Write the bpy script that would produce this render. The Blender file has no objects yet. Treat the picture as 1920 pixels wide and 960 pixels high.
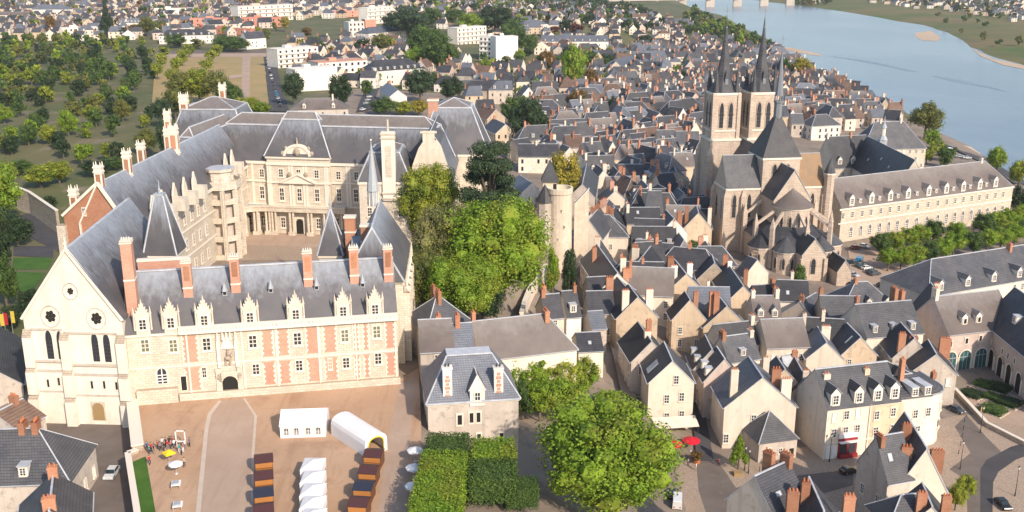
import bpy, math, random
import numpy as np
from mathutils import Vector, Matrix
R = random.Random(7)
C = bpy.context.scene.collection
rad = math.radians
# ---------------------------------------------------------------- camera model used for surveying the photograph
F = 1920.0; PITCH = rad(16.5); HC = 85.0
cp, sp = math.cos(PITCH), math.sin(PITCH)
def ray(px, py):
    u = (px-960)/F; v = (480-py)/F
    return (u, cp+v*sp, -sp+v*cp)
def PZ(px, py, z):
    d = ray(px, py); t = (z-HC)/d[2]
    return Vector((d[0]*t, d[1]*t, z))
def PY(px, py, Y):
    d = ray(px, py); t = Y/d[1]
    return Vector((d[0]*t, Y, HC+d[2]*t))
def proj(p):
    z = p[2]-HC; dep = p[1]*cp-z*sp; up = p[1]*sp+z*cp
    return (960+F*p[0]/dep, 480-F*up/dep)
def PW(A, B, px, py):            # point of the vertical plane through A, B seen at a pixel
    d = ray(px, py); nx, ny = -(B[1]-A[1]), (B[0]-A[0])
    t = (A[0]*nx+A[1]*ny)/(d[0]*nx+d[1]*ny)
    return Vector((d[0]*t, d[1]*t, HC+d[2]*t))
# ---------------------------------------------------------------- terrain
WL = [PZ(*p, 0).to_2d() for p in [(247,757),(259,846),(237,850),(253,960),(259,1010)]]
PLAZA = [PZ(*p, 0).to_2d() for p in [(750,712),(785,690),(792,800),(790,1010)]]+WL[::-1]
SUNKX = [v+Vector((6,0)) for v in WL]+[Vector((-50,128)), Vector((-95,140)), Vector((-118,172)), Vector((-108,192)), Vector((-72,192))]
SUNK = WL+[Vector((-72,134)), Vector((-95,150)), Vector((-112,172)), Vector((-104,188)), Vector((-78,184))]
CASTLE = [Vector(p) for p in [(-76,183),(-22,193),(-12,215),(-8,260),(8,300),(10,330),(-20,370),(-100,370),(-104,300),(-104,225),(-98,186)]]
LOW = [PZ(*p, -21).to_2d() for p in [(1255,850),(1500,815),(1790,770),(1960,760),(1960,1010),(1255,1010)]]
ctrl = []
for px, py, z in [(180,800,-4),(205,940,-4),(150,850,-5),(60,780,-5),(20,860,-5),(60,680,-9),(20,600,-12),(60,500,-13),(60,440,-13),(20,440,-13),(30,340,-12),(110,330,-7),(200,310,-6),(150,250,-5),(40,250,-8),
    (290,230,-3),(330,170,-2),(400,130,-1),(480,130,-1),(510,200,-1),(600,190,-1),(700,190,-2),(100,150,-2),(100,60,0),(300,60,0),(500,50,2),(700,60,2),(850,130,-3),(780,190,-4),(920,190,-9),(930,100,-2),(1000,40,2),(900,20,6),(700,10,6),(1100,40,-6),
    (1000,220,-12),(1060,160,-14),(1150,110,-16),(1250,60,-22),(1200,20,-18),(1300,100,-24),(1400,110,-25),(1500,150,-25),(1600,190,-25),(1700,230,-25),(1200,180,-18),(1100,260,-15),(1150,330,-17),(1200,300,-18),(1250,280,-20),(1300,330,-21),
    (1030,480,-10),(1070,480,-13),(1090,400,-14),(1120,520,-16),(1165,430,-18),(1170,500,-18),(1250,520,-20),(1350,560,-21),(1480,560,-22),(1600,520,-23),(1640,480,-23),(1750,420,-24),(1900,420,-24),(1800,300,-25),(1400,450,-23),(1300,400,-21),
    (1165,640,-15),(1180,720,-17),(1250,760,-20),(1310,800,-21),(1310,700,-20),(1400,660,-21),(1500,650,-21),(1600,640,-21),(1750,640,-21),(1850,740,-21),(1900,800,-21),(1600,750,-21),(1460,880,-21),(1700,900,-21),
    (1000,560,-9),(960,600,-6),(1060,610,-11),(1090,680,-12),(1000,720,-8),(960,800,-6),(1040,760,-9),(930,900,-3),(990,900,-7),(1060,900,-11),(1130,960,-14),(1180,820,-16),(1220,900,-19),(850,700,-2),(880,800,-2),(880,950,-1),(760,640,-1),(800,600,-2)]:
    p = PZ(px, py, z); ctrl.append((p.x, p.y, z))
ctrl += [(-600,500,-8),(-300,300,-12),(-220,200,-12),(-150,120,-6),(120,120,-21),(220,150,-21),(300,250,-22),(300,420,-25),(-900,1500,0),(-1500,2500,2),(-300,2500,8),(0,3500,8)]
NEARBANK = [PZ(*p, -28).to_2d() for p in [(1960,372),(1920,345),(1877,317),(1813,273),(1757,247),(1680,200),(1613,165),(1545,138),(1490,108),(1447,83),(1380,50),(1313,22),(1250,4),(1200,-8)]]
FARBANK = [PZ(*p, -28).to_2d() for p in [(1990,145),(1920,123),(1860,108),(1820,88),(1780,63),(1730,47),(1680,40),(1640,32),(1580,22),(1520,13),(1440,4),(1370,-7)]]
def inpoly(p, poly):
    x, y = p[0], p[1]; c = False; n = len(poly)
    for i in range(n):
        a, b = poly[i], poly[i-1]
        if (a[1] > y) != (b[1] > y) and x < (b[0]-a[0])*(y-a[1])/(b[1]-a[1])+a[0]: c = not c
    return c
def dpoly(p, poly, closed=True):
    best = 1e9; n = len(poly)
    for i in range(0 if closed else 1, n):
        a, b = poly[i-1], poly[i]; dx, dy = b[0]-a[0], b[1]-a[1]
        t = max(0, min(1, ((p[0]-a[0])*dx+(p[1]-a[1])*dy)/(dx*dx+dy*dy+1e-9)))
        best = min(best, math.hypot(p[0]-a[0]-dx*t, p[1]-a[1]-dy*t))
    return best
RIVER = [Vector((600,430)), Vector((330,470))]+NEARBANK+[Vector((600,9000)), Vector((1400,9000))]+FARBANK[::-1]+[Vector((900,700))]
FARSIDE = FARBANK+[Vector((1400,9000)), Vector((9000,9000)), Vector((9000,500)), Vector((900,700))]
def sm(t):
    t = max(0, min(1, t)); return t*t*(3-2*t)
CT = None
def terr(x, y):
    global CT
    if CT is None: CT = np.array(ctrl)
    w = ((x-CT[:,0])**2+(y-CT[:,1])**2+9)**-1.6
    z = float((w*CT[:,2]).sum()/w.sum())
    p = (x, y)
    if y > 380 and x > 150:
        if inpoly(p, RIVER): return -28-min(4, .12*min(dpoly(p, NEARBANK, False), dpoly(p, FARBANK, False)))-.2
        if inpoly(p, FARSIDE):
            return -28+min(4.5, .06*dpoly(p, FARBANK, False))+.2
        d = dpoly(p, NEARBANK, False)
        if d < 20: z = max(-27.7, -27.7+(z+27.7)*sm(d/12)) if z > -27.7 else -27.7
    for poly, pz, fall in ((PLAZA, 0, 5), (CASTLE, 0, 9), (LOW, -21, 8)) if -140 < x < 240 and 100 < y < 400 else ():
        d = 0 if inpoly(p, poly) else dpoly(p, poly)
        if d < fall: z = pz+(z-pz)*sm(d/fall)
    if x < -40 and 120 < y < 193 and inpoly(p, SUNKX): z = -4.2
    return z
_tc = {}
def T(x, y):
    k = (round(x*2), round(y*2))
    if k not in _tc: _tc[k] = terr(x, y)
    return _tc[k]
def PT(px, py, h=0):                # terrain point (raised by h) seen at a pixel
    d = ray(px, py); lo = hi = 60.0
    while hi < 6000 and HC+d[2]*hi > T(d[0]*hi, d[1]*hi)+h: lo = hi; hi += max(6.0, hi*.02)
    for _ in range(12):
        t = (lo+hi)/2
        if HC+d[2]*t > T(d[0]*t, d[1]*t)+h: lo = t
        else: hi = t
    return Vector((d[0]*t, d[1]*t, HC+d[2]*t))
# ---------------------------------------------------------------- materials
MT = {}
def nodes(name):
    m = bpy.data.materials.new(name); m.use_nodes = True; MT[name] = m
    nt = m.node_tree; b = nt.nodes['Principled BSDF']
    return m, nt, b
def N(nt, t, **kw):
    n = nt.nodes.new(t)
    for k, v in kw.items():
        if k.startswith('i_'): n.inputs[int(k[2:]) if k[2:].isdigit() else k[2:].replace('_', ' ')].default_value = v
        else: setattr(n, k, v)
    return n
def mixc(nt, f, a, b, blend='MIX'):
    n = nt.nodes.new('ShaderNodeMix'); n.data_type = 'RGBA'; n.blend_type = blend
    for s, v in ((0, f), (6, a), (7, b)):
        if isinstance(v, (int, float)): n.inputs[s].default_value = v
        elif isinstance(v, tuple): n.inputs[s].default_value = (*v, 1) if len(v) == 3 else v
        else: nt.links.new(v, n.inputs[s])
    return n.outputs[2]
def noise(nt, scale, detail=3, vec=None, rough=.6):
    n = N(nt, 'ShaderNodeTexNoise'); n.inputs['Scale'].default_value = scale; n.inputs['Detail'].default_value = detail; n.inputs['Roughness'].default_value = rough
    if vec is not None: nt.links.new(vec, n.inputs['Vector'])
    return n.outputs['Fac']
def ramp(nt, f, lo, hi):
    n = N(nt, 'ShaderNodeMapRange'); n.inputs[1].default_value = lo; n.inputs[2].default_value = hi
    nt.links.new(f, n.inputs[0]); return n.outputs[0]
def mapping(nt, sc):
    g = N(nt, 'ShaderNodeNewGeometry'); m = N(nt, 'ShaderNodeMapping'); m.inputs['Scale'].default_value = sc
    nt.links.new(g.outputs['Position'], m.inputs['Vector']); return m.outputs[0]
def varied(name, c1, c2, scale=.3, rough=.8, streak=None, rnd=.18, fine=None, bump=0, spec=.3, c3=None):
    m, nt, b = nodes(name)
    pos = mapping(nt, (1, 1, 1))
    col = mixc(nt, ramp(nt, noise(nt, scale, 5, pos), .35, .65), c1, c2)
    if streak:
        sv = mapping(nt, (1, 1, .07))
        col = mixc(nt, ramp(nt, noise(nt, .55, 5, sv, .7), .5, .85), col, streak)
    if c3: col = mixc(nt, ramp(nt, noise(nt, scale*2.7, 4, pos), .56, .7), col, c3)
    if fine:
        col = mixc(nt, ramp(nt, noise(nt, fine, 2, pos), .3, .7), col, tuple(x*.72 for x in c1))
    if rnd:
        oi = N(nt, 'ShaderNodeObjectInfo'); r = N(nt, 'ShaderNodeMapRange'); r.inputs[3].default_value = 1-rnd; r.inputs[4].default_value = 1+rnd
        nt.links.new(oi.outputs['Random'], r.inputs[0])
        cb = N(nt, 'ShaderNodeCombineColor')
        for k in range(3): nt.links.new(r.outputs[0], cb.inputs[k])
        col = mixc(nt, 1.0, col, cb.outputs[0], 'MULTIPLY')
    nt.links.new(col, b.inputs['Base Color']); b.inputs['Roughness'].default_value = rough
    b.inputs['Specular IOR Level'].default_value = spec
    if bump:
        bp = N(nt, 'ShaderNodeBump'); bp.inputs['Strength'].default_value = bump; bp.inputs['Distance'].default_value = .1
        nt.links.new(noise(nt, 3, 4, pos), bp.inputs['Height']); nt.links.new(bp.outputs[0], b.inputs['Normal'])
    return m
def coursed(name, c1, c2, mortar, w, h, streak=None, rough=.75, rnd=.15, spec=.3, scale=.25, off=.5, c3=None):
    """slates, bricks or ashlar: a brick pattern laid on the object's own upright or sloping faces"""
    m = varied(name, c1, c2, scale, rough, streak, rnd, spec=spec, c3=c3); nt = m.node_tree; b = nt.nodes['Principled BSDF']
    src = b.inputs['Base Color'].links[0].from_socket
    g = N(nt, 'ShaderNodeNewGeometry'); tc = N(nt, 'ShaderNodeTexCoord')
    sx = N(nt, 'ShaderNodeSeparateXYZ'); nt.links.new(tc.outputs['Object'], sx.inputs[0])
    ad = N(nt, 'ShaderNodeMath', operation='ADD'); nt.links.new(sx.outputs[0], ad.inputs[0]); nt.links.new(sx.outputs[1], ad.inputs[1])
    cb = N(nt, 'ShaderNodeCombineXYZ'); nt.links.new(ad.outputs[0], cb.inputs[0]); nt.links.new(sx.outputs[2], cb.inputs[1])
    br = N(nt, 'ShaderNodeTexBrick'); nt.links.new(cb.outputs[0], br.inputs['Vector']); br.offset = off
    br.inputs['Color1'].default_value = (1, 1, 1, 1); br.inputs['Color2'].default_value = (.78, .78, .8, 1); br.inputs['Mortar'].default_value = (*mortar, 1)
    br.inputs['Scale'].default_value = 1; br.inputs['Brick Width'].default_value = w; br.inputs['Row Height'].default_value = h; br.inputs['Mortar Size'].default_value = h*.07
    nt.links.new(mixc(nt, .8, src, br.outputs['Color'], 'MULTIPLY'), b.inputs['Base Color'])
    return m
def plain(name, c, rough=.6, metal=0, spec=.4):
    m, nt, b = nodes(name); b.inputs['Base Color'].default_value = (*c, 1); b.inputs['Roughness'].default_value = rough
    b.inputs['Metallic'].default_value = metal; b.inputs['Specular IOR Level'].default_value = spec
    return m
def leafy(name, c1, c2, scale=.35, c3=None):
    m, nt, b = nodes(name)
    pos = mapping(nt, (1, 1, 1))
    col = mixc(nt, ramp(nt, noise(nt, scale, 4, pos), .38, .62), c1, c2)
    if c3: col = mixc(nt, ramp(nt, noise(nt, scale*.6, 3, pos), .5, .62), col, c3)
    g = N(nt, 'ShaderNodeNewGeometry')
    r = N(nt, 'ShaderNodeMapRange'); r.inputs[3].default_value = .62; r.inputs[4].default_value = 1.38
    nt.links.new(g.outputs['Random Per Island'], r.inputs[0])
    cb = N(nt, 'ShaderNodeCombineColor')
    for k in range(3): nt.links.new(r.outputs[0], cb.inputs[k])
    col = mixc(nt, 1.0, col, cb.outputs[0], 'MULTIPLY')
    nt.links.new(col, b.inputs['Base Color']); b.inputs['Roughness'].default_value = .6; b.inputs['Specular IOR Level'].default_value = .25
    tr = N(nt, 'ShaderNodeBsdfTranslucent'); nt.links.new(col, tr.inputs['Color'])
    mx = N(nt, 'ShaderNodeMixShader'); mx.inputs[0].default_value = .3
    nt.links.new(b.outputs[0], mx.inputs[1]); nt.links.new(tr.outputs[0], mx.inputs[2])
    nt.links.new(mx.outputs[0], nt.nodes['Material Output'].inputs['Surface'])
    return m
# ---------------------------------------------------------------- mesh building
class MB:
    def __init__(s): s.v = []; s.f = []; s.m = []
    def poly(s, pts, mi=0):
        k = len(s.v); s.v += [tuple(p) for p in pts]; s.f.append(tuple(range(k, k+len(pts)))); s.m.append(mi)
    def faces(s, pts, fs, mi=0):
        k = len(s.v); s.v += [tuple(p) for p in pts]
        for f in fs: s.f.append(tuple(k+i for i in f)); s.m.append(mi)
    def box(s, x0, y0, z0, x1, y1, z1, mi=0, top=None):
        s.faces([(x0,y0,z0),(x1,y0,z0),(x1,y1,z0),(x0,y1,z0),(x0,y0,z1),(x1,y0,z1),(x1,y1,z1),(x0,y1,z1)],
                [(3,2,1,0),(0,1,5,4),(1,2,6,5),(2,3,7,6),(3,0,4,7)], mi)
        k = len(s.v); s.f.append((k-4,k-3,k-2,k-1)); s.m.append(mi if top is None else top)
    def prism(s, pts, z0, z1, mi=0, top=None, bottom=False):
        n = len(pts); k = len(s.v)
        s.v += [(p[0],p[1],z0) for p in pts]+[(p[0],p[1],z1) for p in pts]
        for i in range(n): s.f.append((k+i,k+(i+1)%n,k+n+(i+1)%n,k+n+i)); s.m.append(mi)
        s.f.append(tuple(range(k+n,k+2*n))); s.m.append(mi if top is None else top)
        if bottom: s.f.append(tuple(range(k+n-1,k-1,-1))); s.m.append(mi)
    def ring(s, cx, cy, r0, z0, r1, z1, n=8, mi=0, ph=0, a0=0, a1=2*math.pi, cap=False):
        full = abs(a1-a0-2*math.pi) < 1e-6; c = n if full else n+1; k = len(s.v)
        for r, z in ((r0,z0),(r1,z1)):
            for i in range(c):
                a = a0+ph+(a1-a0)*i/n; s.v.append((cx+r*math.cos(a), cy+r*math.sin(a), z))
        for i in range(n):
            j = (i+1) % c; s.f.append((k+i,k+j,k+c+j,k+c+i)); s.m.append(mi)
        if cap: s.f.append(tuple(range(k+c,k+2*c))); s.m.append(mi)
    def slab(s, pts, d, mi=0, edge=None):
        """a thick sheet: polygon pts (counter-clockwise seen from outside) pushed back along its normal by d"""
        a = [Vector(p) for p in pts]; n = Vector((0,0,0))
        for i in range(len(a)): n += (a[i]-a[0]).cross(a[(i+1) % len(a)]-a[0])
        n.normalize(); k = len(s.v); c = len(a); e = mi if edge is None else edge
        s.v += [tuple(p) for p in a]+[tuple(p-n*d) for p in a]
        s.f.append(tuple(range(k,k+c))); s.m.append(mi); s.f.append(tuple(range(k+2*c-1,k+c-1,-1))); s.m.append(mi)
        for i in range(c): j = (i+1) % c; s.f.append((k+j,k+i,k+c+i,k+c+j)); s.m.append(e)
    def beam(s, a, b, w, h, mi=0):
        a, b = Vector(a), Vector(b); d = (b-a).normalized(); q = d.cross(Vector((0,0,1)))
        if q.length < .01: q = Vector((1,0,0))
        q.normalize(); u = q.cross(d)
        P = [p+q*i*w/2+u*j*h/2 for p in (a,b) for i,j in ((-1,-1),(1,-1),(1,1),(-1,1))]
        s.faces(P, [(3,2,1,0),(4,5,6,7),(0,1,5,4),(1,2,6,5),(2,3,7,6),(3,0,4,7)], mi)
    def ball(s, c, r, n=8, m=5, mi=0, sz=1):
        k = len(s.v)
        for i in range(1, m):
            t = math.pi*i/m
            for j in range(n):
                a = 2*math.pi*j/n; s.v.append((c[0]+r*math.sin(t)*math.cos(a), c[1]+r*math.sin(t)*math.sin(a), c[2]+r*sz*math.cos(t)))
        s.v += [(c[0],c[1],c[2]+r*sz),(c[0],c[1],c[2]-r*sz)]; tp = len(s.v)-2
        for i in range(m-2):
            for j in range(n): s.f.append((k+i*n+j,k+(i+1)*n+j,k+(i+1)*n+(j+1)%n,k+i*n+(j+1)%n)); s.m.append(mi)
        for j in range(n):
            s.f.append((tp,k+j,k+(j+1)%n)); s.m.append(mi); s.f.append((tp+1,k+(m-2)*n+(j+1)%n,k+(m-2)*n+j)); s.m.append(mi)
    def mesh(s, name, mats, smooth=False):
        me = bpy.data.meshes.new(name); me.from_pydata(s.v, [], s.f)
        for m in mats: me.materials.append(MT[m] if isinstance(m, str) else m)
        me.polygons.foreach_set('material_index', s.m)
        if smooth: me.polygons.foreach_set('use_smooth', [True]*len(s.f))
        me.update(); return me
def put(name, me, parent=None, loc=(0,0,0), rz=0, sc=(1,1,1)):
    o = bpy.data.objects.new(name, me); C.objects.link(o); o.location = loc; o.rotation_euler = (0,0,rz); o.scale = sc
    if parent is not None: o.parent = parent
    return o
def obj(name, mb, mats, parent=None, loc=(0,0,0), rz=0, smooth=False):
    return put(name, mb.mesh(name, mats if isinstance(mats, (list, tuple)) else [mats], smooth), parent, loc, rz)
def tag(o, label, cat, group=None, kind=None):
    if kind: o['kind'] = kind
    if label: o['label'] = label
    if cat: o['category'] = cat
    if group: o['group'] = group
    return o
def thing(name, label, cat, loc=(0,0,0), rz=0, group=None):
    o = bpy.data.objects.new(name, None); C.objects.link(o); o.location = loc; o.rotation_euler = (0,0,rz); o.empty_display_size = .5
    return tag(o, label, cat, group)
def dup(o, loc=None, rz=None, label=None):
    c = o.copy(); C.objects.link(c)
    if loc is not None: c.location = loc
    if rz is not None: c.rotation_euler = (0,0,rz)
    if label: c['label'] = label
    for ch in list(o.children):
        d = ch.copy(); C.objects.link(d); d.parent = c
        for g in list(ch.children):
            e = g.copy(); C.objects.link(e); e.parent = d
    return c
occ = []                                    # discs already built on
def claim(x, y, r): occ.append((x, y, r))
def free(x, y, r, k=.85): return all((x-a)**2+(y-b)**2 > ((r+c)*k)**2 for a, b, c in occ)
# ---------------------------------------------------------------- palette
def slate_run(name, c1, c2, pale, lo, hi, rough=.55, rnd=.1, spec=.4):
    """slates with lead run-off stains streaking down from the ridge"""
    m = varied(name, c1, c2, .18, rough, None, rnd, spec=spec); nt = m.node_tree; b = nt.nodes['Principled BSDF']
    src = b.inputs['Base Color'].links[0].from_socket
    tc = N(nt, 'ShaderNodeTexCoord'); sx = N(nt, 'ShaderNodeSeparateXYZ'); nt.links.new(tc.outputs['Generated'], sx.inputs[0])
    st = noise(nt, 1.0, 3, mapping(nt, (1, 1, .03)), .7); st2 = noise(nt, .2, 3, mapping(nt, (1, 1, .2)))
    a = N(nt, 'ShaderNodeMath', operation='MULTIPLY_ADD'); a.inputs[1].default_value = .8; nt.links.new(st, a.inputs[0]); nt.links.new(sx.outputs[2], a.inputs[2])
    a2 = N(nt, 'ShaderNodeMath', operation='MULTIPLY_ADD'); a2.inputs[1].default_value = .5; nt.links.new(st2, a2.inputs[0]); nt.links.new(a.outputs[0], a2.inputs[2])
    nt.links.new(mixc(nt, ramp(nt, a2.outputs[0], lo, hi), src, pale), b.inputs['Base Color'])
    return m
slate_run('slate_castle', (.082,.080,.088), (.118,.112,.115), (.27,.30,.345), 1.12, 1.66)
slate_run('slate_brown', (.12,.098,.088), (.165,.137,.12), (.23,.21,.195), 1.2, 1.8)
coursed('slate_dark', (.052,.054,.062), (.082,.082,.09), (.02,.02,.024), .5, .35, c3=(.09,.09,.095), rnd=.35, rough=.5)
coursed('slate_grey', (.076,.080,.090), (.115,.115,.12), (.05,.05,.05), .5, .35, streak=(.15,.137,.128), rnd=.35, rough=.6)
coursed('slate_blue', (.14,.155,.185), (.185,.20,.23), (.06,.06,.07), .5, .35, rnd=.2, rough=.5)
coursed('roof_tile', (.16,.105,.08), (.23,.15,.11), (.07,.05,.04), .4, .35, rnd=.25)
varied('zinc', (.40,.42,.45), (.55,.56,.58), .5, .45, rnd=.1, spec=.5)
coursed('tuffeau', (.64,.565,.45), (.72,.65,.535), (.55,.48,.39), 1.1, .5, streak=(.56,.48,.385), rnd=.04, c3=(.63,.55,.44))
coursed('church_stone', (.40,.32,.26), (.50,.41,.33), (.3,.25,.21), 1.2, .6, streak=(.30,.25,.21), rnd=.05)
varied('hall_stone', (.72,.65,.545), (.79,.72,.615), .25, .9, (.60,.53,.44), 0, c3=(.66,.59,.49))
varied('render_cream', (.70,.605,.485), (.77,.68,.56), .22, .9, (.56,.47,.37), .13, c3=(.63,.535,.425))
varied('render_white', (.74,.69,.61), (.80,.75,.67), .25, .9, (.55,.48,.40), .10, c3=(.60,.53,.45))
varied('render_ochre', (.57,.44,.305), (.64,.51,.365), .25, .9, (.39,.30,.22), .18, c3=(.43,.335,.24))
varied('render_grey', (.50,.43,.36), (.57,.50,.425), .3, .9, (.33,.275,.235), .15, c3=(.36,.30,.25))
varied('render_pink', (.58,.465,.395), (.64,.525,.45), .3, .9, (.42,.33,.285), .10, c3=(.45,.355,.30))
coursed('rubble', (.42,.34,.26), (.53,.45,.35), (.30,.25,.2), .7, .4, streak=(.35,.29,.23), rnd=.08, scale=.6)
coursed('brick_orange', (.43,.20,.115), (.50,.26,.16), (.36,.22,.15), .45, .16, rnd=.3)
coursed('brick_pink', (.57,.305,.215), (.63,.36,.26), (.55,.38,.30), .45, .16, rnd=.05)
varied('town_ground', (.22,.175,.14), (.29,.235,.185), .08, .95, rnd=0, c3=(.16,.15,.13))
varied('gravel', (.44,.285,.18), (.50,.34,.225), .05, .97, rnd=0, c3=(.37,.235,.15), bump=.1)
def worn(name, col, amt):                 # wheel tracks and trodden streaks running along the forecourt
    nt = MT[name].node_tree; b = nt.nodes['Principled BSDF']; src = b.inputs['Base Color'].links[0].from_socket
    f1 = ramp(nt, noise(nt, 1, 4, mapping(nt, (.45, .05, 1)), .7), .5, .72); mm = N(nt, 'ShaderNodeMath', operation='MULTIPLY'); mm.inputs[1].default_value = amt; nt.links.new(f1, mm.inputs[0])
    f2 = ramp(nt, noise(nt, .9, 6, mapping(nt, (1, 1, 1)), .75), .55, .75); m2 = N(nt, 'ShaderNodeMath', operation='MULTIPLY'); m2.inputs[1].default_value = amt*.6; nt.links.new(f2, m2.inputs[0])
    c = mixc(nt, mm.outputs[0], src, col); c = mixc(nt, m2.outputs[0], c, tuple(x*.75 for x in col)); nt.links.new(c, b.inputs['Base Color'])
worn('gravel', (.33,.205,.13), .75)
varied('gravel_pale', (.40,.29,.215), (.46,.345,.265), .09, .97, rnd=0, bump=.1)
varied('asphalt', (.14,.115,.098), (.18,.15,.13), .15, .9, rnd=0, c3=(.17,.15,.135))
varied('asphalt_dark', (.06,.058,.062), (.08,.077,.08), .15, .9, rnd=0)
worn('gravel_pale', (.34,.25,.19), .6)
varied('setts', (.40,.305,.225), (.46,.36,.275), .12, .9, rnd=0, fine=2.2)
varied('kerb_stone', (.50,.42,.34), (.57,.48,.39), .5, .9, rnd=0)
varied('lawn', (.04,.105,.012), (.07,.15,.02), .2, .95, rnd=0)
varied('dry_lawn', (.40,.27,.13), (.33,.26,.11), .03, .95, rnd=0, c3=(.22,.22,.08))
varied('meadow', (.10,.125,.035), (.20,.145,.065), .007, .95, rnd=0, c3=(.07,.13,.022))
varied('hill_ground', (.085,.105,.035), (.15,.135,.07), .025, .95, rnd=0, c3=(.22,.18,.13))
varied('sand', (.48,.35,.24), (.55,.42,.30), .02, .95, rnd=0)
plain('glass', (.035,.04,.05), .12, spec=.6)
plain('dark', (.02,.018,.016), .9)
plain('white_paint', (.78,.77,.74), .5)
plain('trim', (.74,.67,.56), .8)
varied('dormer_stone', (.60,.53,.43), (.70,.63,.52), .8, .9, (.42,.38,.33), .05)
varied('tower_stone', (.56,.47,.36), (.66,.57,.45), .5, .9, (.46,.38,.29), 0, c3=(.50,.42,.33))
plain('shop_red', (.26,.02,.025), .6)
plain('iron', (.04,.04,.045), .5)
plain('wood', (.33,.22,.10), .7)
plain('terracotta', (.50,.17,.07), .8)
plain('red_cloth', (.62,.012,.03), .7)
plain('leadgrey', (.36,.385,.41), .5)
plain('lead_dark', (.19,.205,.225), .5)
coursed('slate_spire', (.085,.088,.098), (.125,.125,.13), (.05,.05,.055), .5, .35, rnd=0)
coursed('abbey_stone', (.60,.52,.41), (.67,.59,.475), (.5,.43,.34), 1.3, .6, streak=(.52,.44,.35), rnd=.03)
# ---------------------------------------------------------------- windows (unit size, front towards -y)
def win_mesh(name, frame, bars, arch=False, fw=.13, nx=2, nz=3, glass='glass', sill=True):
    b = MB(); d = .14
    if arch:
        n = 8; pts = [(-.5,-.5),(.5,-.5),(.5,.18)]+[(.5*math.cos(math.pi*i/n), .18+.32*math.sin(math.pi*i/n)) for i in range(1,n)]+[(-.5,.18)]
        inn = [(x*.72, z*.86 if z > 0 else z*.93) for x, z in pts]; c = len(pts)
        for i in range(c):
            j = (i+1) % c
            b.poly([(pts[i][0],-d,pts[i][1]),(pts[j][0],-d,pts[j][1]),(inn[j][0],-d,inn[j][1]),(inn[i][0],-d,inn[i][1])], 0)
            b.poly([(pts[j][0],-d,pts[j][1]),(pts[i][0],-d,pts[i][1]),(pts[i][0],.1,pts[i][1]),(pts[j][0],.1,pts[j][1])], 0)
            b.poly([(inn[i][0],-d,inn[i][1]),(inn[j][0],-d,inn[j][1]),(inn[j][0],-.02,inn[j][1]),(inn[i][0],-.02,inn[i][1])], 0)
        b.poly([(x,-.02,z) for x, z in inn], 1)
        if bars:
            b.box(-.04,-.08,-.46,.04,-.03,.4,2)
            for k in range(1, nz): b.box(-.35,-.07,-.5+.7*k/nz-.025,.35,-.035,-.5+.7*k/nz+.025,2)
    else:
        b.box(-.5,-d,-.5,-.5+fw,.1,.5,0); b.box(.5-fw,-d,-.5,.5,.1,.5,0); b.box(-.5+fw,-d,.5-fw*.7,.5-fw,.1,.5,0); b.box(-.5+fw,-d,-.5,.5-fw,.1,-.5+fw*.6,0)
        if sill: b.box(-.58,-.26,-.56,.58,.1,-.5,0)
        b.poly([(-.5,-.02,-.5),(.5,-.02,-.5),(.5,-.02,.5),(-.5,-.02,.5)], 1)
        w = 1-2*fw
        for k in range(1, nx): x = -.5+fw+w*k/nx; b.box(x-.035,-.09,-.46,x+.035,-.03,.44,2)
        for k in range(1, nz): z = -.5+fw*.6+(1-fw*1.3)*k/nz; b.box(-.5+fw,-.08,z-.022,.5-fw,-.03,z+.022,2)
    return b.mesh(name, [frame, glass, bars or frame])
plain('glass_green', (.16,.17,.11), .15, spec=.6)
WIN = {
 'stone': win_mesh('stone_window', 'trim', 'trim', False, .15, 2, 3),
 'pale': win_mesh('stone_window', 'trim', 'trim', False, .15, 2, 3, 'glass_green'),
 'house': win_mesh('casement_window', 'trim', 'white_paint', False, .12, 2, 3),
 'small': win_mesh('small_window', 'trim', 'white_paint', False, .16, 2, 2),
 'arch': win_mesh('arched_window', 'trim', 'white_paint', True, nz=4),
 'lancet': win_mesh('lancet_window', 'church_stone', 'iron', True, nz=5),
 'clancet': win_mesh('lancet_window', 'trim', 'iron', True, nz=6),
 'slit': win_mesh('slit_window', 'trim', None, False, .2, 1, 1, 'dark', False),
 'blank': win_mesh('shuttered_window', 'trim', 'white_paint', False, .12, 2, 1, 'white_paint'),
 'far': win_mesh('window', 'trim', None, False, .05, 1, 1, 'glass', False),
}
def win(parent, kind, x, y, z, w, h, rz=0, name=None, label=None):
    o = put(name or 'window', WIN[kind], parent, (x,y,z), rz, (w,1,h))
    if label: o['label'] = label
    return o
def pots(b, x0, y0, x1, y1, z, n, mi=1, r=.17, h=.6):
    for k in range(n):
        t = (k+.5)/n; b.ring(x0+(x1-x0)*t, y0+(y1-y0)*t, r, z, r*.8, z+h, 6, mi, cap=True)
def chimney_mb(hx, hy, z0, z1, n=3, cap=True, along='x'):
    b = MB(); b.box(-hx,-hy,z0,hx,hy,z1,0)
    if cap: b.box(-hx-.12,-hy-.12,z1-.45,hx+.12,hy+.12,z1-.2,2); b.box(-hx-.08,-hy-.08,z1+.001,hx+.08,hy+.08,z1+.12,2)
    if n: pots(b, *((-hx,0,hx,0) if along == 'x' else (0,-hy,0,hy)), z1+.12, n)
    return b
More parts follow.
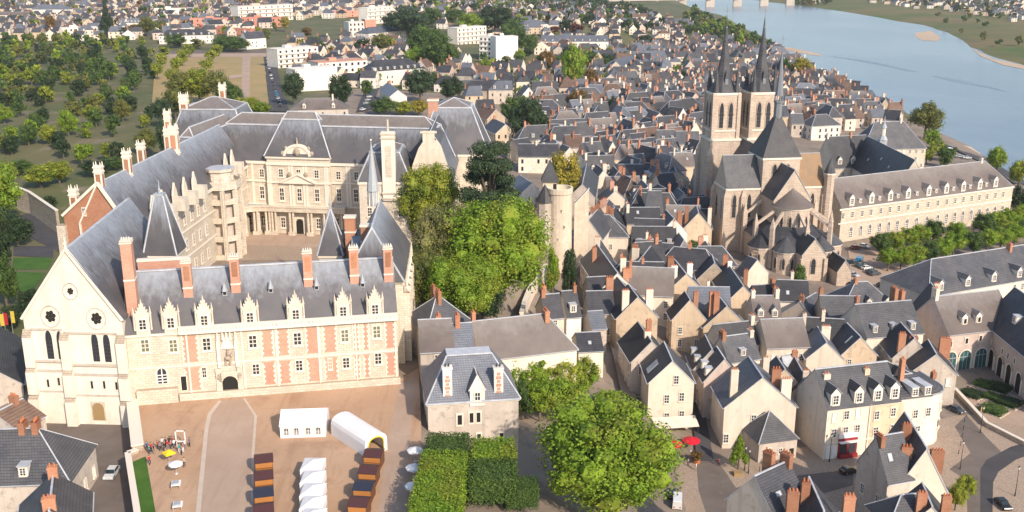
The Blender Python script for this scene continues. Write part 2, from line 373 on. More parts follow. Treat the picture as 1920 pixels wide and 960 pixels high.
# ================================================================ THE CASTLE
class Frame:
    """a wall line surveyed in the photograph: local x along the wall, y away from us"""
    def __init__(s, A, B):
        s.A = Vector(A); s.B = Vector(B); d = (s.B-s.A); s.L = d.to_2d().length; s.a = math.atan2(d.y, d.x)
        s.u = Vector((math.cos(s.a), math.sin(s.a), 0)); s.n = Vector((-math.sin(s.a), math.cos(s.a), 0))
    def at(s, px, py, y=0):
        p = PW(s.A+s.n*y, s.B+s.n*y, px, py); return ((p-s.A).dot(s.u), p.z)
# ---- entrance wing
f = Frame(PZ(250,757,0), PZ(748,718,0)); L = f.L
WG = thing('castle_entrance_wing', 'long brick and white stone castle wing with gothic dormers facing the forecourt', 'castle wing', (f.A.x,f.A.y,0), f.a)
D = 14.0; ZE = 14.4; ZR = 25.0
b = MB(); b.box(0,0,-1,L,D,ZE,0)
b.poly([(0,0,ZE),(0,D,ZE),(0,D/2,ZR-.3)],0); b.poly([(L,0,ZE),(L,D/2,ZR-.3),(L,D,ZE)],0)
x1 = f.at(345,720)[0]
b.box(1,-1.1,-1,x1-1.2,0,3.0,0); b.box(x1-1.0,-.7,-1,L+.3,0,1.5,0)           # plinths
b.box(0,-.22,7.1,L,0,7.45,1); b.box(0,-.3,ZE-.5,L,0,ZE-.1,1)
obj('wall', b, ['tuffeau','trim'], WG)
b = MB(); b.box(x1,-.9,ZE-.1,L+.2,-.55,ZE+1.0,0)
for k in range(int((L-x1)/.7)): b.box(x1+.2+k*.7,-.93,ZE+.2,x1+.5+k*.7,-.52,ZE+.75,1)
b.box(x1,-1,ZE+1.0,L+.25,-.45,ZE+1.2,0); b.box(x1,-.9,ZE-.4,L+.2,0,ZE-.1,0)
obj('balustrade', b, ['trim','render_grey'], WG)
b = MB(); t = .25
b.slab([(-.2,-.25,ZE),(L+.2,-.25,ZE),(L+.2,D/2,ZR),(-.2,D/2,ZR)], t, 0, 1); b.slab([(L+.2,D+.25,ZE),(-.2,D+.25,ZE),(-.2,D/2,ZR),(L+.2,D/2,ZR)], t, 0, 1)
b.box(-.2,D/2-.35,ZR-.12,L+.2,D/2+.35,ZR+.12,1)
obj('roof', b, ['slate_castle','zinc'], WG)
b = MB()                                             # brick panels between quoined windows
cols = [f.at(px,640)[0] for px in (387,474,558,647,707)]
def quoin(x0, z0, x1_, z1):
    b = MB()
    b.box(x0,-.06,z0,x1_,.02,z1,0)
    k = 0; z = z0
    while z < z1-.3:
        w = .45 if k % 2 else .2
        b.box(x0-.01,-.08,z,x0+w,-.05,z+.5,1); b.box(x1_-w,-.08,z,x1_+.01,-.05,z+.5,1); z += .52; k += 1
    obj('brick_panel', b, ['brick_pink','trim'], WG)
xs = [x1+.3]+cols+[L-.4]
for i in range(len(xs)-1):
    a, c = xs[i]+(1.55 if i else 0), xs[i+1]-(1.55 if i < len(xs)-2 else 0)
    if i == 1: c = f.at(412,690)[0]-.6; 
    segs = [(a,c)] if c-a < 3.2 else [(a,(a+c)/2-.3),((a+c)/2+.3,c)]
    for a_, c_ in segs:
        if c_-a_ < .9: continue
        quoin(a_,7.9,c_,13.4); quoin(a_,1.9,c_,6.8)
for px in (352,455,519,598,668,742): x = f.at(px,660)[0]; b = MB(); b.box(x-.16,-.2,1.5,x+.16,0,ZE-.5,0); obj('pilaster', b, ['trim'], WG)
for i, px in enumerate((387,474,558,647,707)):
    x = cols[i]; z = f.at(px,(645,640,635,629,622)[i])[1]
    win(WG, 'pale' if i > 2 else 'stone', x, 0, z, 1.9, 3.0)
for px, py in ((272,648),(325,648)): x, z = f.at(px,py); win(WG, 'pale', x, 0, z, 1.9, 3.0)
for px, py, w, h in ((480,692,1.7,2.6),(561,685,1.7,2.6),(649,680,1.7,2.6),(709,672,1.7,2.8),(619,682,1.0,2.6),(383,698,1.0,2.6)):
    x, z = f.at(px,py); win(WG, 'stone', x, 0, z, w, h)
x, z = f.at(304,704); win(WG, 'arch', x, 0, z, 2.4, 3.6, label='large pointed arched window low in the plain stone part')
for px, py in ((345,718),(411,723)):
    x, z = f.at(px,py); b = MB(); b.box(-.7,-.12,-1.6,.7,.1,1.6,0); b.box(-.5,-.16,-1.5,.5,-.11,1.45,1); obj('side_door', b, ['trim','dark'], WG, (x,0,z))
# gate with its canopied niche
xg = f.at(432,720)[0]
b = MB(); n = 10
b.box(-2.6,-.5,0,-1.5,0,6.2,0); b.box(1.5,-.5,0,2.6,0,6.2,0)
arc = [(1.5*math.cos(math.pi*i/n), 3.0+1.5*math.sin(math.pi*i/n)) for i in range(n+1)]
for i in range(n): b.poly([(arc[i][0],-.5,arc[i][1]),(arc[i][0]*1.7,-.5,max(arc[i][1],3)+1.2),(arc[i+1][0]*1.7,-.5,max(arc[i+1][1],3)+1.2),(arc[i+1][0],-.5,arc[i+1][1])][::-1],0); b.poly([(arc[i][0],-.5,arc[i][1]),(arc[i+1][0],-.5,arc[i+1][1]),(arc[i+1][0],0,arc[i+1][1]),(arc[i][0],0,arc[i][1])],0)
b.poly([(-1.5,-.12,0),(1.5,-.12,0)]+[(x,-.12,z) for x, z in arc],1)
g = obj('gate', b, ['tuffeau','dark'], WG, (xg,0,0))
xn = f.at(427,665)[0]
b = MB(); b.box(-2,-.5,6.4,-1.4,0,12.6,0); b.box(1.4,-.5,6.4,2,0,12.6,0); b.box(-1.4,-.15,6.6,1.4,-.05,11.2,1)
b.poly([(-1.4,-.5,10.3),(1.4,-.5,10.3),(0,-.5,13.4)],0)
for x in (-1.7,-.7,0,.7,1.7): b.ring(x,-.45,.35,12.2,.02,14.6,4,0)
g = obj('niche', b, ['trim','render_grey'], WG, (xn,0,0))
b = MB()                                             # horse and rider in the niche
b.ball((0,-.55,8.4),.62,8,5,0,.8); b.ball((.75,-.55,8.9),.3,6,4,0,1.4); b.ball((1.0,-.55,9.35),.25,6,4,0,.8)
for x in (-.5,-.3,.35,.55): b.box(x-.09,-.65,7.0,x+.09,-.45,8.2,0)
b.ball((.05,-.55,9.4),.3,6,5,0,1.6); b.ball((.08,-.55,10.1),.2,6,4,0)
obj('equestrian_statue', b, ['rubble'], g)
# dormers
b = MB(); b.box(-1.45,-.45,ZE-.1,1.45,4.6,ZE+4.4,0)
b.poly([(-1.7,-.5,ZE+4.4),(1.7,-.5,ZE+4.4),(0,-.5,ZE+7.6)],0); b.poly([(1.7,.0,ZE+4.4),(-1.7,.0,ZE+4.4),(0,.0,ZE+7.6)],0)
b.poly([(-1.7,-.5,ZE+4.4),(0,-.5,ZE+7.6),(0,0,ZE+7.6),(-1.7,0,ZE+4.4)],0); b.poly([(0,-.5,ZE+7.6),(1.7,-.5,ZE+4.4),(1.7,0,ZE+4.4),(0,0,ZE+7.6)],0)
b.slab([(-1.5,0,ZE+4.4),(0,0,ZE+6),(0,5.5,ZE+6),(-1.5,5.5,ZE+4.4)][::-1],.1,1); b.slab([(0,0,ZE+6),(1.5,0,ZE+4.4),(1.5,5.5,ZE+4.4),(0,5.5,ZE+6)][::-1],.1,1)
for x in (-1.75,1.75): b.ring(x,-.4,.22,ZE+1,.2,ZE+5,4,0); b.ring(x,-.4,.3,ZE+5,.02,ZE+7,4,0)
b.ring(0,-.3,.3,ZE+7.2,.02,ZE+8.8,4,0)
for s in (-1,1):
    for k in range(4): b.box(s*(1.5-k*.38)-.14,-.6,ZE+4.9+k*.7,s*(1.5-k*.38)+.14,.1,ZE+5.3+k*.7,0)
dm = b.mesh('dormer', [MT['dormer_stone'],MT['slate_castle']])
for px, py in ((266,595),(319,594),(382,590),(468,586),(554,581),(643,576),(703,573)):
    d = put('dormer', dm, WG, (f.at(px,py,-.4)[0],0,ZE*.17), 0, (.88,.95,.83)); win(d, 'stone', 0, -.47, ZE+2.5, 1.9, 2.9)
b = MB(); b.box(-.45,0,0,.45,1.8,1.2,0); b.ring(0,0,.62,1.0,.05,2.8,6,0); b.poly([(-.3,-.02,.2),(.3,-.02,.2),(.3,-.02,1),(-.3,-.02,1)],1)
lu = b.mesh('roof_lucarne', [MT['leadgrey'],MT['dark']])
for px, py in ((422,552),(508,545),(594,545),(680,540)):
    x, z = f.at(px,py,4.0); put('roof_lucarne', lu, WG, (x,3.4,ZE+(ZR-ZE)*3.7/7))
for px, yt, w, hy, ly in ((236,450,1.0,1.3,3.2),(348,488,.9,.8,4.4),(438,480,.9,.8,4.6),(575,470,.9,.8,4.8),(662,463,.9,.8,4.8),(726,462,.9,.8,4.8)):
    x, z = f.at(px,yt,ly); x = max(x, -.4)
    b = chimney_mb(w,hy,0,z-15,0); 
    for k in range(4): b.box(-w+.15+k*.45,-.3,z-15,-w+.3+k*.45,.3,z-14.4,2)
    b.box(-w-.06,-hy-.06,(z-15)*.55,w+.06,hy+.06,(z-15)*.55+.3,2)
    if px > 300: b.box(-w*.62,-hy-.03,(z-15)*.68,w*.62,-hy+.1,(z-15)*.92,1)
    obj('chimney', b, ['brick_pink','brick_orange','trim'], WG, (x,ly,15))
b = MB(); x0, z0 = f.at(258,490,15); x2 = f.at(356,490,15)[0]; b.box(x0,14.4,15,x2,15.4,z0,0); b.box(x0-.1,14.3,z0,x2+.1,15.5,z0+.5,1)
obj('rear_parapet', b, ['brick_pink','trim'], WG)
claim(-60,195,14); claim(-38,199,14)
# ---- spired stair towers behind the wing
def spire_tower(px0, px1, pyb, pxa, pya, Y, name, label, top, mat='slate_castle'):
    a, c = PY(px0,pyb,Y), PY(px1,pyb,Y); ap = PY(pxa,pya,Y+ (c.x-a.x)/2); w = (c.x-a.x)/2; cx = (a.x+c.x)/2; cy = Y+w
    t = thing(name, label, 'tower', (cx,cy,0), 0)
    b = MB(); b.box(-w+.2,-w+.2,-1,w-.2,w-.2,a.z,0); b.box(-w,-w,a.z-.6,w,w,a.z-.02,1); obj('wall', b, ['tuffeau','trim'], t)
    b = MB(); z0, z1 = a.z, ap.z; q = top
    P = [(-w-.2,-w-.2,z0),(w+.2,-w-.2,z0),(w+.2,w+.2,z0),(-w-.2,w+.2,z0)]; Q = [(-q,-q,z1),(q,-q,z1),(q,q,z1),(-q,q,z1)]
    for i in range(4): b.poly([P[i],P[(i+1)%4],Q[(i+1)%4],Q[i]],0); b.beam(P[i],Q[i],.3,.3,1)
    b.poly(Q,1)
    obj('roof', b, ['slate_castle','zinc'], t)
    b = MB(); b.box(-q-.1,-q-.1,z1,q+.1,q+.1,z1+.5,0); b.ring(0,0,.25,z1+.5,.03,z1+3.5,6,0); b.ball((0,0,z1+1.2),.35,6,4,0); obj('finial', b, ['leadgrey'], t)
    claim(cx,cy,w); return t
spire_tower(270,330,479,297,366,212,'stair_tower','tall grey slate pyramid roofed stair tower behind the brick wing, near the white gable',.95)
spire_tower(596,642,479,615,392,224,'stair_tower','slim pointed slate roofed tower rising behind the brick wing, left of the chapel roof',.1)
# ---- gabled great hall
f = Frame(PZ(60,783,-3), PZ(243,787,-3)); L = f.L
HL = thing('great_hall', 'white stone gabled hall with rose windows and steep slate roof left of the brick wing', 'hall', (f.A.x,f.A.y,-3), f.a)
pk = f.at(123,468); eL = f.at(50,594); eR = f.at(234,600)
xl, xr = eL[0]*.6, eR[0]*.5+L*.5; ze = (eL[1]+eR[1])/2+3; zr = pk[1]+3; xm = pk[0]; LEN = 41; sh = -.125*LEN
b = MB()
b.poly([(xl,0,-8),(xr,0,-8),(xr,0,ze),(xm,0,zr),(xl,0,ze)],0); b.poly([(xr+sh,LEN,-8),(xl+sh,LEN,-8),(xl+sh,LEN,ze),(xm+sh,LEN,zr),(xr+sh,LEN,ze)],0)
b.poly([(xl+sh,LEN,-8),(xl,0,-8),(xl,0,ze),(xl+sh,LEN,ze)],0); b.poly([(xr,0,-8),(xr+sh,LEN,-8),(xr+sh,LEN,ze),(xr,0,ze)],0)
def hz(py, px=140): return f.at(px,py)[1]+3
for x0, x1_, yy in ((xl+1.2,L*.43,0),(L*.47,xr-1.2,6)):
    for py in (618+yy,677+yy,695+yy,733+yy): z = hz(py); b.box(x0,-.25 if py < 650 else -.45,z-.2,x1_,0,z+.15,1)
    z0, z1 = hz(733+yy), hz(695+yy); b.box(x0+.1,-.35,-4,x1_-.1,0,z0,0); b.box(x0+.1,-.3,z0,x1_-.1,0,z1-.2,0)
obj('wall', b, ['hall_stone','render_grey'], HL)
for x, o in ((xl+.5,0),(L*.45,4),(xr-.5,8)):
    b = MB()
    for py0, py1, dd, w in ((800,737+o,1.6,1.0),(737+o,688+o,1.25,.95),(688+o,624+o,.85,.9)):
        z0, z1 = (hz(py0) if py0 < 790 else -5), hz(py1); b.box(-w,-dd,z0,w,0,z1-.9,0); b.poly([(-w,-dd,z1-.9),(w,-dd,z1-.9),(w,-.02,z1+.6),(-w,-.02,z1+.6)],1)
        b.poly([(-w,-dd,z1-.9),(-w,-.02,z1+.6),(-w,-.02,z1-.9)],0); b.poly([(w,-dd,z1-.9),(w,-.02,z1-.9),(w,-.02,z1+.6)],0)
    obj('buttress', b, ['hall_stone','rubble'], HL, (x,0,0))
for px, py in ((93,645),(114,646),(179,650),(201,651)): x, z = f.at(px,py); win(HL,'clancet',x,0,z+3,1.9,6.6,name='lancet_window')
for px, py in ((92,717),(112,714),(132,711),(174,720),(197,720),(220,722)): x, z = f.at(px,py); win(HL,'slit',x,-.3,z+3,.8,2.2,name='slit_window')
def rose(px, py, r, rh, k):
    x, z = f.at(px,py); b = MB(); n = 24; q = 1.17
    for i in range(n):
        a, c = 2*math.pi*i/n, 2*math.pi*(i+1)/n
        P = lambda rr, an, y: (rr*math.cos(an), y, rr*q*math.sin(an))
        b.poly([P(r,a,-.16),P(r,c,-.16),P(r*.92,c,-.16),P(r*.92,a,-.16)],1); b.poly([P(r,c,-.16),P(r,a,-.16),P(r,a,.05),P(r,c,.05)],1)
        b.poly([P(r*.92,a,-.16),P(r*.92,c,-.16),P(r*.86,c,-.03),P(r*.86,a,-.03)],0)
    b.poly([(r*.87*math.cos(2*math.pi*i/n),-.03,r*.87*q*math.sin(2*math.pi*i/n)) for i in range(n)],0)
    for i in range(6):
        a = math.pi*i/3+.2; cx, cz = rh*.62*math.cos(a), rh*.62*q*math.sin(a)
        b.poly([(cx+rh*.36*math.cos(2*math.pi*j/8),-.06,cz+rh*.36*q*math.sin(2*math.pi*j/8)) for j in range(8)],2)
    b.poly([(rh*.35*math.cos(2*math.pi*j/8),-.06,rh*.35*q*math.sin(2*math.pi*j/8)) for j in range(8)],2)
    obj('rose_window', b, ['hall_stone','render_grey','dark'], HL, (x,0,z+3))
rose(95,593,1.9,1.1,6); rose(181,597,1.9,1.1,6); rose(132,546,1.45,.65,6)
x, z = f.at(187,771); b = MB(); b.box(-1.4,-.5,-2.2,1.4,0,1.0,0); b.ring(0,-.25,1.4,1.0,1.4,1.0,4,0)
n = 8; arc = [(1.15*math.cos(math.pi*i/n),-.52,.4+1.1*math.sin(math.pi*i/n)) for i in range(n+1)]; b.poly([(-1.15,-.52,-2.2),(1.15,-.52,-2.2)]+arc,1)
b.box(-1.4,-.5,1.0,1.4,0,1.8,0)
obj('door', b, ['tuffeau','wood'], HL, (x,0,max(z+3,2.2)))
b = MB(); t = .3
b.slab([(xl-.3,-.3,ze-.3),(xm,-.3,zr),(xm+sh,LEN+.3,zr),(xl-.3+sh,LEN+.3,ze-.3)][::-1],t,0,1); b.slab([(xm,-.3,zr),(xr+.4,-.3,ze-.3),(xr+.4+sh,LEN+.3,ze-.3),(xm+sh,LEN+.3,zr)][::-1],t,0,1)
b.beam((xm,-.3,zr+.05),(xm+sh,LEN+.3,zr+.05),.6,.3,1)
obj('roof', b, ['slate_castle','zinc'], HL)
b = MB(); b.beam((xl-.2,-.1,ze-.2),(xm,-.1,zr+.1),.7,.45); b.beam((xr+.3,-.1,ze-.2),(xm,-.1,zr+.1),.7,.45); b.ring(xm,-.1,.3,zr,.05,zr+2.6,4); b.ball((xm,-.1,zr+1.2),.35,6,4)
obj('gable_coping', b, ['trim'], HL)
claim(-82,195,13); claim(-84,215,12)
# ---- wing with the orange brick gable and the open spiral stair
FA = math.radians(-3.4)
FW = thing('renaissance_wing', 'castle wing with orange brick gable and pale slate roof behind the white gabled hall', 'castle wing', (-95.5,231,0), FA)
b = MB(); LY = 84
for y0 in (0,): b.poly([(-9,0,-16),(7.4,0,-16),(7.4,0,21.8),(0,0,33.7),(-9,0,26.3)],1)
b.poly([(7.4,0,-2),(7.4,LY,-2),(7.4,LY,21.8),(7.4,0,21.8)],0); b.poly([(-9,LY,-16),(-9,0,-16),(-9,0,26.3),(-9,LY,26.3)],0)
b.poly([(7.4,LY,-2),(-9,LY,-2),(-9,LY,26.3),(0,LY,33.7),(7.4,LY,21.8)],0)
for z in (7.2,14.3): b.box(7.4,.2,z,7.65,LY,z+.4,2)
b.box(7.4,.2,20.6,8.1,LY,21.6,2)
b.box(-10.6,-1,-16,-8.6,1.2,24,0); b.box(-10.9,-1.3,14,-8.4,1.4,14.6,2)
obj('wall', b, ['tuffeau','brick_orange','trim'], FW)
b = MB(); b.slab([(0,-.1,34),(7.9,-.1,21.5),(7.9,LY,21.5),(0,LY,34)][::-1],.25,0,1); b.slab([(-9.4,-.1,26.2),(0,-.1,34),(0,LY,34),(-9.4,LY,26.2)][::-1],.25,0,1); b.box(-.25,-.1,33.9,.25,LY,34.2,1)
obj('roof', b, ['slate_castle','zinc'], FW)
b = MB(); b.beam((-9.2,-.25,26.3),(0,-.25,34.2),.7,.6); b.beam((7.6,-.25,21.8),(0,-.25,34.2),.7,.6); b.beam((0,-.2,34),(-5.2,-.2,24.5),.75,.35); b.beam((-5.2,-.2,24.6),(-4.9,-.2,8),.75,.35)
obj('gable_coping', b, ['trim'], FW)
win(FW,'small',-4.0,-.05,27.3,1.0,2.0)
def ornate_chimney(parent, x, y, z0, z1, hx=.9, hy=.7):
    b = MB(); b.box(-hx,-hy,0,hx,hy,z1-z0,0); h = z1-z0
    b.box(-hx*.6,-hy-.04,h*.3,hx*.6,-hy+.1,h*.75,1); b.box(hx-.1,-hy*.6,h*.3,hx+.04,hy*.6,h*.75,1)
    for z in (.15,.8,.93): b.box(-hx-.15,-hy-.15,h*z,hx+.15,hy+.15,h*z+.35,0)
    for sx in (-1,1):
        for sy in (-1,1): b.ring(sx*(hx-.15),sy*(hy-.15),.18,h,.08,h+.9,4,0)
    obj('chimney', b, ['trim','brick_orange'], parent, (x,y,z0))
ornate_chimney(FW,0,1.2,30,38); ornate_chimney(FW,-7.5,3,24,32); ornate_chimney(FW,0.3,16,31,38.5); ornate_chimney(FW,-2,30,31,38); ornate_chimney(FW,.5,46,31,39.5,1.2); ornate_chimney(FW,-6,58,28,37); ornate_chimney(FW,-7.5,66,27,36.5)
b = MB(); b.box(-1.2,-3,0,1.2,.35,3.4,0)
b.poly([(-1.5,.4,3.4),(1.5,.4,3.4),(0,.4,7.2)][::1],0); b.poly([(1.5,-.1,3.4),(-1.5,-.1,3.4),(0,-.1,7.2)],0); b.poly([(1.5,.4,3.4),(1.5,-.1,3.4),(0,-.1,7.2),(0,.4,7.2)],0); b.poly([(-1.5,-.1,3.4),(-1.5,.4,3.4),(0,.4,7.2),(0,-.1,7.2)],0)
for s in (-1.4,1.4): b.ring(s,.2,.25,0,.22,4,4); b.ring(s,.2,.3,4,.03,5.6,4)
fd = b.mesh('dormer', [MT['dormer_stone']])
for y in (12,18,26,33,40,66,72):
    d = put('dormer', fd, FW, (7.5,y,21.4), -math.pi/2); d.scale = (1,1,1); d.rotation_euler.z = -math.pi/2
    d.scale = (1,-1,1); win(d,'stone',0,.36,1.9,1.4,2.3,math.pi)
for y in (6,11,16,21,26,31,36,41,46,66,70,74,78):
    for z, h in ((4,3),(10.8,3.2),(17.6,3)): win(FW,'stone',7.42,y,z,1.7,h,math.pi/2)
# stair
ST = obj('staircase', MB(), ['tuffeau'], FW, (8.6,57,0)); ST.name = 'spiral_stair'
b = MB(); n = 8; rr = 5.0
for zf in (0,5.4,10.8,16.2): b.ring(0,0,rr+.35,zf,rr+.35,zf+1.5,n,0,ph=.39); b.ring(0,0,rr+.35,zf+1.5,rr-.2,zf+1.55,n,0,ph=.39)
for k in range(n):
    a = .39+2*math.pi*k/n; c, s = math.cos(a), math.sin(a)
    b.box(c*rr-.55,s*rr-.55,0,c*rr+.55,s*rr+.55,22,0); b.ring(c*(rr+.5),s*(rr+.5),.4,0,.35,21,6,0)
b.ring(0,0,rr-1.6,0,rr-1.6,20,n,1,ph=.39); b.ring(0,0,rr+.9,20.6,rr+.9,21.6,n,0,ph=.39); b.ring(0,0,rr+.9,21.6,.1,21.65,n,2,ph=.39)
b.ring(0,0,rr+.7,21.6,rr+.7,23.0,n,0,ph=.39); b.ring(0,0,rr-1.2,21.6,rr-1.2,25.4,n,0,ph=.39); b.ring(0,0,rr-.7,25.4,rr-.7,26.2,n,0,ph=.39); b.ring(0,0,rr-.7,26.2,.1,26.25,n,2,ph=.39)
ST.data = b.mesh('spiral_stair', [MT['tuffeau'],MT['render_grey'],MT['zinc']])
for k in (6,7,0): a = 2*math.pi*k/n; win(ST,'small',(rr-1.55)*math.cos(a),(rr-1.55)*math.sin(a),23.6,1.1,1.7,a+math.pi/2)
for y in range(235,315,10): claim(-96,y,9)
# ---- classical rear wing
f = Frame(PZ(455,432,0), PZ(660,440,0))
GW = thing('classical_rear_wing', 'white classical castle wing with curved pediment and mansard roof across the courtyard', 'castle wing', (f.A.x,f.A.y,0), f.a)
X1 = 66; DG = 15; ZE = 22.8
b = MB(); b.box(-8,0,-2,X1,DG,ZE,0); c0, c1 = f.at(503,300)[0], f.at(620,300)[0]
b.box(c0,-1.4,-2,c1,0,24.6,0)
b.box(-11,-24,-2,-.6,0,ZE,0)                              # return towards the stair
for z, h in ((8.6,.6),(16.2,.5),(ZE-.9,.9)):
    b.box(-.6,-.45,z,c0,0,z+h,1); b.box(c1,-.45,z,X1,0,z+h,1); b.box(c0-.2,-1.85,z,c1+.2,-1.4,z+h,1); b.box(-.6,-24,z,-.2,-.45,z+h,1)
b.box(c0-.3,-1.9,24.0,c1+.3,0,24.7,1)
for px in (446,476,508,512,548,553,574,579,614,618,652,657):
    x = f.at(px,360)[0]; y = -1.65 if c0 <= x <= c1 else -.25; b.box(x-.35,y,9.2,x+.35,y+.4,16.2,1); b.box(x-.3,y+.1,16.7,x+.3,y+.4,21.9,1)
obj('wall', b, ['tuffeau','trim'], GW)
def mans(b, x0, y0, x1, y1, ze, ins, zm, zr, fl=.45, rid=True):
    P = lambda i, z, o=0: [(x0+i-o,y0+i-o,z),(x1-i+o,y0+i-o,z),(x1-i+o,y1-i+o,z),(x0+i-o,y1-i+o,z)]
    A, M = P(0,ze,.4), P(ins,zm)
    for i in range(4): b.poly([A[i],A[(i+1)%4],M[(i+1)%4],M[i]],0); b.beam(M[i],M[(i+1)%4],.7,.4,1); b.beam(A[i],M[i],.35,.3,1)
    w, d = x1-x0-2*ins, y1-y0-2*ins; k = min(w,d)/2
    if w >= d: r0, r1 = (x0+ins+k,(y0+y1)/2,zr),(x1-ins-k,(y0+y1)/2,zr); Fs = [[M[0],M[1],r1,r0],[M[1],M[2],r1],[M[2],M[3],r0,r1],[M[3],M[0],r0]]
    else: r0, r1 = ((x0+x1)/2,y0+ins+k,zr),((x0+x1)/2,y1-ins-k,zr); Fs = [[M[0],M[1],r0],[M[1],M[2],r1,r0],[M[2],M[3],r1],[M[3],M[0],r0,r1]]
    for q in Fs: b.poly(q,2)
    b.beam(r0,r1,.5,.3,1)
    for i, e in enumerate(([r0,r1,r1,r0] if w >= d else [r0,r0,r1,r1])): b.beam(M[i],e,.3,.25,1)
b = MB(); mans(b,-8,0,X1,DG,ZE,3.4,33.6,36.6); mans(b,-11.5,-24,-.6,DG-1,ZE,3.4,33.4,36); mans(b,c0-.2,-1.7,c1+.2,10,24.7,4.5,35.6,37.8)
obj('roof', b, ['slate_castle','zinc','slate_brown'], GW)
rows = (((458,309),(490,310),(526,312),(559,309),(593,315),(634,318),(668,322)),((460,361),(492,363),(529,367),(562,368),(595,369),(636,370),(668,371)),((468,409),(494,407),(531,411),(597,409),(632,412),(650,413)))
for k, row in enumerate(rows):
    for px, py in row:
        x = f.at(px,py)[0]; pr = c0 < x < c1; x, z = f.at(px,py,-1.4 if pr else 0); win(GW,'stone',x,-1.42 if pr else 0,(18.9 if k == 0 else 12.7 if k == 1 else 3.6)+(.5 if pr and k == 0 else 0),1.8,(2.9,4.6,3.8)[k])
for y in (-4,-8,-12,-16,-20): win(GW,'stone',-.58,y,18.9,1.5,2.8,math.pi/2); win(GW,'stone',-.58,y,12.6,1.6,4.2,math.pi/2)
x = f.at(565,413)[0]; b = MB(); n = 8; arc = [(1.2*math.cos(math.pi*i/n),-1.46,3.6+1.2*math.sin(math.pi*i/n)) for i in range(n+1)]; b.poly([(-1.2,-1.46,0),(1.2,-1.46,0)]+arc,1)
b.box(-1.7,-1.6,0,-1.2,-1.3,4.9,0); b.box(1.2,-1.6,0,1.7,-1.3,4.9,0); b.box(-1.7,-1.6,4.9,1.7,-1.3,5.4,0); obj('doorway', b, ['trim','dark'], GW, (x,0,0))
xc = (c0+c1)/2; b = MB()                                  # pediments
b.poly([(-5.4,-2.3,16.7),(5.4,-2.3,16.7),(0,-2.3,19.3)],0); b.beam((-5.6,-2.2,16.7),(0,-2.2,19.4),1.2,.5,0); b.beam((5.6,-2.2,16.7),(0,-2.2,19.4),1.2,.5,0)
b.ball((-2.6,-2.2,19.2),.7,6,4,1,1.2); b.ball((2.6,-2.2,19.2),.7,6,4,1,1.2); b.box(-5.6,-2.4,16.3,5.6,-1.4,16.75,0)
obj('pediment', b, ['trim','rubble'], GW, (xc,0,0)); b = MB()
n = 14
for r0, r1, y in ((0,3.2,-1.7),(3.2,3.9,-2.0)):
    for i in range(n):
        a, c = math.pi*i/n, math.pi*(i+1)/n; P = lambda r, an, yy: (r*math.cos(an)*1.15,yy,24.7+r*math.sin(an))
        b.poly([P(r0,a,y),P(r1,a,y),P(r1,c,y),P(r0,c,y)],0); b.poly([P(r1,c,y),P(r1,a,y),P(r1,a,-.6),P(r1,c,-.6)][::-1],0); b.poly([P(r1,a,-.6),P(r0,a,-.6),P(r0,c,-.6),P(r1,c,-.6)],0)
b.ball((0,-1.8,26.3),1.1,8,5,1,1.2); b.ring(0,-1.2,.4,28.5,.1,30.6,6,1)
for s in (-1,1): b.ball((s*4.6,-1.3,25.6),.9,6,4,1,1.0); b.ball((s*3.6,-1.3,27.2),.6,6,4,1,1.2)
obj('pediment', b, ['trim','rubble'], GW, (xc,0,0))
b = MB()                                                  # colonnade: straight part and the quadrant in the corner
xe = f.at(655,430)[0]; pts = []
for i in range(9): a = math.pi/2*i/8; pts.append((-.4+9.5-9.5*math.sin(a)+.0,-3.2-9.5+9.5*math.cos(a)))
pts = [(-.4+9.5*(1-math.cos(math.pi/2*i/8))+.9,-3.2-9.5*(1-math.sin(math.pi/2*i/8))) for i in range(9)]+[(xe,-3.2)]
for i in range(len(pts)-1):
    p, q = Vector((*pts[i],8.2)), Vector((*pts[i+1],8.2)); b.beam(p,q,1.3,1.3,0); b.beam(p+Vector((0,0,.9)),q+Vector((0,0,.9)),1.7,.4,0)
top = [(p[0],p[1],8.95) for p in pts]; b.poly(top+[(xe,-.1,9.0),(-.3,-.1,9.0),(-.3,-13,8.95)],1)
cx_ = [pts[0],pts[2],pts[4],pts[6],pts[8]]+[(f.at(px,430,-3.2)[0],-3.2) for px in (484,515,548,582,612,645)]
for i, p in enumerate(cx_):
    b.box(p[0]-1.1,p[1]-.6,0,p[0]+1.1,p[1]+.6,1.1,0)
    for s in (-.55,.55): b.ring(p[0]+s,p[1],.42,1.1,.36,7.6,8,0)
obj('colonnade', b, ['tuffeau','leadgrey'], GW)
for i in range(0,66,8):
    p = f.A+f.u*i+f.n*7; claim(p.x,p.y,10)
def block(name, label, cat, x0, y0, x1, y1, ze, ins, zm, zr, extra=None, z0=-2, roofm=('slate_castle','zinc','slate_brown')):
    cx, cy = (x0+x1)/2, (y0+y1)/2; t = thing(name, label, cat, (cx,cy,0)); b = MB(); b.box(x0-cx,y0-cy,z0,x1-cx,y1-cy,ze,0); b.box(x0-cx-.3,y0-cy-.3,ze-.8,x1-cx+.3,y1-cy+.3,ze-.05,1); obj('wall', b, ['tuffeau','trim'], t)
    b = MB(); mans(b,x0-cx,y0-cy,x1-cx,y1-cy,ze,ins,zm,zr); obj('roof', b, list(roofm), t); claim(cx,cy,min(x1-x0,y1-y0)/2+2); return t
t = block('corner_pavilion', 'high mansard roofed pavilion at the left rear corner of the castle', 'pavilion', -108,320,-84,342,27,3.5,37.5,40.5)
ornate_chimney(t,-8,-6,30,42,1.3,1); ornate_chimney(t,2,3,36,44,1,.8); ornate_chimney(t,-13,-8,24,37,1,.8)
win(t,'small',-11,-11.3,29,1.2,2); 
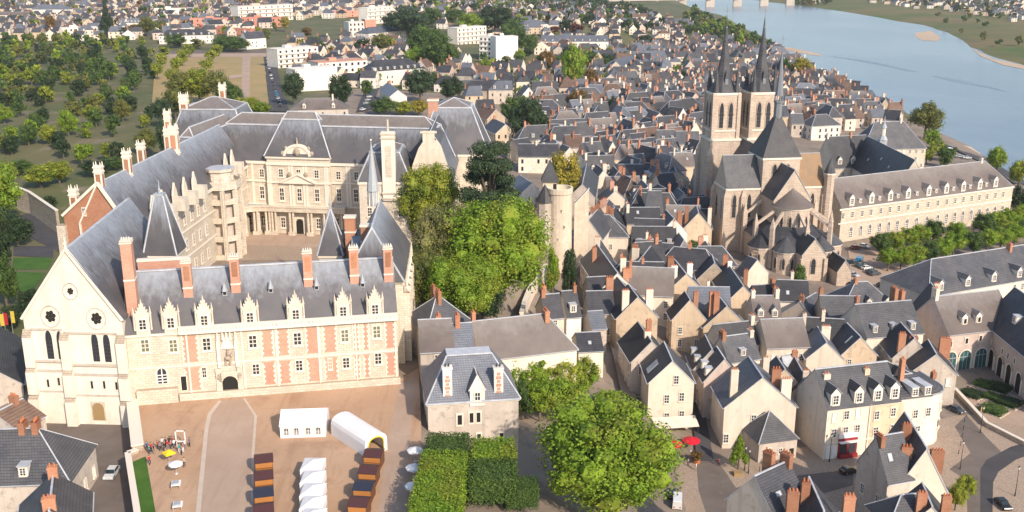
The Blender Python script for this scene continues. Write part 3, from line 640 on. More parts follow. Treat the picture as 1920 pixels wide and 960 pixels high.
t = block('corner_pavilion', 'big steep hipped slate pavilion at the right rear corner of the castle', 'pavilion', -31,332,-8,356,21.5,5.5,36,38.5)
b = MB(); b.box(-1.6,-1,0,1.6,1,9,0); b.box(-1.9,-1.3,8.2,1.9,1.3,8.8,1); obj('chimney', b, ['brick_pink','trim'], t, (-6.5,-6,30))
a = PY(672,330,290); c = PY(768,330,290)
t = block('castle_side_pavilion', 'narrow stone pavilion with tall carved white chimney on the right of the courtyard', 'pavilion', a.x,290,c.x,309,21.5,3.2,29.5,31.5)
p = PY(726,248,289); b = MB(); h = p.z-16; b.box(-1.9,-1,0,1.9,1,h,0); 
for z in (.02,.1,.9,.96): b.box(-2.15,-1.25,h*z,2.15,1.25,h*z+.45,1)
b.box(-.9,-1.1,h*.35,.9,-.9,h*.8,1); b.ring(0,0,.35,h,.3,h+3.4,6,1); obj('chimney', b, ['trim','tuffeau'], t, (p.x-t.location.x,-9.2,16))
for x in (-4.5,4.5):
    for z in (5,12.5,18.6): win(t,'stone',x,-9.5,z,1.6,3)
a = PY(768,330,297); c = PY(848,330,297)                  # unfinished wing end with a mansard profile
t = thing('unfinished_wing_end', 'cream stone wing end with curved bare gable behind the big green trees', 'castle wing', ((a.x+c.x)/2,297,0)); w = (c.x-a.x)/2
prof = [(-w,0),(w,0),(w,20),(w*.8,24.5),(w*.5,30.5),(w*.28,32.2),(-w*.3,32.2),(-w*.55,30),(-w*.85,25),(-w,20)]
b = MB(); k = len(prof)
b.poly([(x,0,z) for x, z in prof],0); b.poly([(x,1.2,z) for x, z in prof][::-1],0)
for i in range(k): p, q = prof[i], prof[(i+1)%k]; b.poly([(q[0],0,q[1]),(p[0],0,p[1]),(p[0],1.2,p[1]),(q[0],1.2,q[1])],0)
b.box(-w*.35,.1,32,w*.2,1.1,35,0); b.box(-w*.45,0,34.4,w*.3,1.3,34.9,0)
b.box(w-.6,1.2,0,w,34,20,0); b.box(-w,1.2,0,-w+.6,34,20,0); obj('wall', b, ['render_cream'], t); win(t,'slit',-w*.6,0,19,1,3)
b = MB(); b.slab([(w+.3,1.2,19.8),(w+.3,34,19.8),(w*.45,34,31),(w*.45,1.2,31)],.2,0,1); b.slab([(-w*.45,1.2,31),(-w*.45,34,31),(-w-.3,34,19.8),(-w-.3,1.2,19.8)],.2,0,1); b.slab([(w*.45,1.2,31),(w*.45,34,31),(0,34,35),(0,1.2,35)],.2,2,1); b.slab([(0,1.2,35),(0,34,35),(-w*.45,34,31),(-w*.45,1.2,31)],.2,2,1)
obj('roof', b, ['slate_blue','zinc','slate_grey'], t)
claim(t.location.x,305,9); claim(t.location.x,320,9)
# ---- chapel with flèche and brick gables behind the right end of the wing
t = thing('castle_chapel', 'small white chapel with rounded slate roof and needle spire behind the brick wing', 'chapel', (-29,205,0), math.radians(3))
b = MB(); pl = [(-6.5,0),(6,0),(6,30),(3.5,35),(-3.5,35),(-6.5,30)]; b.prism(pl,-8,18.5,0); b.prism([(x*1.05,y*1.01) for x, y in pl],17.8,18.4,1)
for y in range(2,32,5): b.box(6,y-.5,-8,7.4,y+.5,15.5,0); b.poly([(7.4,y-.5,15.5),(7.4,y+.5,15.5),(6,y+.5,17.2),(6,y-.5,17.2)],0); b.ring(6.7,y,.35,15.8,.03,19.6,4,1)
obj('wall', b, ['tuffeau','trim'], t)
b = MB(); e = [(-6.9,-.2,18.5),(6.4,-.2,18.5),(6.4,30,18.5),(3.7,35.4,18.5),(-3.7,35.4,18.5),(-6.9,30,18.5)]; r0, r1 = (-.2,1.5,30),(-.2,27,30)
for q in ([e[0],e[1],r0],[e[1],e[2],r1,r0],[e[2],e[3],r1],[e[3],e[4],r1],[e[4],e[5],r1],[e[5],e[0],r0,r1]): b.poly(q,0)
b.beam(r0,r1,.4,.3,1); b.beam(e[0],r0,.3,.3,1); b.beam(e[1],r0,.3,.3,1); obj('roof', b, ['slate_castle','zinc'], t)
b = MB(); b.ring(0,0,1.1,0,1.1,3.5,8,0); b.ring(0,0,1.4,3.5,.05,15,8,0)
for k in range(8): a = k*math.pi/4; b.ring(1.2*math.cos(a),1.2*math.sin(a),.16,0,.02,5.4,4,1)
b.ball((0,0,15.2),.25,6,4,1); obj('fleche', b, ['leadgrey','trim'], t, (-1.6,24,29.3))
for y in (4.5,9.5,14.5,19.5,24.5): win(t,'clancet',6.02,y,9,1.4,8,math.pi/2,name='lancet_window')
claim(-29,212,8); claim(-29,225,8)
for px, pyt, pyb, wpx, Y, lab in ((656,404,458,20,228,'orange brick chimney gable left of the chapel roof'),(687,420,472,20,214,'stubby orange brick chimney gable touching the chapel roof')):
    p = PY(px,pyt,Y); q = PY(px,pyb,Y); w = wpx/2*.118; t = thing('brick_stack', lab, 'chimney', (p.x,Y,0)); b = MB(); b.box(-w,-.8,-1,w,.8,p.z-.5,0); b.box(-w-.2,-1,p.z-.5,w+.2,1,p.z,1); b.box(-w-.1,-.9,p.z-4,w+.1,.9,p.z-3.6,1); obj('shaft', b, ['brick_orange','trim'], t)
    b = MB(); b.box(-w-2.5,.8,-1,w+2.5,6,q.z-3,0); b.slab([(-w-2.7,.7,q.z-3),(w+2.7,.7,q.z-3),(w+2.7,3.4,q.z+2.6),(-w-2.7,3.4,q.z+2.6)],.2,1); b.slab([(w+2.7,6.2,q.z-3),(-w-2.7,6.2,q.z-3),(-w-2.7,3.4,q.z+2.6),(w+2.7,3.4,q.z+2.6)],.2,1); obj('side_roof', b, ['tuffeau','slate_castle'], t); claim(p.x,Y,4)
# ================================================================ houses
WALLN = {'render_cream':'cream','render_white':'white','render_ochre':'ochre','render_grey':'greyish','render_pink':'pinkish','rubble':'rough stone','abbey_stone':'pale stone','tuffeau':'pale stone','brick_orange':'brick'}
ROOFN = {'slate_dark':'dark slate','slate_grey':'grey slate','slate_blue':'bluish slate','slate_brown':'brownish slate','roof_tile':'brown tile','zinc':'pale zinc','slate_castle':'grey slate'}
HOUSES = []
def dormer_mesh(dw, dh, k, roof, kind):
    b = MB(); dp = dh/k+.4; hw = dw/2
    b.box(-hw,0,-.3,hw,dp,dh,0)
    if kind == 'g':
        b.poly([(-hw,0,dh),(hw,0,dh),(0,0,dh+dw*.55)],0); q = dp+dw*.55/k
        b.slab([(-hw-.2,-.25,dh-.12),(0,-.25,dh+dw*.58),(0,q,dh+dw*.58),(-hw-.2,q-.6,dh-.12)][::-1],.1,1,2); b.slab([(0,-.25,dh+dw*.58),(hw+.2,-.25,dh-.12),(hw+.2,q-.6,dh-.12),(0,q,dh+dw*.58)][::-1],.1,1,2)
    else: b.box(-hw-.15,-.2,dh,hw+.15,dp+.2,dh+.14,2)
    return b.mesh('dormer', [MT['render_white'],MT[roof],MT['zinc']])
POTN = {}
def house(P0, P1, w, zr, ze, zg, wall, roof, label=None, hip=(0,0), ch=(), dm=(), sky=(), wins=1, name='house', cat='house', group=None, wk='house', fl=3.6, bay=3.2, ridge='zinc', rz=None, far=False):
    P0 = Vector(P0[:2]); P1 = Vector(P1[:2]); c = (P0+P1)/2; d = P1-P0; L = d.length; a = math.atan2(d.y,d.x)
    r, e = zr-zg, ze-zg; k = (r-e)/w
    t = thing(name, label, cat, (c.x,c.y,zg), a, group); x0, x1 = -L/2-hip[0]*w, L/2+hip[1]*w
    n = max(1, round(L/(2*w)))
    for i in range(n): q = P0.lerp(P1,(i+.5)/n); claim(q.x,q.y,w)
    b = MB(); B0 = -4
    for y, s in ((-w,1),(w,-1)): b.poly([(x0,y,B0),(x1,y,B0),(x1,y,e),(x0,y,e)][::s],0)
    for x, h, s in ((x0,hip[0],-1),(x1,hip[1],1)):
        b.poly([(x,-w,B0),(x,w,B0),(x,w,e)]+([] if h else [(x,0,r)])+[(x,-w,e)],0)
    obj('wall', b, [wall], t)
    b = MB(); oh = .35; zo = e-k*oh+.1; g0, g1 = x0-(oh if hip[0] else .12), x1+(oh if hip[1] else .12); R0, R1 = (-L/2-(0 if hip[0] else .12),0,r+.1),(L/2+(0 if hip[1] else .12),0,r+.1)
    y = w+oh; th = .16 if not far else .1
    b.slab([(g0,-y,zo),(g1,-y,zo),R1,R0],th,0,1); b.slab([(g1,y,zo),(g0,y,zo),R0,R1],th,0,1)
    if hip[0]: b.slab([(g0,y,zo),(g0,-y,zo),R0],th,0,1)
    if hip[1]: b.slab([(g1,-y,zo),(g1,y,zo),R1],th,0,1)
    if not far:
        b.beam(R0,R1,.3,.16,1); b.beam((g0,-y-.08,zo-.06),(g1,-y-.08,zo-.06),.16,.14,1); b.beam((g0,y+.08,zo-.06),(g1,y+.08,zo-.06),.16,.14,1)
        for h, R_, g in ((hip[0],R0,g0),(hip[1],R1,g1)):
            if h: b.beam(R_,(g,-y,zo),.2,.12,1); b.beam(R_,(g,y,zo),.2,.12,1)
    obj('roof', b, [roof, ridge], t)
    for q in ch:
        kind, tt, off, up = q[0], q[1], q[2], q[3]; hx, hy = (q[4], q[5]) if len(q) > 4 else (.4,.65)
        x = -L/2+L*tt; x = max(x0+hx+.02, min(x1-hx-.02, x)); y = off*w; zb = r-abs(y)*k-hx-.5
        cb = MB(); zt = r+up; cb.box(-hx,-hy,0,hx,hy,zt-zb,0); cb.box(-hx-.08,-hy-.08,zt-zb-.35,hx+.08,hy+.08,zt-zb-.15,0)
        m = {'b':'brick_orange','s':'render_cream','p':'brick_pink','w':'render_white','r':'rubble'}[kind]
        if not far: pots(cb,*((0,-hy*.9,0,hy*.9) if hy > hx else (-hx*.9,0,hx*.9,0)),zt-zb,max(1,round(max(hx,hy)*2/.6)),1,.15,.55)
        else: cb.box(-hx*.6,-hy*.8,zt-zb,hx*.6,hy*.8,zt-zb+.4,1)
        obj('chimney', cb, [m,'terracotta'], t, (x,y,zb))
    ca, sa = math.cos(a), math.sin(a)
    def facing(nx, ny):
        wx, wy = nx*ca-ny*sa, nx*sa+ny*ca; return -(wx*c.x+wy*c.y)/c.length
    fs = -1 if facing(0,-1) > 0 else 1
    if dm:
        nd, dw, dh, kind = dm[0], dm[1], dm[2], dm[3]; side = fs*(dm[4] if len(dm) > 4 else 1)
        dmesh = dormer_mesh(dw,dh,k,roof,kind)
        for i in range(nd):
            x = x0+(x1-x0)*(i+.5)/nd; yy = w-.7; o = put('dormer', dmesh, t, (x,side*yy,r-yy*k+.05), 0 if side < 0 else math.pi)
            win(o,'house',0,-.03,dh*.5,dw*.74,dh*.84)
    for tt, side, s, sw, sh in sky:
        y = fs*side*w*(1-s); zz = r-abs(y)*k+.16; an = math.atan(k); sb = MB(); sb.box(-sw/2,-sh/2,0,sw/2,sh/2,.12,0); sb.box(-sw/2+.12,-sh/2+.12,.12,sw/2-.12,sh/2-.12,.14,1)
        o = obj('skylight', sb, ['leadgrey','zinc'], t, (-L/2+L*tt,y,zz)); o.rotation_euler = (an*(1 if y < 0 else -1),0,0)
    if wins:
        for nx, ny, p, ln in ((0,-1,(x0,-w),x1-x0),(0,1,(x1,w),x1-x0),(-1,0,(x0,w),2*w),(1,0,(x1,-w),2*w)):
            if facing(nx,ny) < .12: continue
            nb = int((ln-.8)/bay); nf = max(1,int((e-.3)/fl))
            blank = R.random() < .1 and nx != 0
            if blank: continue
            for j in range(nf):
                for i in range(nb):
                    if R.random() < .2: continue
                    o = (i+.5)/nb*ln; tx, ty = -ny, nx
                    x, y = p[0]+tx*o, p[1]+ty*o; z = .3+fl*(j+.55)
                    if z+1.2 > e: continue
                    win(t, wk if R.random() < .85 else 'blank', x+nx*.02, y+ny*.02, z, 1.2 if not far else 1.05, 2.15 if not far else 1.75, math.atan2(ny,nx)+math.pi/2)
    HOUSES.append((t, dict(wall=wall, roof=roof, nch=len(ch), ndm=dm[0] if dm else 0, hip=hip, gable=max(facing(-1,0),facing(1,0)) > .75, L=L, w=w, r=r)))
    return t
def chs(s):
    """'b0 s1/.4^2' -> chimneys: kind, place along the ridge, /offset towards an eave, ^height above the ridge"""
    out = []
    for tok in s.split():
        v = {'': 0, '/': 0, '^': 1.6, '*': 0}; cur = ''; buf = ''
        for chx in tok[1:]+' ':
            if chx in '/^* ':
                if buf: v[cur] = float(buf)
                cur, buf = chx, ''
            else: buf += chx
        q = v['*']; out.append((tok[0], v[''], v['/'], v['^'])+((.42*min(q,1.2), .5*q+.12) if q else ()))
    return out
W_ = {'c':'render_cream','w':'render_white','o':'render_ochre','g':'render_grey','p':'render_pink','r':'rubble','t':'tuffeau'}
R_ = {'d':'slate_dark','g':'slate_grey','b':'slate_blue','n':'slate_brown','t':'roof_tile','z':'zinc'}
def H(ax, ay, bx, by, h, w, wr, label=None, e=.62, hip=(0,0), ch='', dm=(), sky=(), wins=1, **kw):
    P0 = PT(ax,ay,h); P1 = PZ(bx,by,P0.z); zr = P0.z; c = (P0+P1)/2; zg = T(c.x,c.y)
    gw = kw.pop('gw', ()); t = house(P0,P1,w,zr,zg+(zr-zg)*e,zg,W_[wr[0]],R_[wr[1]],label,hip,chs(ch),dm,sky,wins,**kw)
    d = (P1-P0); d.z = 0; L = d.length; d.normalize(); n = Vector((-d.y,d.x,0)); Q = P0-d*.03
    for px, py in gw:                # windows surveyed on the gable end
        p = PW(Q,Q+n,px,py); win(t,'house',-L/2-.03,(p-P0).dot(n),p.z-zg,1.3,2.3,-math.pi/2)
    return t
def HF(A, B, w, ze, zr, zg, wr, label, **kw):          # by its front wall line
    A, B = Vector(A), Vector(B); d = (B-A); n = Vector((-d.y,d.x,0)).normalized()
    if n.y < 0: n = -n
    ch = kw.pop('ch', '')
    return house(A+n*w,B+n*w,w,zr,ze,zg,W_[wr[0]],R_[wr[1]],label,ch=chs(ch),**kw)
# ---- round tower with its cap house, and the rampart
p = PZ(1049,478,-5); TX, TY = p.x, p.y+4
t = thing('round_tower', 'round pale stone medieval tower with pointed cap house beside the big green trees', 'tower', (TX,TY,-5), 0)
b = MB(); b.ring(0,0,4.1,-8,3.75,19,24,0); b.ring(0,0,4.1,19,4.1,20.6,24,0); b.ring(0,0,3.75,18.7,4.1,19,24,1); b.ring(0,0,4.1,20.6,3.5,20.62,24,1); b.ring(0,0,3.5,20.6,3.5,19.2,24,0); b.ring(0,0,3.5,19.2,.01,19.25,24,1)
obj('wall', b, ['tower_stone','trim'], t)
b = MB(); b.ring(-4.6,-1.0,2.5,-8,2.5,16.5,8,0); b.ring(-4.6,-1.0,3.0,16.4,.05,21.8,8,1); obj('stair_turret', b, ['render_grey','slate_dark'], t)
b = MB(); b.box(-5.2,.2,16,-.8,4,22.6,0); b.ring(-3,2.1,3.9,22.4,.05,29,4,1,ph=math.pi/4); b.box(-2,.1,19.4,-1.0,.25,21.6,2); obj('cap_house', b, ['tower_stone','slate_dark','dark'], t)
for x, z in ((.5,14),(1.5,9),(-.5,5)): win(t,'slit',x,-3.95,z,.4,1.0,name='slit_window')
claim(TX,TY,5)
def wall_line(name, label, pts, h, mat, th=.9, cat='wall', z0=-6, group=None):
    p0 = pts[0]; o = thing(name, label, cat, tuple(p0), 0, group); b = MB(); c = MB()
    for p, q in zip(pts, pts[1:]):
        p, q = Vector(p)-Vector(p0), Vector(q)-Vector(p0); d = (q-p).to_2d().normalized(); n = Vector((-d.y,d.x))*th/2
        k = [(p.x+n.x,p.y+n.y),(q.x+n.x,q.y+n.y),(q.x-n.x,q.y-n.y),(p.x-n.x,p.y-n.y)]; hz_ = [p.z+h,q.z+h,q.z+h,p.z+h]
        b.faces([(x,y,z-h+z0) for (x,y),z in zip(k,hz_)]+[(x,y,z) for (x,y),z in zip(k,hz_)],[(0,1,5,4),(1,2,6,5),(2,3,7,6),(3,0,4,7),(4,5,6,7)],0)
        m = [(x*1.0,y*1.0) for x,y in k]; c.beam(Vector((p.x,p.y,p.z+h+.1)),Vector((q.x,q.y,q.z+h+.1)),th+.25,.2,0)
    obj('masonry', b, [mat], o); obj('coping', c, ['trim'], o); return o
p, q = PZ(1073,475,-8), PZ(1097,474,-9); p.y = q.y = TY+1
wall_line('rampart_wall', 'high cream rampart wall stub adjoining the right side of the round tower', [(p.x,p.y,-3),(q.x,q.y,2)], 13, 'tower_stone', 1.2, z0=-9)
pts = [PT(x,y) for x,y in ((1024,520),(1006,545),(992,568),(983,592),(978,615))]
wall_line('rampart_wall', 'curved pale garden wall following the edge of the wooded castle hill', [(v.x,v.y,v.z) for v in pts], 4, 'render_cream', 1.0)
pts = [PZ(*q,0) for q in ((248,757),(259,846))]
wall_line('retaining_wall', 'thick weathered stone wall between the forecourt and the sunk street', [(v.x,v.y,0) for v in pts], 1.1, 'rubble', 1.9)
pts = [PZ(*q,0) for q in ((258,848),(240,854),(257,960),(263,1010))]
wall_line('retaining_wall', 'low stone kerb wall along the left edge of the green grass strip', [(v.x,v.y,0) for v in pts], .5, 'rubble', .8)
pts = [PT(*q) for q in ((1092,612),(1125,606),(1150,618))]
wall_line('garden_wall', 'rough stone garden wall behind the little slate shed', [(v.x,v.y,v.z) for v in pts], 3, 'rubble', .7)
pts = [PZ(*q,-21) for q in ((1790,735),(1850,800),(1925,838))]
wall_line('terrace_wall', 'low stone terrace wall along the garden of the arcaded courtyard', [(v.x,v.y,v.z) for v in pts], 1.0, 'rubble', .6, z0=-2)
pts = [PT(*q) for q in ((35,392),(60,402),(112,440))]
wall_line('terrace_wall', 'tall retaining wall under the terrace garden at the far left', [(v.x,v.y,v.z) for v in pts], 9, 'rubble', 1.0)
# ---- house on the forecourt's right edge
A, B_ = PZ(804,838,-4), PZ(972,826,-4); f = Frame(A,B_)
t = thing('corner_house', 'tan rendered house with hipped bluish roof and two patterned chimneys beside the clipped hedge', 'house', (A.x,A.y,-4), f.a); L = f.L; Dp = 14
ze = f.at(806,757)[1]+4; p = f.at(838,666,5.5); q = f.at(921,661,5.5); zr = p[1]+4
b = MB(); b.box(0,0,-8,L,Dp,ze,0); b.box(-.15,-.18,ze-.5,L+.15,0,ze-.1,1); obj('wall', b, ['render_grey','trim'], t)
b = MB(); e = [(-.4,-.4,ze),(L+.4,-.4,ze),(L+.4,Dp,ze),(-.4,Dp,ze)]; r0, r1, r2, r3 = (p[0],5.5,zr),(q[0],5.5,zr),(q[0],9,zr),(p[0],9,zr)
for F4 in ([e[0],e[1],r1,r0],[e[1],e[2],r2,r1],[e[2],e[3],r3,r2],[e[3],e[0],r0,r3]): b.poly(F4,0)
b.poly([r0,r1,r2,r3],1); b.beam(r0,r1,.4,.25,1); b.beam(e[0],r0,.25,.2,1); b.beam(e[1],r1,.25,.2,1); b.beam(e[0],e[1],.25,.25,1); obj('roof', b, ['slate_blue','zinc'], t)
for px in (838,934):
    x, z = f.at(px,690,1.2); b = MB(); z0 = ze-.3; b.box(-.85,-.7,0,.85,.7,z+4-z0,0); n = int((z+4-z0)/.75)
    for k in range(n-1): b.box(-.5 if k % 2 else -.32,-.74,.4+k*.75,.5 if k % 2 else .32,-.69,1.0+k*.75,1)
    b.box(-1,-.85,z+4-z0,1,.85,z+4.3-z0,0); pots(b,-.6,0,.6,0,z+4.3-z0,2,2); obj('chimney', b, ['render_white','brick_pink','iron'], t, (x,1.2,z0))
x, z = f.at(895,746); b = MB(); b.box(-1.4,-.25,ze-1.0,1.4,3,ze+2.2,0); b.poly([(-1.5,-.3,ze+2.2),(1.5,-.3,ze+2.2),(0,-.3,ze+5.2)],0); b.slab([(-1.6,-.3,ze+2.1),(0,-.3,ze+5.2),(0,5,ze+5.2),(-1.6,5,ze+2.1)][::-1],.12,1,0); b.slab([(0,-.3,ze+5.2),(1.6,-.3,ze+2.1),(1.6,5,ze+2.1),(0,5,ze+5.2)][::-1],.12,1,0)
d = obj('dormer', b, ['render_white','slate_blue'], t, (x,0,0)); win(d,'small',0,-.28,ze+1.0,1.3,1.9)
for px, py, w_ in ((862,787,1.4),(884,783,1.2),(897,782,1.2),(898,822,1.2),(940,820,1.2)): x, z = f.at(px,py); win(t,'slit',x,0,z+4,w_,2.7)
claim(*(f.A+f.u*6+f.n*6).to_2d(),7); claim(*(f.A+f.u*12+f.n*6).to_2d(),7)
HOUSES_HAND = None
# ---- curved corner building with the shop
A, B_ = PZ(1543,862,-21), PZ(1700,841,-21); f = Frame(A,B_); t = thing('corner_building', 'long pale corner building with red shop front, six dormers and rounded right end', 'building', (A.x,A.y,-21), f.a); Dp = 12.5
x2 = f.at(1768,833)[0]; ze = f.at(1552,767)[1]+21; zr = f.at(1543,690,6.2)[1]+21; La = f.at(1688,760)[0]
fr = [(0,0),(La,0),(x2-4.5,0)]+[(x2-4.5+5.5*math.sin(a),5.5-5.5*math.cos(a)) for a in (.4,.8,1.2,1.57)]+[(x2+1,Dp)]
bk = [(0,Dp),(x2+1,Dp)]
b = MB()
for i in range(len(fr)-1):
    p, q = fr[i], fr[i+1]; hh = ze+(.5 if i else 0); b.poly([(p[0],p[1],-3),(q[0],q[1],-3),(q[0],q[1],hh),(p[0],p[1],hh)],(2 if i == 0 else 0)); 
    d = Vector((q[0]-p[0],q[1]-p[1])).normalized(); n_ = Vector((d.y,-d.x))
    for z in (3.6,hh-.5): b.poly([(p[0]+n_.x*.2,p[1]+n_.y*.2,z),(q[0]+n_.x*.2,q[1]+n_.y*.2,z),(q[0]+n_.x*.2,q[1]+n_.y*.2,z+.35),(p[0]+n_.x*.2,p[1]+n_.y*.2,z+.35)],1); b.poly([(p[0]+n_.x*.2,p[1]+n_.y*.2,z+.35),(q[0]+n_.x*.2,q[1]+n_.y*.2,z+.35),(q[0],q[1],z+.35),(p[0],p[1],z+.35)],1)
b.poly([(0,Dp,-3),(0,0,-3),(0,0,ze),(0,6.2,zr-.2),(0,Dp,ze)],0); b.poly([(x2+1,Dp,-3),(0,Dp,-3),(0,Dp,ze),(x2+1,Dp,ze)],0)
xm = f.at(1628,800)[0]; b.box(xm,-.1,0,f.at(1690,800)[0],0,ze-.6,3); b.box(xm-.15,-.25,0,xm+.1,0,ze,1)
obj('wall', b, ['render_cream','trim','render_cream','render_ochre'], t)
b = MB(); rp = [(0,6.2,zr),(La,6.2,zr),(x2-5,6.2,zr)]
ev = [(fr[0][0]-.1,-.4,ze-.2),(La,-.4,ze-.2)]; b.slab([ev[0],ev[1],(La,6.2,zr),(-.1,6.2,zr)],.18,0,1); b.beam((-.1,6.2,zr),(La,6.2,zr),.35,.25,1)
zr2 = f.at(1700,701,6.2)[1]+21; rr = (x2-5.5,6.2,zr2); prev = (La,-.4,ze+.3)
b.slab([prev,(fr[2][0],-.4,ze+.3),rr,(La,6.2,zr2)],.18,0,1)
for i in range(2,len(fr)-1):
    p, q = fr[i], fr[i+1]; k = 1.05; P = lambda v: (x2-4.5+(v[0]-x2+4.5)*k, 5.5+(v[1]-5.5)*k if v[1] < 6 else v[1], ze+.3); b.poly([P(p),P(q),rr],0); b.beam(P(p),P(q),.2,.25,1)
b.slab([(x2+1,Dp+.3,ze),(-.1,Dp+.3,ze),(-.1,6.2,zr),(La,6.2,zr),rr],.15,0,1); b.beam((La,6.2,zr2),rr,.35,.25,1)
obj('roof', b, ['slate_grey','zinc'], t)
dmm = dormer_mesh(2.3,2.9,(zr-ze)/6.2,'slate_grey','g'); dm2 = dormer_mesh(1.7,2.1,(zr2-ze)/6.2,'slate_grey','f')
for px, py, me, dh in ((1569,742,dmm,2.9),(1613,737,dmm,2.9),(1648,738,dmm,2.9),(1680,732,dmm,2.9),(1716,748,dm2,2.1),(1740,742,dm2,2.1)):
    x = f.at(px,py)[0]; o = put('dormer', me, t, (x,.25,ze+.35)); win(o,'house',0,-.03,dh*.5,1.5,dh*.8)
for row in (((1565,782),(1587,778),(1609,775),(1643,778),(1674,772),(1716,776),(1740,772),(1762,767)),((1563,812),(1585,808),(1607,804),(1641,808),(1673,803),(1720,806),(1744,802),(1760,798))):
    for i, (px, py) in enumerate(row):
        x, z = f.at(px,py)
        if x > x2-5: a = .75; win(t,'house',x2-4.5+5.52*math.sin(a),5.5-5.52*math.cos(a),z+21,1.35,2.2,a); continue
        win(t,'blank' if i in (0,2) and py < 790 else 'house',x,-.12 if xm < x < La else -.02,z+21,1.35,2.2)
x, z = f.at(1588,840); b = MB(); b.box(-2.3,-.25,-1.9,2.3,.05,2.6,0); b.box(-1.9,-.3,-1.2,-.2,-.26,1.4,1); b.box(.2,-.3,-1.2,1.9,-.26,1.4,1); b.box(-2.3,-1.1,1.7,2.3,-.25,1.9,2); b.box(-2.2,-.9,-2.0,2.2,-.3,-1.1,0); b.box(-2.4,-.35,2.6,2.4,0,3.7,2)
obj('shop_front', b, ['shop_red','glass','white_paint'], t, (x,0,max(z+21,2.1)))
x, z = f.at(1559,846); b = MB(); b.box(-1.4,-.12,0,1.4,.02,3.2,0); b.box(-.03,-.15,0,.03,-.12,3.1,1); obj('garage_door', b, ['white_paint','render_grey'], t, (x,0,0))
for px, pyt, kind, ww in ((1549,700,'render_cream',.8),(1624,690,'render_ochre',.6),(1692,672,'brick_orange',.5),(1750,697,'brick_orange',.5)):
    x, z = f.at(px,pyt,5); b = MB(); b.box(-ww,-.5,0,ww,.5,z+21-ze-2,0); pots(b,-ww*.8,0,ww*.8,0,z+21-ze-2,2); obj('chimney', b, [kind,'terracotta'], t, (x,4.8,ze+2))
for i in range(5): p = f.A+f.u*(3+i*5.5)+f.n*6; claim(p.x,p.y,6)
# ---- arcaded courtyard wings
A, Bc, Cc = PZ(1770,698,-21), PZ(1852,687,-21), PZ(1965,790,-21)
f = Frame(A,Bc); ze = f.at(1851,618)[1]; zr = f.at(1820,549,7.5)[1]
t = HF(A,Bc+(Bc-A).normalized()*7,7.5,ze,zr,-21,'pn','pinkish stone wing with three tall glazed arches facing the planted garden',wins=0,hip=(0,0),ch='s0^2.5*1.6',name='arcaded_wing',cat='building')
def on(t, fr, px, py, y=-.05):
    x, z = fr.at(px,py); w = fr.A+fr.u*x-fr.n*.05; q = w.to_2d()-t.location.to_2d(); a = -t.rotation_euler.z
    return (q.x*math.cos(a)-q.y*math.sin(a), q.x*math.sin(a)+q.y*math.cos(a), z-t.location.z, fr.a+a)
def arch(t, fr, px, py, w, h, glass, name='arch'):
    b = MB(); n = 8; r = w/2; arc = [(r*math.cos(math.pi*i/n), -.14, h-r+r*math.sin(math.pi*i/n)) for i in range(n+1)]; b.poly([(-r,-.14,0),(r,-.14,0)]+arc,1)
    R2 = r+.4; a2 = [(R2*math.cos(math.pi*i/n), -.22, h-r+R2*math.sin(math.pi*i/n)) for i in range(n+1)]; a1 = [(x,-.22,z) for x,_,z in arc]
    for i in range(n): b.poly([a1[i],a2[i],a2[i+1],a1[i+1]],0); b.poly([a1[i],a1[i+1],(a1[i+1][0],-.1,a1[i+1][2]),(a1[i][0],-.1,a1[i][2])],0)
    b.box(-R2,-.22,0,-r,.05,h-r,0); b.box(r,-.22,0,R2,.05,h-r,0)
    if glass == 'teal_glass':
        for x in (-r*.33,r*.33): b.box(x-.06,-.2,0,x+.06,-.14,h-.5,2)
        b.box(-r,-.2,h-r-.1,r,-.14,h-r+.1,2)
    x, y, z, a = on(t,fr,px,py); o = obj(name, b, ['trim',glass,'leadgrey'], t, (x,y,0)); o.rotation_euler.z = a; return o
plain('teal_glass', (.05,.12,.12), .1, spec=.6)
for px in (1779,1806,1835): arch(t,f,px,690,3.6,5.6,'teal_glass')
for px, py in ((1782,645),(1812,639),(1838,634)): x, y, z, a = on(t,f,px,py); win(t,'slit',x,y,z,1.4,2.0,a)
for px, py in ((1812,604),(1838,600)):
    o = put('dormer', dormer_mesh(1.8,2.2,(zr-ze)/7.5,'slate_brown','g'), t, (on(t,f,px,640)[0],-6.0,ze+21+1.5)); win(o,'slit',0,-.05,1.0,1.4,1.8)
f2 = Frame(Bc,Cc); ze2 = f2.at(1920,667)[1]
d = (Cc-Bc); n = Vector((-d.y,d.x,0)).normalized(); n = n if n.x > 0 else -n; A2, C2 = Bc+n*7.5-d.normalized()*7, Cc+n*7.5
t2 = house(A2,C2,7.5,zr+1.5,ze,-21,'render_pink','slate_dark','pinkish wing with dark pointed arches and dark roof along the right frame edge',wins=0,hip=(0,0),name='arcaded_wing',cat='building')
for px, py in ((1857,690),(1873,706),(1889,721),(1907,738)): arch(t2,f2,px,py,2.6,5.4,'dark')
for px, py in ((1858,638),(1880,659),(1891,667),(1903,677)): x, y, z, a = on(t2,f2,px,py); win(t2,'slit',x,y,z,1.2,2.0,a)
for k in (.3,.5,.7):
    q = A2.lerp(C2,k)
    lx = (k-.5)*(C2-A2).to_2d().length; sgn = 1 if (Vector((0,1,0))-n).length and True else 1
    # on the slope that looks at the garden
    wv = -n; a = -t2.rotation_euler.z; ly = wv.x*math.sin(a)+wv.y*math.cos(a); side = 1 if ly > 0 else -1
    o = put('dormer', dormer_mesh(1.9,2.2,(zr+1.5-ze)/7.5,'slate_dark','f'), t2, (lx,side*4.8,ze+21+(zr+1.5-ze)*2.7/7.5), 0 if side < 0 else math.pi); win(o,'small',0,-.05,1.1,1.5,1.7)
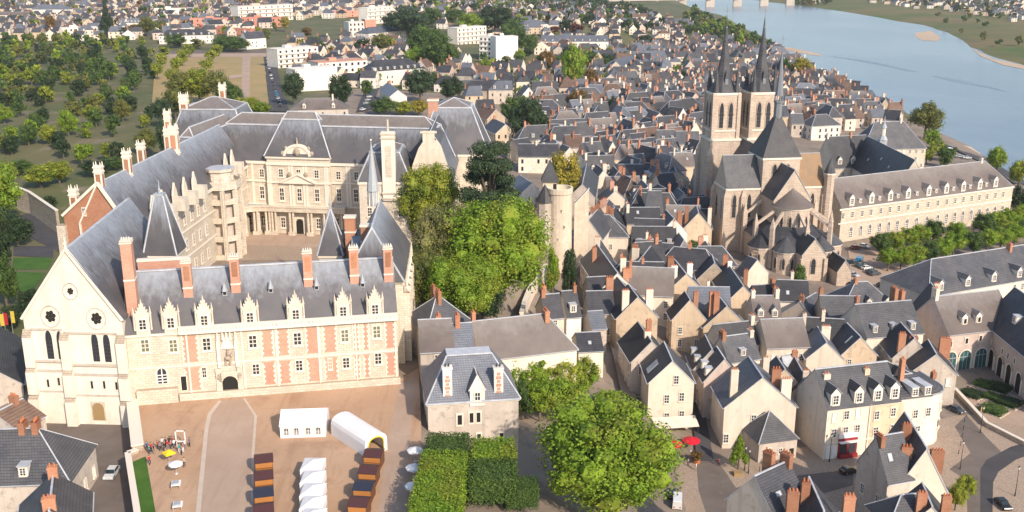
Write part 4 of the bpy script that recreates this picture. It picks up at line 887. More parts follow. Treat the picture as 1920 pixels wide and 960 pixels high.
# ================================================================ SAINT-NICOLAS like church with two needle spires
coursed('church_stone', (.56,.455,.36), (.64,.53,.42), (.42,.35,.28), 1.2, .6, streak=(.42,.34,.27), rnd=.05)
CH = thing('abbey_church', 'big stone church with twin needle spires, crossing tower and rounded choir with flying buttresses', 'church', (96.7,372,-23), rad(7.9))
S = ['church_stone','trim','slate_grey','slate_dark']
def tower(x):
    b = MB(); y = 38; b.box(x-6.2,y-6.2,-4,x+6.2,y+6.2,37,0); b.box(x-6.5,y-6.5,36.4,x+6.5,y+6.5,37.2,1); b.box(x-5.3,y-5.3,37,x+5.3,y+5.3,55,0); b.box(x-5.6,y-5.6,54.3,x+5.6,y+5.6,55.2,1)
    b.box(x-5.6,y-5.6,40,x+5.6,y+5.6,40.5,1)
    for sx in (-1,1):
        for sy in (-1,1): b.box(x+sx*6.2-1.3,y+sy*6.2-1.3,-4,x+sx*6.2+1.3,y+sy*6.2+1.3,31,0); b.ring(x+sx*6.2,y+sy*6.2,1.6,31,.3,34,4,0,ph=math.pi/4); b.box(x+sx*5.1-.7,y+sy*5.1-.7,37,x+sx*5.1+.7,y+sy*5.1+.7,55,0)
    o = obj('bell_tower', b, S, CH); 
    for fx, fy, rz in ((0,-1,0),(-1,0,-math.pi/2),(1,0,math.pi/2)):
        for s in (-1.9,1.9): win(o,'lancet',x+fx*5.34+(s if fy else 0),y+fy*5.34+(s if fx else 0),46.6,2.3,11,rz,'belfry_opening')
    b = MB(); 
    for (r0,z0),(r1,z1) in zip(((5.9,55),(3.0,60.5),(1.9,67),(.75,76),(.08,84)),((3.0,60.5),(1.9,67),(.75,76),(.08,84),(.02,85))): b.ring(x,y,r0,z0,r1,z1,8,0,ph=math.pi/8)
    for sx in (-1,1):
        for sy in (-1,1): b.ring(x+sx*4.2,y+sy*4.2,1.25,55.2,.05,66.5,6,0); 
    for k in range(4): a = k*math.pi/2; b.box(x+3.2*math.cos(a)-.6,y+3.2*math.sin(a)-.6,56,x+3.2*math.cos(a)+.6,y+3.2*math.sin(a)+.6,60.5,1); b.ring(x+3.2*math.cos(a),y+3.2*math.sin(a),.9,60.5,.05,64,4,0,ph=math.pi/4)
    b.ball((x,y,80),.5,6,4,1); b.box(x-.07,y-.07,84,x+.07,y+.07,88,1); b.box(x-.7,y-.06,86,x+.7,y+.06,86.2,1)
    obj('needle_spire', b, ['slate_spire','lead_dark'], o)
    wp = CH.matrix_basis @ Vector((x,y,0)); claim(wp.x,wp.y,8)
tower(-7.8); tower(7.6)
def gable_roof(b, x0, y0, x1, y1, e, r, along, mi=2, em=1, o=.3):
    if along == 'y':
        m = (x0+x1)/2; b.slab([(x0-o,y1,e-.15),(x0-o,y0,e-.15),(m,y0,r),(m,y1,r)],.2,mi,em); b.slab([(x1+o,y0,e-.15),(x1+o,y1,e-.15),(m,y1,r),(m,y0,r)],.2,mi,em); b.beam((m,y0,r),(m,y1,r),.35,.25,em)
    else:
        m = (y0+y1)/2; b.slab([(x0,y0-o,e-.15),(x1,y0-o,e-.15),(x1,m,r),(x0,m,r)],.2,mi,em); b.slab([(x1,y1+o,e-.15),(x0,y1+o,e-.15),(x0,m,r),(x1,m,r)],.2,mi,em); b.beam((x0,m,r),(x1,m,r),.35,.25,em)
b = MB()
b.box(-6.8,6.5,-4,6.8,33,27,0); b.box(-12.5,6.5,-4,12.5,33,14,0)                      # nave and aisles
b.box(-20,-6.5,-4,-6.8,6.5,26,0); b.box(6.8,-6.5,-4,17.5,6.5,26,0)                      # transepts
b.poly([(-20,6.5,26),(-20,-6.5,26),(-20,0,36.6)],0); b.poly([(17.5,-6.5,26),(17.5,6.5,26),(17.5,0,36.6)],0)
b.box(-6.9,-19,-4,6.9,-6.5,24,0); b.poly([(-6.9,-19,24),(6.9,-19,24),(0,-19,34.4)],0)  # choir
b.box(-20.3,-6.8,25.2,-6.9,6.8,25.9,1); b.box(6.9,-6.8,25.2,17.8,6.8,25.9,1); b.box(-13.4,-19,-4,13.4,-6.6,11.5,0)
for x, y in ((-20,-6.5),(-20,6.5),(-13.5,-6.6),(17.5,-6.5)): b.box(x-1.1,y-1.1,-4,x+1.1,y+1.1,23,0); b.ring(x,y,1.5,23,.2,26,4,0,ph=math.pi/4)
obj('wall', b, S, CH)
b = MB(); gable_roof(b,-6.8,6,6.8,33,27,37,'y',3); gable_roof(b,-20,-6.5,-6.5,6.5,26,37,'x',2); gable_roof(b,-6.9,-19.2,6.9,-6.5,24,35,'y',3)
b.slab([(-12.8,33,14),(-12.8,6.5,14),(-6.8,6.5,20),(-6.8,33,20)],.2,2); b.slab([(12.8,6.5,14),(12.8,33,14),(6.8,33,20),(6.8,6.5,20)],.2,2)
obj('roof', b, ['church_stone','leadgrey','slate_grey','slate_dark'], CH)
varied('slate_rust', (.30,.19,.10), (.25,.17,.11), .3, .7, (.33,.23,.13), 0)
b = MB(); gable_roof(b,6.5,-6.5,17.5,6.5,26,37,'x',0); o = obj('transept_roof', b, ['slate_rust','leadgrey'], CH); o['label'] = 'rusty brown roof of the right transept'
b = MB(); b.box(-7,-7,24,7,7,37,0); b.box(-7.4,-7.4,36.2,7.4,7.4,37,1); ct = obj('crossing_tower', b, S, CH)
for s in (-2.5,2.5): win(ct,'lancet',s,-7.05,31.5,2.0,7,name='lancet_window')
b = MB(); b.ring(0,0,10.5,36.9,.9,52,4,0,ph=math.pi/4); obj('pyramid_roof', b, ['slate_grey'], ct)
b = MB(); b.ring(0,0,1.5,50,1.5,56,8,0); b.ring(0,0,1.9,56,1.9,56.5,8,0,cap=True)
for k in range(8): a = k*math.pi/4; b.box(1.5*math.cos(a)-.15,1.5*math.sin(a)-.15,56,1.5*math.cos(a)+.15,1.5*math.sin(a)+.15,58.5,0)
b.ring(0,0,1.6,58.4,.08,76,8,0); b.ball((0,0,76),.35,6,4,0); b.box(-.06,-.06,76,.06,.06,80,0); b.box(-.6,-.05,78.3,.6,.05,78.5,0); obj('fleche', b, ['lead_dark'], ct)
b = MB(); pa = dict(a0=math.pi,a1=2*math.pi)
b.ring(0,-19,6.7,4,6.7,22.6,14,0,**pa); b.ring(0,-19,7.0,21.8,7.0,22.5,14,1,**pa)
ap = obj('apse', b, S, CH)
b = MB(); b.ring(0,-19,7.5,22.4,.1,28.4,18,0,a0=math.pi-.2,a1=2*math.pi+.2); obj('conical_roof', b, ['slate_brown'], ap)
for k in range(7):
    a = math.pi+math.pi*(k+.5)/7; win(ap,'lancet',6.72*math.cos(a),-19+6.72*math.sin(a),17,1.3,5.6,a+math.pi/2,'lancet_window')
b = MB(); b.ring(0,-19,13.4,-4,13.4,11,14,0,**pa); b.ring(0,-19,13.7,10.4,13.7,11.1,14,1,**pa)
am = obj('ambulatory', b, S, CH)
b = MB(); b.ring(0,-19,13.9,11,6.7,15.8,14,0,**pa); b.slab([(-13.8,-6.6,11.3),(-13.8,-19,11.3),(-6.9,-19,15.8),(-6.9,-6.6,15.8)],.2,0); b.slab([(13.8,-19,11.3),(13.8,-6.6,11.3),(6.9,-6.6,15.8),(6.9,-19,15.8)],.2,0); obj('ring_roof', b, ['slate_dark'], am)
for k, aa in enumerate((-158,-118,-62,-22)):
    a = rad(aa); cx, cy = 13.6*math.cos(a), -19+13.6*math.sin(a); b = MB(); ph = a-math.pi/2
    b.ring(cx,cy,4.3,-4,4.3,9.5,12,0); b.ring(cx,cy,4.6,9,4.6,9.6,12,1); c = obj('side_chapel', b, S, CH)
    b = MB(); b.ring(cx,cy,4.9,9.5,.1,14.2,12,0); obj('conical_roof', b, ['slate_grey' if k > 1 else 'slate_dark'], c)
    for q in (-.7,0,.7): win(c,'lancet',cx+4.32*math.cos(a+q),cy+4.32*math.sin(a+q),5.5,1.2,4.2,a+q+math.pi/2,'lancet_window')
b = MB(); b.box(-4.2,-40,-4,4.2,-31,10,0); b.poly([(-4.2,-40,10),(4.2,-40,10),(0,-40,15.5)],0); 
for s in (-4.2,4.2): b.box(s-.6,-40.8,-4,s+.6,-39.4,8.6,0)
c = obj('axial_chapel', b, S, CH); b = MB(); gable_roof(b,-4.2,-40.2,4.2,-31,10,15.7,'y',0,1); obj('chapel_roof', b, ['slate_dark','leadgrey'], c)
win(c,'lancet',0,-40.05,6,2.2,6,0,'lancet_window'); 
b = MB(); b.box(6,-46,-4,11,-36,5.5,0); b.poly([(6,-46,5.5),(11,-46,5.5),(8.5,-46,9.5)],0); c = obj('side_chapel', b, S, CH); b = MB(); gable_roof(b,6,-46.2,11,-36,5.5,9.7,'y',0,1); obj('chapel_roof', b, ['slate_dark','leadgrey'], c)
for aa in (-170,-138,-90,-42,-10):
    a = rad(aa); c, s = math.cos(a), math.sin(a); b = MB(); P = Vector((14.2*c,-19+14.2*s,0)); Q = Vector((6.9*c,-19+6.9*s,0))
    b.beam(P+Vector((0,0,16.2)),Q+Vector((0,0,20.8)),.8,.9,0); b.ring(P.x,P.y,1.05,-4,.95,16.3,4,0,ph=a+math.pi/4); b.ring(P.x,P.y,1.1,16.3,.05,20.5,4,0,ph=a+math.pi/4); obj('flying_buttress', b, S, CH)
for x in (-13.4,13.4):
    b = MB(); b.beam((x,-9,17),(x*.52,-9,22),.8,.9,0); b.box(x-.8,-9.8,-4,x+.8,-8.2,17.5,0); b.ring(x,-9,1.1,17.5,.05,21.5,4,0,ph=math.pi/4); obj('flying_buttress', b, S, CH)
for x in (-16.8,-11.2): win(CH,'lancet',x,-6.55,19.5,2.0,9.5,name='lancet_window')
win(CH,'lancet',13,-6.55,19,2.0,10,name='lancet_window')
for y in (-3,3): win(CH,'lancet',-20.05,y,18,2,9,-math.pi/2,'lancet_window')
for y in (11,17,23,29):
    win(CH,'lancet',-6.85,y,23.5,1.8,5,-math.pi/2,'lancet_window')
for x0, y0, r0, zt in ((18.5,-7.5,1.9,31),):
    b = MB(); b.ring(x0,y0,r0,-4,r0,zt,8,0); b.ring(x0,y0,r0+.3,zt-.6,r0+.3,zt,8,1); b.ring(x0,y0,r0+.35,zt,.05,zt+5.5,8,2); obj('stair_turret', b, S, CH)
for x, y, r in ((0,0,9),(0,20,9),(-14,0,7),(13,0,7),(0,-12,9),(0,-22,13),(2,-36,7),(9,-42,4)):
    wp = CH.matrix_basis @ Vector((x,y,0)); claim(wp.x,wp.y,r)
# ---- abbey wings
A, B_ = PZ(1572,461,-24), PZ(1891,413,-24); f = Frame(A,B_); L = f.L
ze = (f.at(1580,402)[1]+f.at(1888,340)[1])/2; zr = (f.at(1585,331,8.5)[1]+f.at(1840,304,8.5)[1])/2
n = Vector((-(B_-A).y,(B_-A).x,0)).normalized()
u = (B_-A).normalized()
t = house(A+n*8.5,B_+n*8.5-u*8.5,8.5,zr,ze,-24,'abbey_stone','slate_brown','very long cream abbey wing with two storeys of tall windows and a row of dormers',hip=(0,1),wins=0,name='abbey_wing',cat='building',ch=chs('s.97^1.5'))
ox = on(t,f,1572,461)[0]
for px, py in ((898,292),(950,286),(1005,280),(1055,273),(1110,268),(1160,262),(1210,255),(1263,247),(1316,240),(1375,233),(1430,225),(1480,217),(1527,210),(1573,204),(1620,197),(1663,190),(1707,185),(1753,177),(1797,170)):
    x = on(t,f,1280+px/3,320+py/3)[0]; win(t,'house',x,-8.53,(ze+24)*.80,1.5,2.6)
for px, py in ((942,370),(997,365),(1048,357),(1103,345),(1155,333),(1203,325),(1258,320),(1310,313),(1370,300),(1428,305),(1478,297),(1525,290),(1570,283),(1617,275),(1662,268),(1707,262),(1750,255),(1792,247)):
    x = on(t,f,1280+px/3,320+py/3)[0]; win(t,'arch',x,-8.53,(ze+24)*.34,2.0,4.6)
b = MB(); b.box(-L/2+3,-8.9,ze+23.2,L/2+4.3,-8.5,ze+23.9,0); b.box(-L/2+3,-8.75,(ze+24)*.58,L/2+4.3,-8.5,(ze+24)*.58+.5,0); obj('cornice', b, ['trim'], t)
k = (zr-ze)/8.5; da, db = dormer_mesh(2.4,3.4,k,'slate_brown','g'), dormer_mesh(1.3,1.6,k,'slate_brown','f')
dx = [(950,215),(1060,205),(1165,192),(1265,178),(1380,165),(1480,148),(1575,135),(1668,120),(1757,105)]
for i, (px, py) in enumerate(dx):
    x = on(t,f,1280+px/3,320+py/3+10)[0]; o = put('dormer', da, t, (x,-8.2,ze+24.4)); win(o,'house',0,-.03,1.8,1.5,2.5)
    if i < 8: x2_ = on(t,f,1280+(px+dx[i+1][0])/6,320+(py+dx[i+1][1])/6+10)[0]; o = put('dormer', db, t, (x2_,-7.5,ze+24.9)); win(o,'small',0,-.03,.8,.9,1.2)
for i in range(10): q = A.lerp(B_,(i+.5)/10)+n*8; claim(q.x,q.y,9)
P0, P1 = PZ(1550,257,2), PZ(1624,253,2)
house(P0,P1,8,2,-11,-24,'tuffeau','slate_grey','abbey rear wing with grey streaked roof and dormers right behind the church',ch=chs('s0 b.6'),dm=(3,2.2,2.4,'g'),name='abbey_wing',cat='building')
t = house(PZ(1626,256,2),PZ(1716,301,2),8,2.2,-11,-24,'tuffeau','slate_dark','dark roofed abbey cross wing receding between the two paler wings',sky=((.3,1,.4,1,1.4),(.5,1,.6,1,1.4),(.7,1,.5,1,1.4)),name='abbey_wing',cat='building')
p = PZ(1655,262,3); t = thing('lantern_turret', 'little domed lantern turret standing on the abbey roof ridge', 'turret', (p.x,p.y,1.5)); b = MB(); b.box(-1.6,-1.6,-3,1.6,1.6,1.5,0); b.ring(0,0,2.3,1.5,1.2,3.5,8,0); b.ring(0,0,1.0,3.5,1.0,7,8,1); b.ring(0,0,1.5,7,.6,9,8,0); b.ring(0,0,.5,9,.05,12.5,8,0); obj('lantern', b, ['leadgrey','trim'], t)
house(PZ(1640,229,2),PZ(1694,228,2),9,2,-10,-25,'tuffeau','slate_grey','wide hipped abbey block near the river, behind the lantern turret',hip=(1,1),ch=chs('s.2 s.9'),name='abbey_wing',cat='building')
# ================================================================ surveyed houses (ridge ends as seen in the photograph)
G1 = (1,1.7,2.0,'g'); F1 = (1,1.4,1.6,'f')
HAND = [
 (1261,677,1245,641,16,5.2,'cd','cream gabled house with dark roof and pale skylight patch beside the narrow dark alley',dict(e=.67,sky=((.45,1,.3,2.6,3.4),),wins=0,gw=((1250,748),(1278,744),(1250,782),(1278,778),(1268,712)))),
 (1222,640,1196,603,15,4.8,'gd','greyish dark roofed house with stone chimney behind the cream gable, along the stepped lane',dict(ch='s.3*1.3^1 b.75/-.4')),
 (1196,557,1178,533,15,5.5,'od','wide tan gable with two thick stone chimneys, above the stepped lane',dict(ch='s.1/.55*1.6 s.1/-.6*1.6',wins=0)),
 (1294,562,1284,546,15,4.6,'od','tan gable with one tiny attic window between two big tan gables',dict(ch='b.2/-.4')),
 (1363,574,1345,552,15,6,'od','long dark sloping roof ending in a broad tan gable, beside the twin tall orange chimneys',dict(ch='b.2/.4*1.3^3 b.3/.55*1.3^3')),
 (1408,554,1460,554,14,5.5,'gn','brownish roofed house with two gabled dormers in front of the columnar tree',dict(dm=(2,1.7,1.9,'g'),ch='s0*1.2 s1*1.4^2 b.93/.5')),
 (1337,609,1412,601,13,3.8,'cg','low grey roofed house tight behind another grey roof with a single dormer',dict(ch='s1*1.6')),
 (1351,632,1410,624,13,4.4,'cg','grey roofed house with one white dormer and a stout brick chimney at its left end',dict(dm=F1,ch='b0*1.7^1.5 s1*1.6^1')),
 (1426,599,1505,596,14,6,'cn','broad brownish roof over a cream wall with two small dark windows',dict(ch='')),
 (1430,708,1404,669,17,8,'cb','big cream gable with bluish roof and clustered tall chimneys facing the lower square',dict(e=.58,ch='o.12/-.72*2^-1 b.3/-.5*1.8^.6 s.2/.7*1.4^1'.replace('o.12','s.12'),wins=0,gw=((1413,786),(1361,822)))),
 (1359,673,1344,650,15,4.6,'pd','pinkish house with dark roof and flat dormers behind the big cream gable',dict(dm=(2,1.6,1.8,'f'))),
 (1335,655,1322,628,14,4.2,'gd','narrow dark roofed house above the start of the dark alley',dict(dm=(2,1.4,1.6,'f'))),
 (1472,692,1456,668,13,4.6,'od','steep brown dark gable beside the pale zinc roof',dict(ch='s.4/.8*1.2')),
 (1466,668,1494,666,11,4,'gz','house with pale blue zinc sheet roof between brown gables',dict(wins=0)),
 (1513,712,1486,662,12,4.2,'ot','long brown tiled roof running down beside the curved corner building',dict(ch='b.85 s.1')),
 (1550,642,1533,613,12,4.6,'cb','bluish roofed house with tall double stone chimney above the bright green tree',dict(ch='s.7/-.3*2^1.5')),
 (1614,632,1588,606,13,4.6,'od','dark diamond roofed ochre house with a white skylight frame, left of the garden terrace',dict(sky=((.3,1,.6,.5,2.6),(.35,-1,.4,.5,1.4)))),
 (1604,529,1627,528,16,6.5,'pg','pink walled house with hipped grey roof and three dormers beside the car park',dict(hip=(1,1),dm=(3,1.5,1.7,'g'),ch='b0^1')),
 (1603,571,1708,563,17,7,'cg','long grey streaked roof with one huge orange chimney slab in its middle',dict(ch='b.08/.2*1.1 b.78/.35*2.2^3 b.97/.5*1.3',dm=(3,1.3,1.8,'f'))),
 (1746,486,1940,456,19,9.5,'cg','huge grey roof with white arched dormers, dark hip on its left, behind the arcaded wing',dict(hip=(1,0),dm=(5,1.9,2.3,'g'),ch='b.72/-.1*1.2')),
 (1757,546,1745,530,17,4.2,'pg','tall pinkish stepped gable with slit window left of the arcaded wing',dict(ch='s0*1.4^2')),
 (1715,634,1689,605,14,4.8,'gd','dark steep roof with scattered skylights right of the huge orange chimney',dict(ch='b.05/.6*1.5^1',sky=((.4,-1,.5,1.2,1.6),(.6,-1,.3,1.2,1.2),(.2,-1,.3,.8,1)))),
 (1756,664,1740,637,13,5.2,'gd','dark roofed house wedged between broad orange chimney stacks behind the corner building',dict(ch='b.9/-.75*2.4^1 b.9/.7*1.8^1')),
 (1738,841,1696,772,17,4.6,'cd','tall pale tan gable with very steep dark roof and broad orange chimneys, bottom right',dict(e=.5,ch='b.16/-.62*2.2^-1.5 b.16/.62*1.8^-1 b.5/.35*1.5^1',wins=0)),
 (1643,819,1692,811,18,4.6,'gd','grey corner house with dark bluish roof and skylight in front of the red shop front',dict(ch='b.0/-.1*2^.5',sky=((.3,1,.5,.9,1.5),),e=.6)),
 (1415,893,1478,864,16,5.2,'gd','dark roofed house with orange chimneys just in front of the black car',dict(ch='b.95*1.7 b.72/.4*1.6',sky=((.35,1,.5,1.2,.8),))),
 (1545,958,1517,895,15,5,'gd','dark steep gable roof between broad orange chimneys at the bottom edge',dict(ch='b.2/-.85*1.5^1.6 b.35/.8*1.6^1.2 b.6/.3*1.1')),
 (1748,950,1729,905,10,3.6,'cd','low dark gable roof in front of the pale tan gable, bottom right',dict(ch='b.2/.4*1.4 b.15/-.7*1.3')),
 (1690,928,1720,926,10,4,'gd','small dark flat topped roof squeezed against the grey corner house',dict(hip=(1,1))),
 (-25,806,70,803,13,6.6,'gg','wide grey hipped roof with two orange chimneys at the lower left corner',dict(hip=(0,1),ch='b.72*1.6^1.4 b.98*1.6^1.4',e=.5,dm=(1,1.5,1.8,'f'))),
 (92,958,100,888,11,5,'gd','dark gable roof with orange ridge chimney at the bottom left edge',dict(ch='b.95*1.2 b.1*1.6')),
 (-10,775,42,748,7,5,'gt','brown tiled roof with an orange chimney under the white gabled hall',dict(ch='b.7*1.3')),
 (-14,692,-3,612,9,5,'gg','grey wall house cut by the left frame edge beside the road',dict()),
 (784,600,846,597,12,6,'gn','brown streaked roof with one tall orange chimney right of the forecourt lane',dict(ch='b.62/.2*1.7^.5')),
 (818,556,823,555,13,5,'gg','pyramid roofed house between two orange chimneys below the dark trees',dict(hip=(1,1),ch='b0/-.2 b1/.5')),
 (846,607,884,605,11,5,'cb','small bluish roofed link house behind the patterned chimneys',dict(ch='b.3*1.8^2')),
 (885,603,1022,588,12,5.4,'cn','long brown streaked roof over a cream wall above the leafy garden',dict(hip=(0,1),ch='b0/.1^2 b1/-.1*2^1',wins=0)),
 (1053,546,1080,544,13,5,'wg','small white house with one white dormer and bright ivy patch, above the long brown roof',dict(ch='b1^1.5',dm=(1,1.7,2,'f'))),
 (1014,553,1048,550,11,4.5,'cd','dark roofed house with stepped orange chimneys above the long brown roof',dict(ch='b0*1.2^1.5 b.3/.6*1.9')),
 (1079,624,1125,622,8,4.5,'cd','little slate shed with white skylights in front of the rough garden wall',dict(sky=((.5,1,.4,.8,1),),wins=0)),
 (1099,546,1148,545,10,4.8,'gd','flat looking dark roof right of the small white house',dict()),
 (1102,584,1130,582,8,4,'gb','low dark blue roofed shed behind the rough garden wall',dict(wins=0)),
 (1122,403,1143,403,15,6,'cg','cream house with steep grey mansard and one dormer left of the dark lane',dict(dm=G1,hip=(1,1))),
 (1104,412,1124,388,15,4.6,'cd',None,dict(ch='b.8')),
 (1158,512,1119,458,13,5,'cd',None,dict(ch='s.3/-.7*1.4 b.7/.5')),
 (1179,544,1138,497,13,5,'od',None,dict(ch='b.3/.7*1.8 b.6/-.6*1.5')),
 (1100,520,1136,518,9,4,'gd',None,dict()),
 (1190,455,1240,452,13,5.5,'gg',None,dict(ch='b.8*1.5')),
 (1287,514,1261,482,14,5.6,'od',None,dict(ch='w.2/.5*1.6 w.3/-.4*1.4 b.6/.4*1.7^2')),
 (1196,492,1220,462,13,4.6,'gd',None,dict(ch='s.5/.6*1.8 b.7/.8*1.4')),
 (1215,358,1240,358,18,7,'wg','white house with very steep grey roof and tall stone chimney beside the dark lane',dict(ch='s.3/.8*1.6')),
 (1264,410,1250,395,14,5,'wg',None,dict(ch='b.2/-.5*1.5')),
 (1310,399,1306,385,15,5,'od','plain tan gable above a walled garden with a small bush, left of the church',dict(wins=0,ch='s.1/-.8 b.2/.8')),
 (1340,493,1335,478,14,5,'rd','rough stone gable with patched wall in front of the church',dict(wins=0,ch='b.3/-.7*1.4')),
 (1420,487,1402,480,13,5,'cd','cream windowless gable directly in front of the church chapels',dict(wins=0)),
 (1394,536,1362,490,13,4.6,'od',None,dict(ch='b.4/-.6 w.8')),
 (1410,535,1452,533,10,4,'gd',None,dict(ch='b.9*1.6')),
 (1500,566,1530,549,12,5,'gg',None,dict(ch='b.1')),
 (1020,225,1095,222,13,6,'wg','grey roofed house with a row of white flat dormers below the dark green trees',dict(dm=(4,1.8,2,'f'),ch='b.15^2.5 s0')),
 (1114,209,1121,198,13,5,'cd',None,dict(ch='s.1/.7')),
 (1156,241,1142,236,13,4.6,'wd',None,dict(ch='b.2')),
 (1097,257,1140,257,16,6,'cd','cream house with dark steep roof, one dormer and a very tall orange chimney',dict(dm=G1,ch='b1*1.5^4')),
 (972,270,1047,270,13,5,'cd','long dark roof over a tall cream wall behind the yellowing tree',dict(ch='s.45')),
 (1237,212,1212,203,13,5.6,'od',None,dict()),(1257,200,1281,203,13,5,'wg',None,dict()),(1304,212,1292,203,13,5,'od',None,dict(ch='b.5^2')),
 (1231,244,1265,243,13,5,'cg',None,dict(dm=(2,1.4,1.6,'f'))),(1267,246,1310,246,14,6,'gg',None,dict(ch='b.6*1.3^3')),
 (1217,275,1257,272,14,6,'cd',None,dict(hip=(1,1),ch='b.2 b.9*1.5')),(1158,308,1205,308,13,5,'wd',None,dict(ch='s.6/.6*1.7')),
 (1206,305,1236,307,13,5,'wd',None,dict(ch='b0 b.9*1.5')),(1268,322,1264,312,13,6,'od',None,dict()),(1283,362,1270,352,12,5,'gd',None,dict()),
 (1092,345,1100,308,13,5,'gd',None,dict(ch='s.3/.8*1.6 b.6/.8*1.5')),(1137,291,1130,283,13,5,'gd',None,dict(ch='b.5/-.8^2')),
 (997,343,974,328,9,4.2,'wb','little white house with bluish roof left of the round tower',dict()),
 (948,233,925,222,13,5.6,'od',None,dict(ch='b.9')),(930,205,903,199,14,6,'ot',None,dict(ch='b.3 b.8')),(893,187,925,186,12,5,'gg',None,dict()),(962,262,990,258,11,5,'og',None,dict()),
 (75,8,117,8,17,10,'wb','white manor with big bluish hipped roof near the upper left corner',dict(hip=(1,1),ch='w.5*1.6')),
 (-5,22,60,22,10,6,'wn','long low white wing left of the bluish roofed manor',dict()),(130,15,186,15,11,6,'wn','long low white wing right of the bluish roofed manor',dict()),
 (222,35,262,34,12,6,'wb','blue mansard roofed row with many small dormers, upper left',dict(dm=(6,1.4,1.6,'f'))),
 (314,56,384,55,13,8,'wd','long dark mansard house with a row of dormers north of the park',dict(hip=(1,1),dm=(7,1.5,1.8,'f'))),
 (455,60,492,58,16,6,'wd','tall white house with red doors and dark roof at the corner of the park',dict(ch='w.1^2 b.9')),
 (705,113,765,109,17,9,'wd','curved looking white block with dark mansard and a line of small dormers',dict(hip=(1,1),dm=(8,1.4,1.7,'f'))),
 (690,51,738,47,15,9,'wb','pale block with low bluish hipped roof and brick upper floor',dict(hip=(1,1))),
 (862,151,905,149,13,6,'og','ochre painted building with grey roof and white dormers, behind the big trees',dict(dm=(3,1.4,1.7,'f'))),
 (1015,66,1140,66,13,8,'wb','very long bluish slate roof with small white dormers in the far town',dict(dm=(9,1.3,1.6,'f'))),
 (985,38,1010,37,13,8,'wb','square pale villa with bluish hipped roof among far trees',dict(hip=(1,1))),
 (1185,96,1245,94,14,7,'wb','long pale house with bluish roof on the far slope',dict()),(1150,112,1183,104,14,7,'wb',None,dict(hip=(1,1))),
 (1145,139,1151,128,15,6,'cg','cream chapel like gable with round window in the mid distance',dict()),(1155,135,1192,133,14,6,'cg',None,dict(ch='b.3 b.7')),
 (572,184,624,183,13,8,'gn','brown hipped roof with two white dormers just behind the castle roofs',dict(hip=(1,1),dm=(2,1.7,2,'g'),ch='s1/-.2^2')),
 (746,169,727,154,11,5.2,'wb','small pale house with bluish roof beside the street of parked cars',dict(ch='b.8')),
 (1445,102,1500,100,14,6,'wg',None,dict(ch='b.3 b.9',dm=(4,1.3,1.5,'f'))),(1376,118,1396,117,13,6,'wg',None,dict(hip=(1,1))),
 (1595,170,1622,170,13,6,'cn',None,dict(hip=(1,1),ch='b1')),(1640,185,1658,180,13,6,'cd',None,dict(hip=(1,1),ch='b.9')),(1515,180,1540,188,13,6,'wd',None,dict(ch='b.3 b.6')),
 (1530,215,1550,214,14,6,'wg',None,dict(hip=(1,1))),(1482,213,1505,213,13,5,'gg',None,dict()),(1660,205,1690,207,14,6,'wd','white house with orange chimney nearest the lone riverside tree',dict(ch='b.2^2')),
]
for (ax,ay,bx,by,h,w,wr,lab,kw) in HAND:
    far = ay < 200; H(ax,ay,bx,by,h,w,wr,lab,far=far,**dict(kw,bay=3.6 if far else 3.1,wk='far' if ay < 300 else 'house'))
# flat-topped white annex and the pyramid-roofed annex
p = PT(1424,677); q = PT(1457,675); t = thing('annex', 'plain white box annex with flat roof below the broad brownish roof', 'annex', tuple((p+q)/2), math.atan2(q.y-p.y,q.x-p.x)); w_ = (q-p).length/2
b = MB(); b.box(-w_,0,-3,w_,7,6.5,0); b.box(-w_-.1,-.1,6.5,w_+.1,7.1,6.7,1); obj('wall', b, ['render_white','leadgrey'], t); claim(p.x+w_,p.y+3,4)
A, B_ = PZ(1421,868,-21), PZ(1492,858,-21); f = Frame(A,B_); t = thing('annex', 'little stone annex with pyramid slate roof against the big cream gable', 'annex', tuple(A), f.a); L = f.L; ze = f.at(1424,832)[1]+21; D_ = 8; zr = f.at(1455,766,5)[1]+21
b = MB(); b.box(0,0,-2,L,D_,ze,0); obj('wall', b, ['render_grey'], t); b = MB(); e = [(-.4,-.4,ze),(L+.4,-.4,ze),(L+.4,D_,ze),(-.4,D_,ze)]; ap = (L*.5,4.5,zr)
for i in range(4): b.poly([e[i],e[(i+1)%4],ap],0); b.beam(e[i],ap,.18,.14,1)
obj('roof', b, ['slate_grey','zinc'], t)
for px in (1443,1463): x, z = f.at(px,845); win(t,'small',x,0,z+21,1.1,1.4)
b = MB(); b.box(-.5,-.1,0,.5,.02,2.4,0); obj('door', b, ['dark'], t, (L-1.2,0,0)); claim(A.x+4,A.y+4,5)
